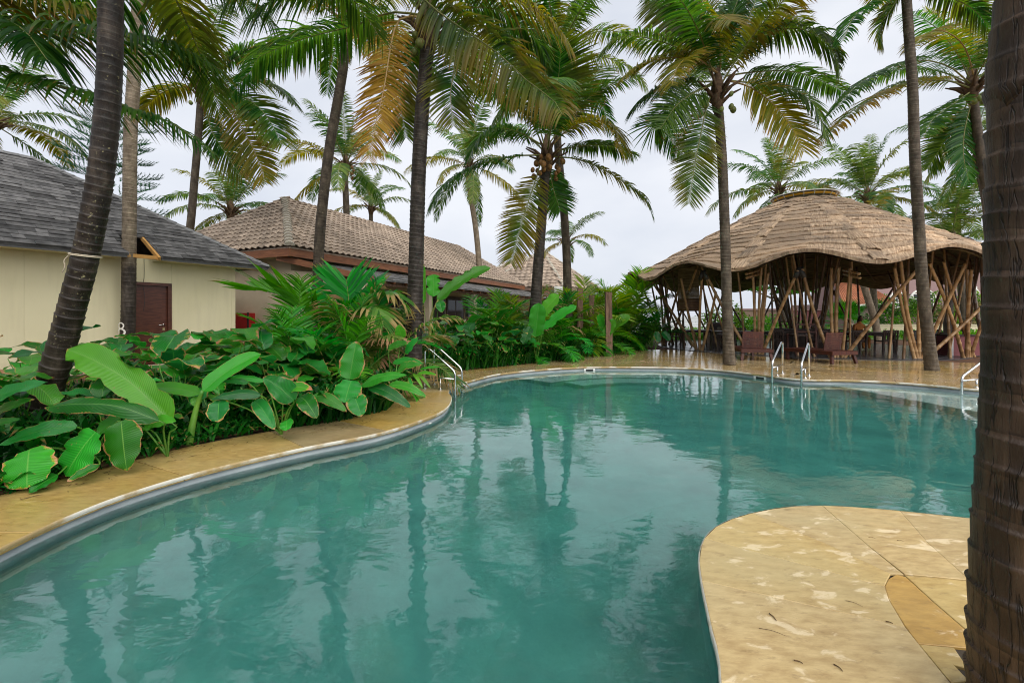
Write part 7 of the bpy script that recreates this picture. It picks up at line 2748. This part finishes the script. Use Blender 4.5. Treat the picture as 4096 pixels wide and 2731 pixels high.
hd = ellipsoid('head', (0, -0.17, 1.28), (0.075, 0.095, 0.115), 'skin', person, 3, fn=face)
ellipsoid('hair', (0, -0.145, 1.30), (0.088, 0.095, 0.118), 'hair', person, 3)
ellipsoid('hair', (0, -0.07, 1.16), (0.08, 0.05, 0.16), 'hair', person, 2)
for sx in (-1, 1):
    mb = MB()
    bx_ = sx * 0.13
    mb.tube([(bx_, -0.36, 0.80), (bx_ * 0.8, -0.40, 0.79), (bx_ * 0.65, -0.44, 0.785)], [0.028, 0.036, 0.03], 8)
    for i in range(4):
        x0 = bx_ * 0.65 + (i - 1.5) * 0.017
        mb.tube([(x0, -0.44, 0.787), (x0, -0.475, 0.79), (x0 * 0.98, -0.50 + 0.006 * abs(i - 1.4), 0.776)], [0.0085, 0.008, 0.006], 6)
    mb.tube([(bx_ * 0.65 - sx * 0.03, -0.40, 0.787), (bx_ * 0.65 - sx * 0.055, -0.43, 0.785), (bx_ * 0.65 - sx * 0.058, -0.455, 0.778)], [0.011, 0.009, 0.007], 6)
    put('hand', mb.mesh('hand', True), MATS['skin'], person)

# ================================================================== BEYOND THE PAVILION
def leaf_mass(name, parent, cen, rad, n, size, mat, seed, flat=1.0, hollow=0.35, up=0.3):
    """crown of many small leaf faces in clumps"""
    rng = np.random.default_rng(seed)
    ncl = max(6, n // 60)
    cl = rng.normal(0, 1, (ncl, 3))
    cl /= np.linalg.norm(cl, axis=1, keepdims=True)
    cl *= (hollow + (1 - hollow) * rng.random((ncl, 1)) ** 0.5)
    cl[:, 2] = np.abs(cl[:, 2]) * flat if flat < 0.8 else cl[:, 2]
    who = rng.integers(0, ncl, n)
    p = cl[who] * np.array(rad) + rng.normal(0, 0.17, (n, 3)) * np.array(rad)
    p += np.array(cen)
    d = rng.normal(0, 1, (n, 3))
    d[:, 2] += up
    d /= np.linalg.norm(d, axis=1, keepdims=True)
    s_ = np.cross(d, rng.normal(0, 1, (n, 3)))
    s_ /= np.linalg.norm(s_, axis=1, keepdims=True)
    sz = size * rng.uniform(0.6, 1.3, (n, 1))
    A = np.stack([p - d * sz * 0.5, p + s_ * sz * 0.28, p + d * sz * 0.5, p - s_ * sz * 0.28], 1).reshape(-1, 3)
    F = (np.arange(n)[:, None] * 4 + np.arange(4)).tolist()
    ru = rng.random(n)
    U = np.stack([np.repeat(ru, 4), np.tile([0.1, 0.4, 0.7, 0.4], n)], 1)
    return put(name, newmesh(name, A.tolist(), F, U), MATS[mat], parent, world=parent is not None)


def bush(label, x, y, rad, n, size, mat, seed, group=None, name='shrub', z=None):
    t_ = thing(name, label, 'shrub', (x, y, 0), 0, group)
    put('stem', MB().tube([(0, 0, -0.05), (0.05, 0, rad[2] * 0.8)], [0.05, 0.02], 6).mesh('stem', True), MATS['post_wood'], t_)
    leaf_mass('foliage', t_, (x, y, (z if z is not None else rad[2] * 0.95)), rad, n, size, mat, seed)
    return t_


q = P(2900, 1250, 30)
bush('round bright green shrub against the sea between the bamboo poles', q.x, 30, (1.5, 1.0, 1.15), 1600, 0.16, 'bush_leaf', 1)
q = P(2990, 1300, 31)
bush('low bright hedge shrub under the almond tree', q.x, 31, (2.3, 1.0, 0.75), 1600, 0.16, 'bush_leaf', 2)
q = P(3090, 1300, 33)
bush('low bright shrub right of the hedge shrub under the almond tree', q.x, 33, (2.0, 1.0, 0.8), 1400, 0.16, 'bush_leaf', 3)
# almond tree with level branches
q = P(3105, 1200, 36)
t_ = thing('almond_tree', 'spreading tree with flat tiers of bright leaves behind the pavilion poles', 'tree', (q.x, 36, 0))
put('trunk', MB().tube(smooth_path([(0.6, 0, -0.1), (0.2, 0, 2.0), (-0.4, 0, 4.0), (-0.6, 0, 5.5)], 12), np.linspace(0.24, 0.08, 12), 8).mesh('trunk', True), MATS['trunk_pale'], t_)
for k, (dx, dz, rx, n) in enumerate(((-2.2, 3.5, 2.0, 1200), (1.2, 3.3, 1.6, 900), (-0.6, 4.6, 2.4, 1300), (1.6, 4.9, 1.8, 900))):
    leaf_mass('foliage_tier', t_, (q.x + dx, 36, dz), (rx, 1.5, 0.42), n, 0.2, 'bush_leaf', 10 + k, flat=0.6)
    put('limb', MB().tube([(-0.3, 0, dz - 0.7), (dx * 0.6, 0, dz - 0.25), (dx, 0, dz)], [0.08, 0.05, 0.02], 6).mesh('limb', True), MATS['trunk_pale'], t_)
# brown boundary building with an arch, maroon wall
q = P(2945, 1240, 44)
t_ = thing('brown_wall', 'low brown boundary wall with a small arched opening beyond the shrubs', 'wall', (q.x, 44, 0))
mb = MB()
x0, x1 = P(2945, 0, 44).x, P(3175, 0, 44).x
ac0, ac1 = P(2972, 0, 44).x, P(3010, 0, 44).x
zt = P(0, 1240, 44).z
mb.box((x0, 44, -0.05), (ac0, 44.4, zt))
mb.box((ac1, 44, -0.05), (x1, 44.4, zt))
n_ = 8
vv, ff = [], []
for i in range(n_ + 1):
    a = pi * i / n_
    cx_ = (ac0 + ac1) / 2 - math.cos(a) * (ac1 - ac0) / 2
    cz_ = 0.75 + math.sin(a) * (ac1 - ac0) / 2
    vv += [(cx_, 44, cz_), (cx_, 44, zt), (cx_, 44.4, cz_), (cx_, 44.4, zt)]
for i in range(n_):
    a = i * 4
    ff += [(a, a + 4, a + 5, a + 1), (a + 2, a + 3, a + 7, a + 6), (a, a + 2, a + 6, a + 4)]
mb.add(vv, ff)
put('masonry', mb.mesh('masonry'), MATS['plaster_brown'], t_, world=True)
put('coping', MB().box((x0 - 0.1, 43.9, zt + 0.002), (x1 + 0.1, 44.5, zt + 0.14)).mesh('coping'), MATS['plaster_pink'], t_, world=True)
x0, x1 = P(3130, 0, 41).x, P(3420, 0, 41).x
t_ = thing('maroon_wall', 'long maroon plaster garden wall behind the bamboo bundle', 'wall', (x0, 41, 0))
zt = P(0, 1242, 41).z
put('masonry', MB().box((x0, 41, -0.05), (x1 + 6, 41.3, zt)).mesh('masonry'), MATS['plaster_maroon'], t_, world=True)
put('coping', MB().box((x0 - 0.05, 40.95, zt + 0.002), (x1 + 6, 41.35, zt + 0.09)).mesh('coping'), MATS['plaster_pink'], t_, world=True)
# low garden wall, tan
x0, x1 = P(3400, 0, 33).x, P(4000, 0, 33).x
t_ = thing('garden_wall', 'low tan garden wall in front of the pink villa shrubs', 'wall', (x0, 33, 0))
put('masonry', MB().box((x0, 33, -0.05), (x1 + 4, 33.25, 0.75)).mesh('masonry'), MATS['plaster_tan'], t_, world=True)
put('coping', MB().box((x0 - 0.04, 32.96, 0.752), (x1 + 4, 33.29, 0.82)).mesh('coping'), MATS['plaster_tan'], t_, world=True)

# pink villa with orange tiled roof
VY = 40.0
vl = thing('pink_villa', 'pink two-storey villa with orange tiled roof and arched windows, right background', 'house', (P(3550, 0, VY).x, VY, 0))


def vx(x):
    return P(x, 0, VY).x


def vz(y):
    return P(0, y, VY).z


mb = MB()
mb.box((vx(3485), VY, -0.05), (vx(4300), VY + 8, vz(1130) + 2.2))
put('wall', mb.mesh('wall'), MATS['plaster_pink'], vl, world=True)
mb = MB()
mb.box((vx(3330), VY - 1.5, -0.05), (vx(3487), VY + 6, vz(1215)))
put('wall', mb.mesh('wall'), MATS['plaster_pink'], vl, world=True)
# sloping orange roof in two pitches
A_ = [Vector((vx(3300), VY - 2.2, vz(1222))), Vector((vx(3500), VY - 2.2, vz(1208))), Vector((vx(3500), VY + 2.5, vz(1128) + 0.6)), Vector((vx(3420), VY + 2.5, vz(1140) + 0.6))]
B_ = [Vector((vx(3395), VY + 0.5, vz(1172) + 0.25)), Vector((vx(3545), VY + 0.5, vz(1165) + 0.25)), Vector((vx(3560), VY + 5, vz(1080))), Vector((vx(3450), VY + 5, vz(1095)))]
for pl in (A_, B_):
    mb = MB()
    poly_solid(mb, pl, 0.12)
    rf = subparent(put('roof', mb.mesh('roof'), MATS['roof_tile_red'], vl, world=True))
    nrw, ncl = 12, 22
    for j in range(nrw):
        mb = MB()
        for i in range(ncl):
            p0 = pl[0].lerp(pl[1], i / ncl).lerp(pl[3].lerp(pl[2], i / ncl), j / nrw)
            p1 = pl[0].lerp(pl[1], (i + 0.62) / ncl).lerp(pl[3].lerp(pl[2], (i + 0.62) / ncl), j / nrw)
            p2 = pl[0].lerp(pl[1], (i + 0.62) / ncl).lerp(pl[3].lerp(pl[2], (i + 0.62) / ncl), (j + 1) / nrw)
            p3 = pl[0].lerp(pl[1], i / ncl).lerp(pl[3].lerp(pl[2], i / ncl), (j + 1) / nrw)
            up_ = Vector((0, 0, 0.09))
            lw = Vector((0, 0, 0.015))
            m0, m1 = (p0 + p1) / 2 + up_, (p2 + p3) / 2 + up_ * 0.7
            mb.add([p0 + lw, m0, p1 + lw, p2 + lw, m1, p3 + lw], [(0, 1, 4, 5), (1, 2, 3, 4), (0, 2, 1)])
        put('tile_course', mb.mesh('tile_course'), MATS['roof_tile_red'], rf)
    mb = MB()
    mb.beam(pl[0] - Vector((0, 0, 0.12)), pl[1] - Vector((0, 0, 0.12)), 0.1, 0.14)
    put('fascia_board', mb.mesh('fascia_board'), MATS['white_plastic'], vl, world=True)


def arch_window(x0, x1, y0, y1, label=None):
    """white framed window with panes, in an arched surround"""
    a, b, z0, z1 = vx(x0), vx(x1), vz(y1), vz(y0)
    yy = VY - 0.03
    mb = MB()
    mb.box((a, yy - 0.03, z0), (b, yy + 0.025, z1))
    w_ = subparent(put('window', mb.mesh('window'), MATS['window_glass'], vl, world=True))
    t = 0.09
    mb = MB()
    mb.box((a - t, yy - 0.08, z0 - t), (a, yy + 0.02, z1 + t))
    mb.box((b, yy - 0.08, z0 - t), (b + t, yy + 0.02, z1 + t))
    mb.box((a, yy - 0.08, z1), (b, yy + 0.02, z1 + t))
    mb.box((a, yy - 0.08, z0 - t), (b, yy + 0.02, z0))
    for i in range(1, 4):
        mb.box((a + (b - a) * i / 4 - 0.025, yy - 0.07, z0), (a + (b - a) * i / 4 + 0.025, yy - 0.031, z1))
    for i in range(1, 3):
        mb.box((a, yy - 0.065, z0 + (z1 - z0) * i / 3 - 0.02), (b, yy - 0.031, z0 + (z1 - z0) * i / 3 + 0.02))
    put('frame', mb.mesh('frame'), MATS['white_plastic'], w_)
    n_ = 16
    c_ = (a + b) / 2
    rx = (b - a) / 2 + 0.25
    mb = MB()
    mb.tube([(c_ - rx * math.cos(pi * i / n_), yy - 0.04, z0 + (z1 - z0) * 0.55 + rx * 0.85 * math.sin(pi * i / n_)) for i in range(n_ + 1)], 0.09, 6)
    put('arch', mb.mesh('arch', True), MATS['white_plastic'], w_)


arch_window(3512, 3542, 1192, 1235)
arch_window(3568, 3610, 1175, 1228)
arch_window(3650, 3728, 1178, 1230)
arch_window(3868, 3900, 1150, 1210)
mb = MB()
x0, x1 = vx(3560), vx(4000)
mb.box((x0, VY - 1.25, vz(1235) - 0.06), (x1, VY - 0.1, vz(1235)))
put('balcony', mb.mesh('balcony'), MATS['plaster_pink'], vl, world=True)
mb = MB()
for i in range(60):
    xx = x0 + (x1 - x0) * i / 59
    mb.box((xx - 0.012, VY - 1.22, vz(1235)), (xx + 0.012, VY - 1.195, vz(1205)))
mb.box((x0, VY - 1.23, vz(1205)), (x1, VY - 1.18, vz(1203)))
put('railing', mb.mesh('railing'), MATS['black_metal'], vl, world=True)

# shrubs before the villa
specs = [(3520, 35.5, 1.5, 1.3, 'bush_dark'), (3600, 35, 1.7, 1.6, 'bush_leaf'), (3680, 34.6, 1.6, 1.5, 'bush_dark'), (3760, 34.5, 1.8, 1.7, 'bush_leaf'), (3840, 34.5, 1.7, 1.5, 'bush_dry'), (3900, 35, 1.7, 1.8, 'bush_leaf'), (3960, 34.5, 1.8, 1.6, 'bush_dark')]
for k, (px, Y, rx, rz_, m) in enumerate(specs):
    bush('garden shrub in front of the pink villa, %s from the orange roof' % ORD[k], P(px, 0, Y).x, Y, (rx, 0.9, rz_), 1100, 0.2, m, 30 + k, 'shrubs before the villa')
# fan palm bush
q = P(3385, 1300, 30)
t_ = thing('fan_palm', 'bushy fan palm with stiff round leaves behind the trio of poles', 'palm', (q.x, 30, 0))
FANS = []
for k in range(3):
    rr = random.Random(k)
    V, F, U = [], [], []
    n_ = 26
    for i in range(n_):
        a = R(-150) + R(300) * i / (n_ - 1)
        L_ = 0.62 * (0.75 + 0.25 * math.cos(a * 0.6)) * rr.uniform(0.92, 1.05)
        dx, dy = math.cos(a), math.sin(a)
        sx_, sy_ = -dy * 0.026, dx * 0.026
        n0 = len(V)
        V += [(0, 0, 0), (dx * L_ * 0.55 + sx_, dy * L_ * 0.55 + sy_, 0.03 - 0.08 * abs(math.sin(a))), (dx * L_ * 0.55 - sx_, dy * L_ * 0.55 - sy_, 0.03 - 0.08 * abs(math.sin(a))), (dx * L_, dy * L_, -0.10)]
        u = rr.random()
        U += [(u, 0.1), (u, 0.5), (u, 0.5), (u, 0.98)]
        F += [(n0, n0 + 1, n0 + 2), (n0 + 1, n0 + 3, n0 + 2)]
    me = newmesh('fan_leaf', V, F, U)
    me.materials.append(MATS['areca'])
    FANS.append(me)
for k in range(46):
    rr = random.Random(900 + k)
    a = k * 2.4
    el = R(rr.uniform(-5, 85))
    d = Vector((math.cos(a) * math.cos(el), math.sin(a) * math.cos(el), math.sin(el)))
    c_ = Vector((0, 0, 0.9)) + d * rr.uniform(0.9, 1.25)
    ob = put('fan_leaf', FANS[k % 3], None, t_, loc=c_, scale=rr.uniform(0.9, 1.25))
    ob.rotation_mode = 'QUATERNION'
    ob.rotation_quaternion = d.to_track_quat('X', 'Z')
put('trunk', MB().tube([(0, 0, -0.1), (0, 0, 1.0)], [0.2, 0.15], 10).mesh('trunk', True), MATS['fibre'], t_)
# leaning trunk behind the pavilion
palm('grey leaning palm trunk seen under the pavilion before the pink villa', [(2020, 800), (2010, 740), (1995, 690), (1980, 640)], 27, 0.2, 0.18, 'trunk_pale', L_=3.8, nf=12, crown=PD(1960, 560, 27), seed=33, kind='far', elev_lo=2, elev_hi=6)
palm('dark upright palm trunk seen under the right side of the pavilion', [(2180, 800), (2178, 720), (2182, 640)], 25, 0.22, 0.2, 'trunk_dark', L_=3.6, nf=10, crown=PD(2186, 560, 25), seed=34, kind='far', elev_lo=2, elev_hi=6)

# ================================================================== SMALL LITTER
def twig(name, label, cat, pts, r, mat, group):
    tag(put(name, MB().tube(smooth_path(pts, 8), np.linspace(r, r * 0.5, 8), 5).mesh(name, True), MATS[mat]), label, cat, group)


k = 0
for (x, y, x2, y2, lab) in ((635, 935, 683, 985, 'dark twig near the middle of the near stone point'), (800, 1250, 862, 1272, 'dark twig at the bottom of the near stone point, the left of two'), (1070, 1278, 1130, 1325, 'dark twig at the bottom of the near stone point, the right of two'), (1420, 988, 1468, 1003, 'dark twig by the mortar joint of the near stones'), (565, 1032, 752, 1086, 'thin curved straw on the near stone point'), (1150, 846, 1268, 888, 'hair-thin straw on the pale near stone'), (1305, 418, 1350, 427, 'tiny straw near the pool side of the near stones, left'), (1497, 440, 1540, 446, 'tiny straw near the pool side of the near stones, right')):
    a, b = Z7(x, y), Z7(x2, y2)
    thin = 'straw' in lab
    r_ = 0.0012 if thin else 0.003
    mid = ((a[0] + b[0]) / 2 + 0.004, (a[1] + b[1]) / 2 + (0.008 if thin else 0.001))
    twig('twig', lab, 'twig', [(*a, r_ + 0.001), (*mid, r_ + 0.002), (*b, r_ + 0.001)], r_, 'litter', 'twigs on the near stones')
rng = np.random.default_rng(3)
V, F = [], []
for _ in range(260):
    s_ = rng.uniform(0.3, 8.0)
    x, y = bedpt(s_, -rng.uniform(0.03, 0.5) ** 1.2)
    a = rng.uniform(0, 6.28)
    L_ = rng.uniform(0.01, 0.05)
    w_ = rng.uniform(0.0015, 0.006)
    d = np.array([math.cos(a), math.sin(a)])
    s2 = np.array([-d[1], d[0]])
    c_ = np.array([x, y])
    n0 = len(V)
    for q, z in ((c_ - d * L_, 0.003), (c_ + s2 * w_, 0.006), (c_ + d * L_, 0.004), (c_ - s2 * w_, 0.0035)):
        V.append((q[0], q[1], z))
    F.append((n0, n0 + 1, n0 + 2, n0 + 3))
ob = put('leaf_litter', newmesh('leaf_litter', V, F), MATS['litter'])
ob['kind'] = 'stuff'
ob['label'] = 'scattered bits of dry leaf on the left coping stones'
ob['category'] = 'litter'
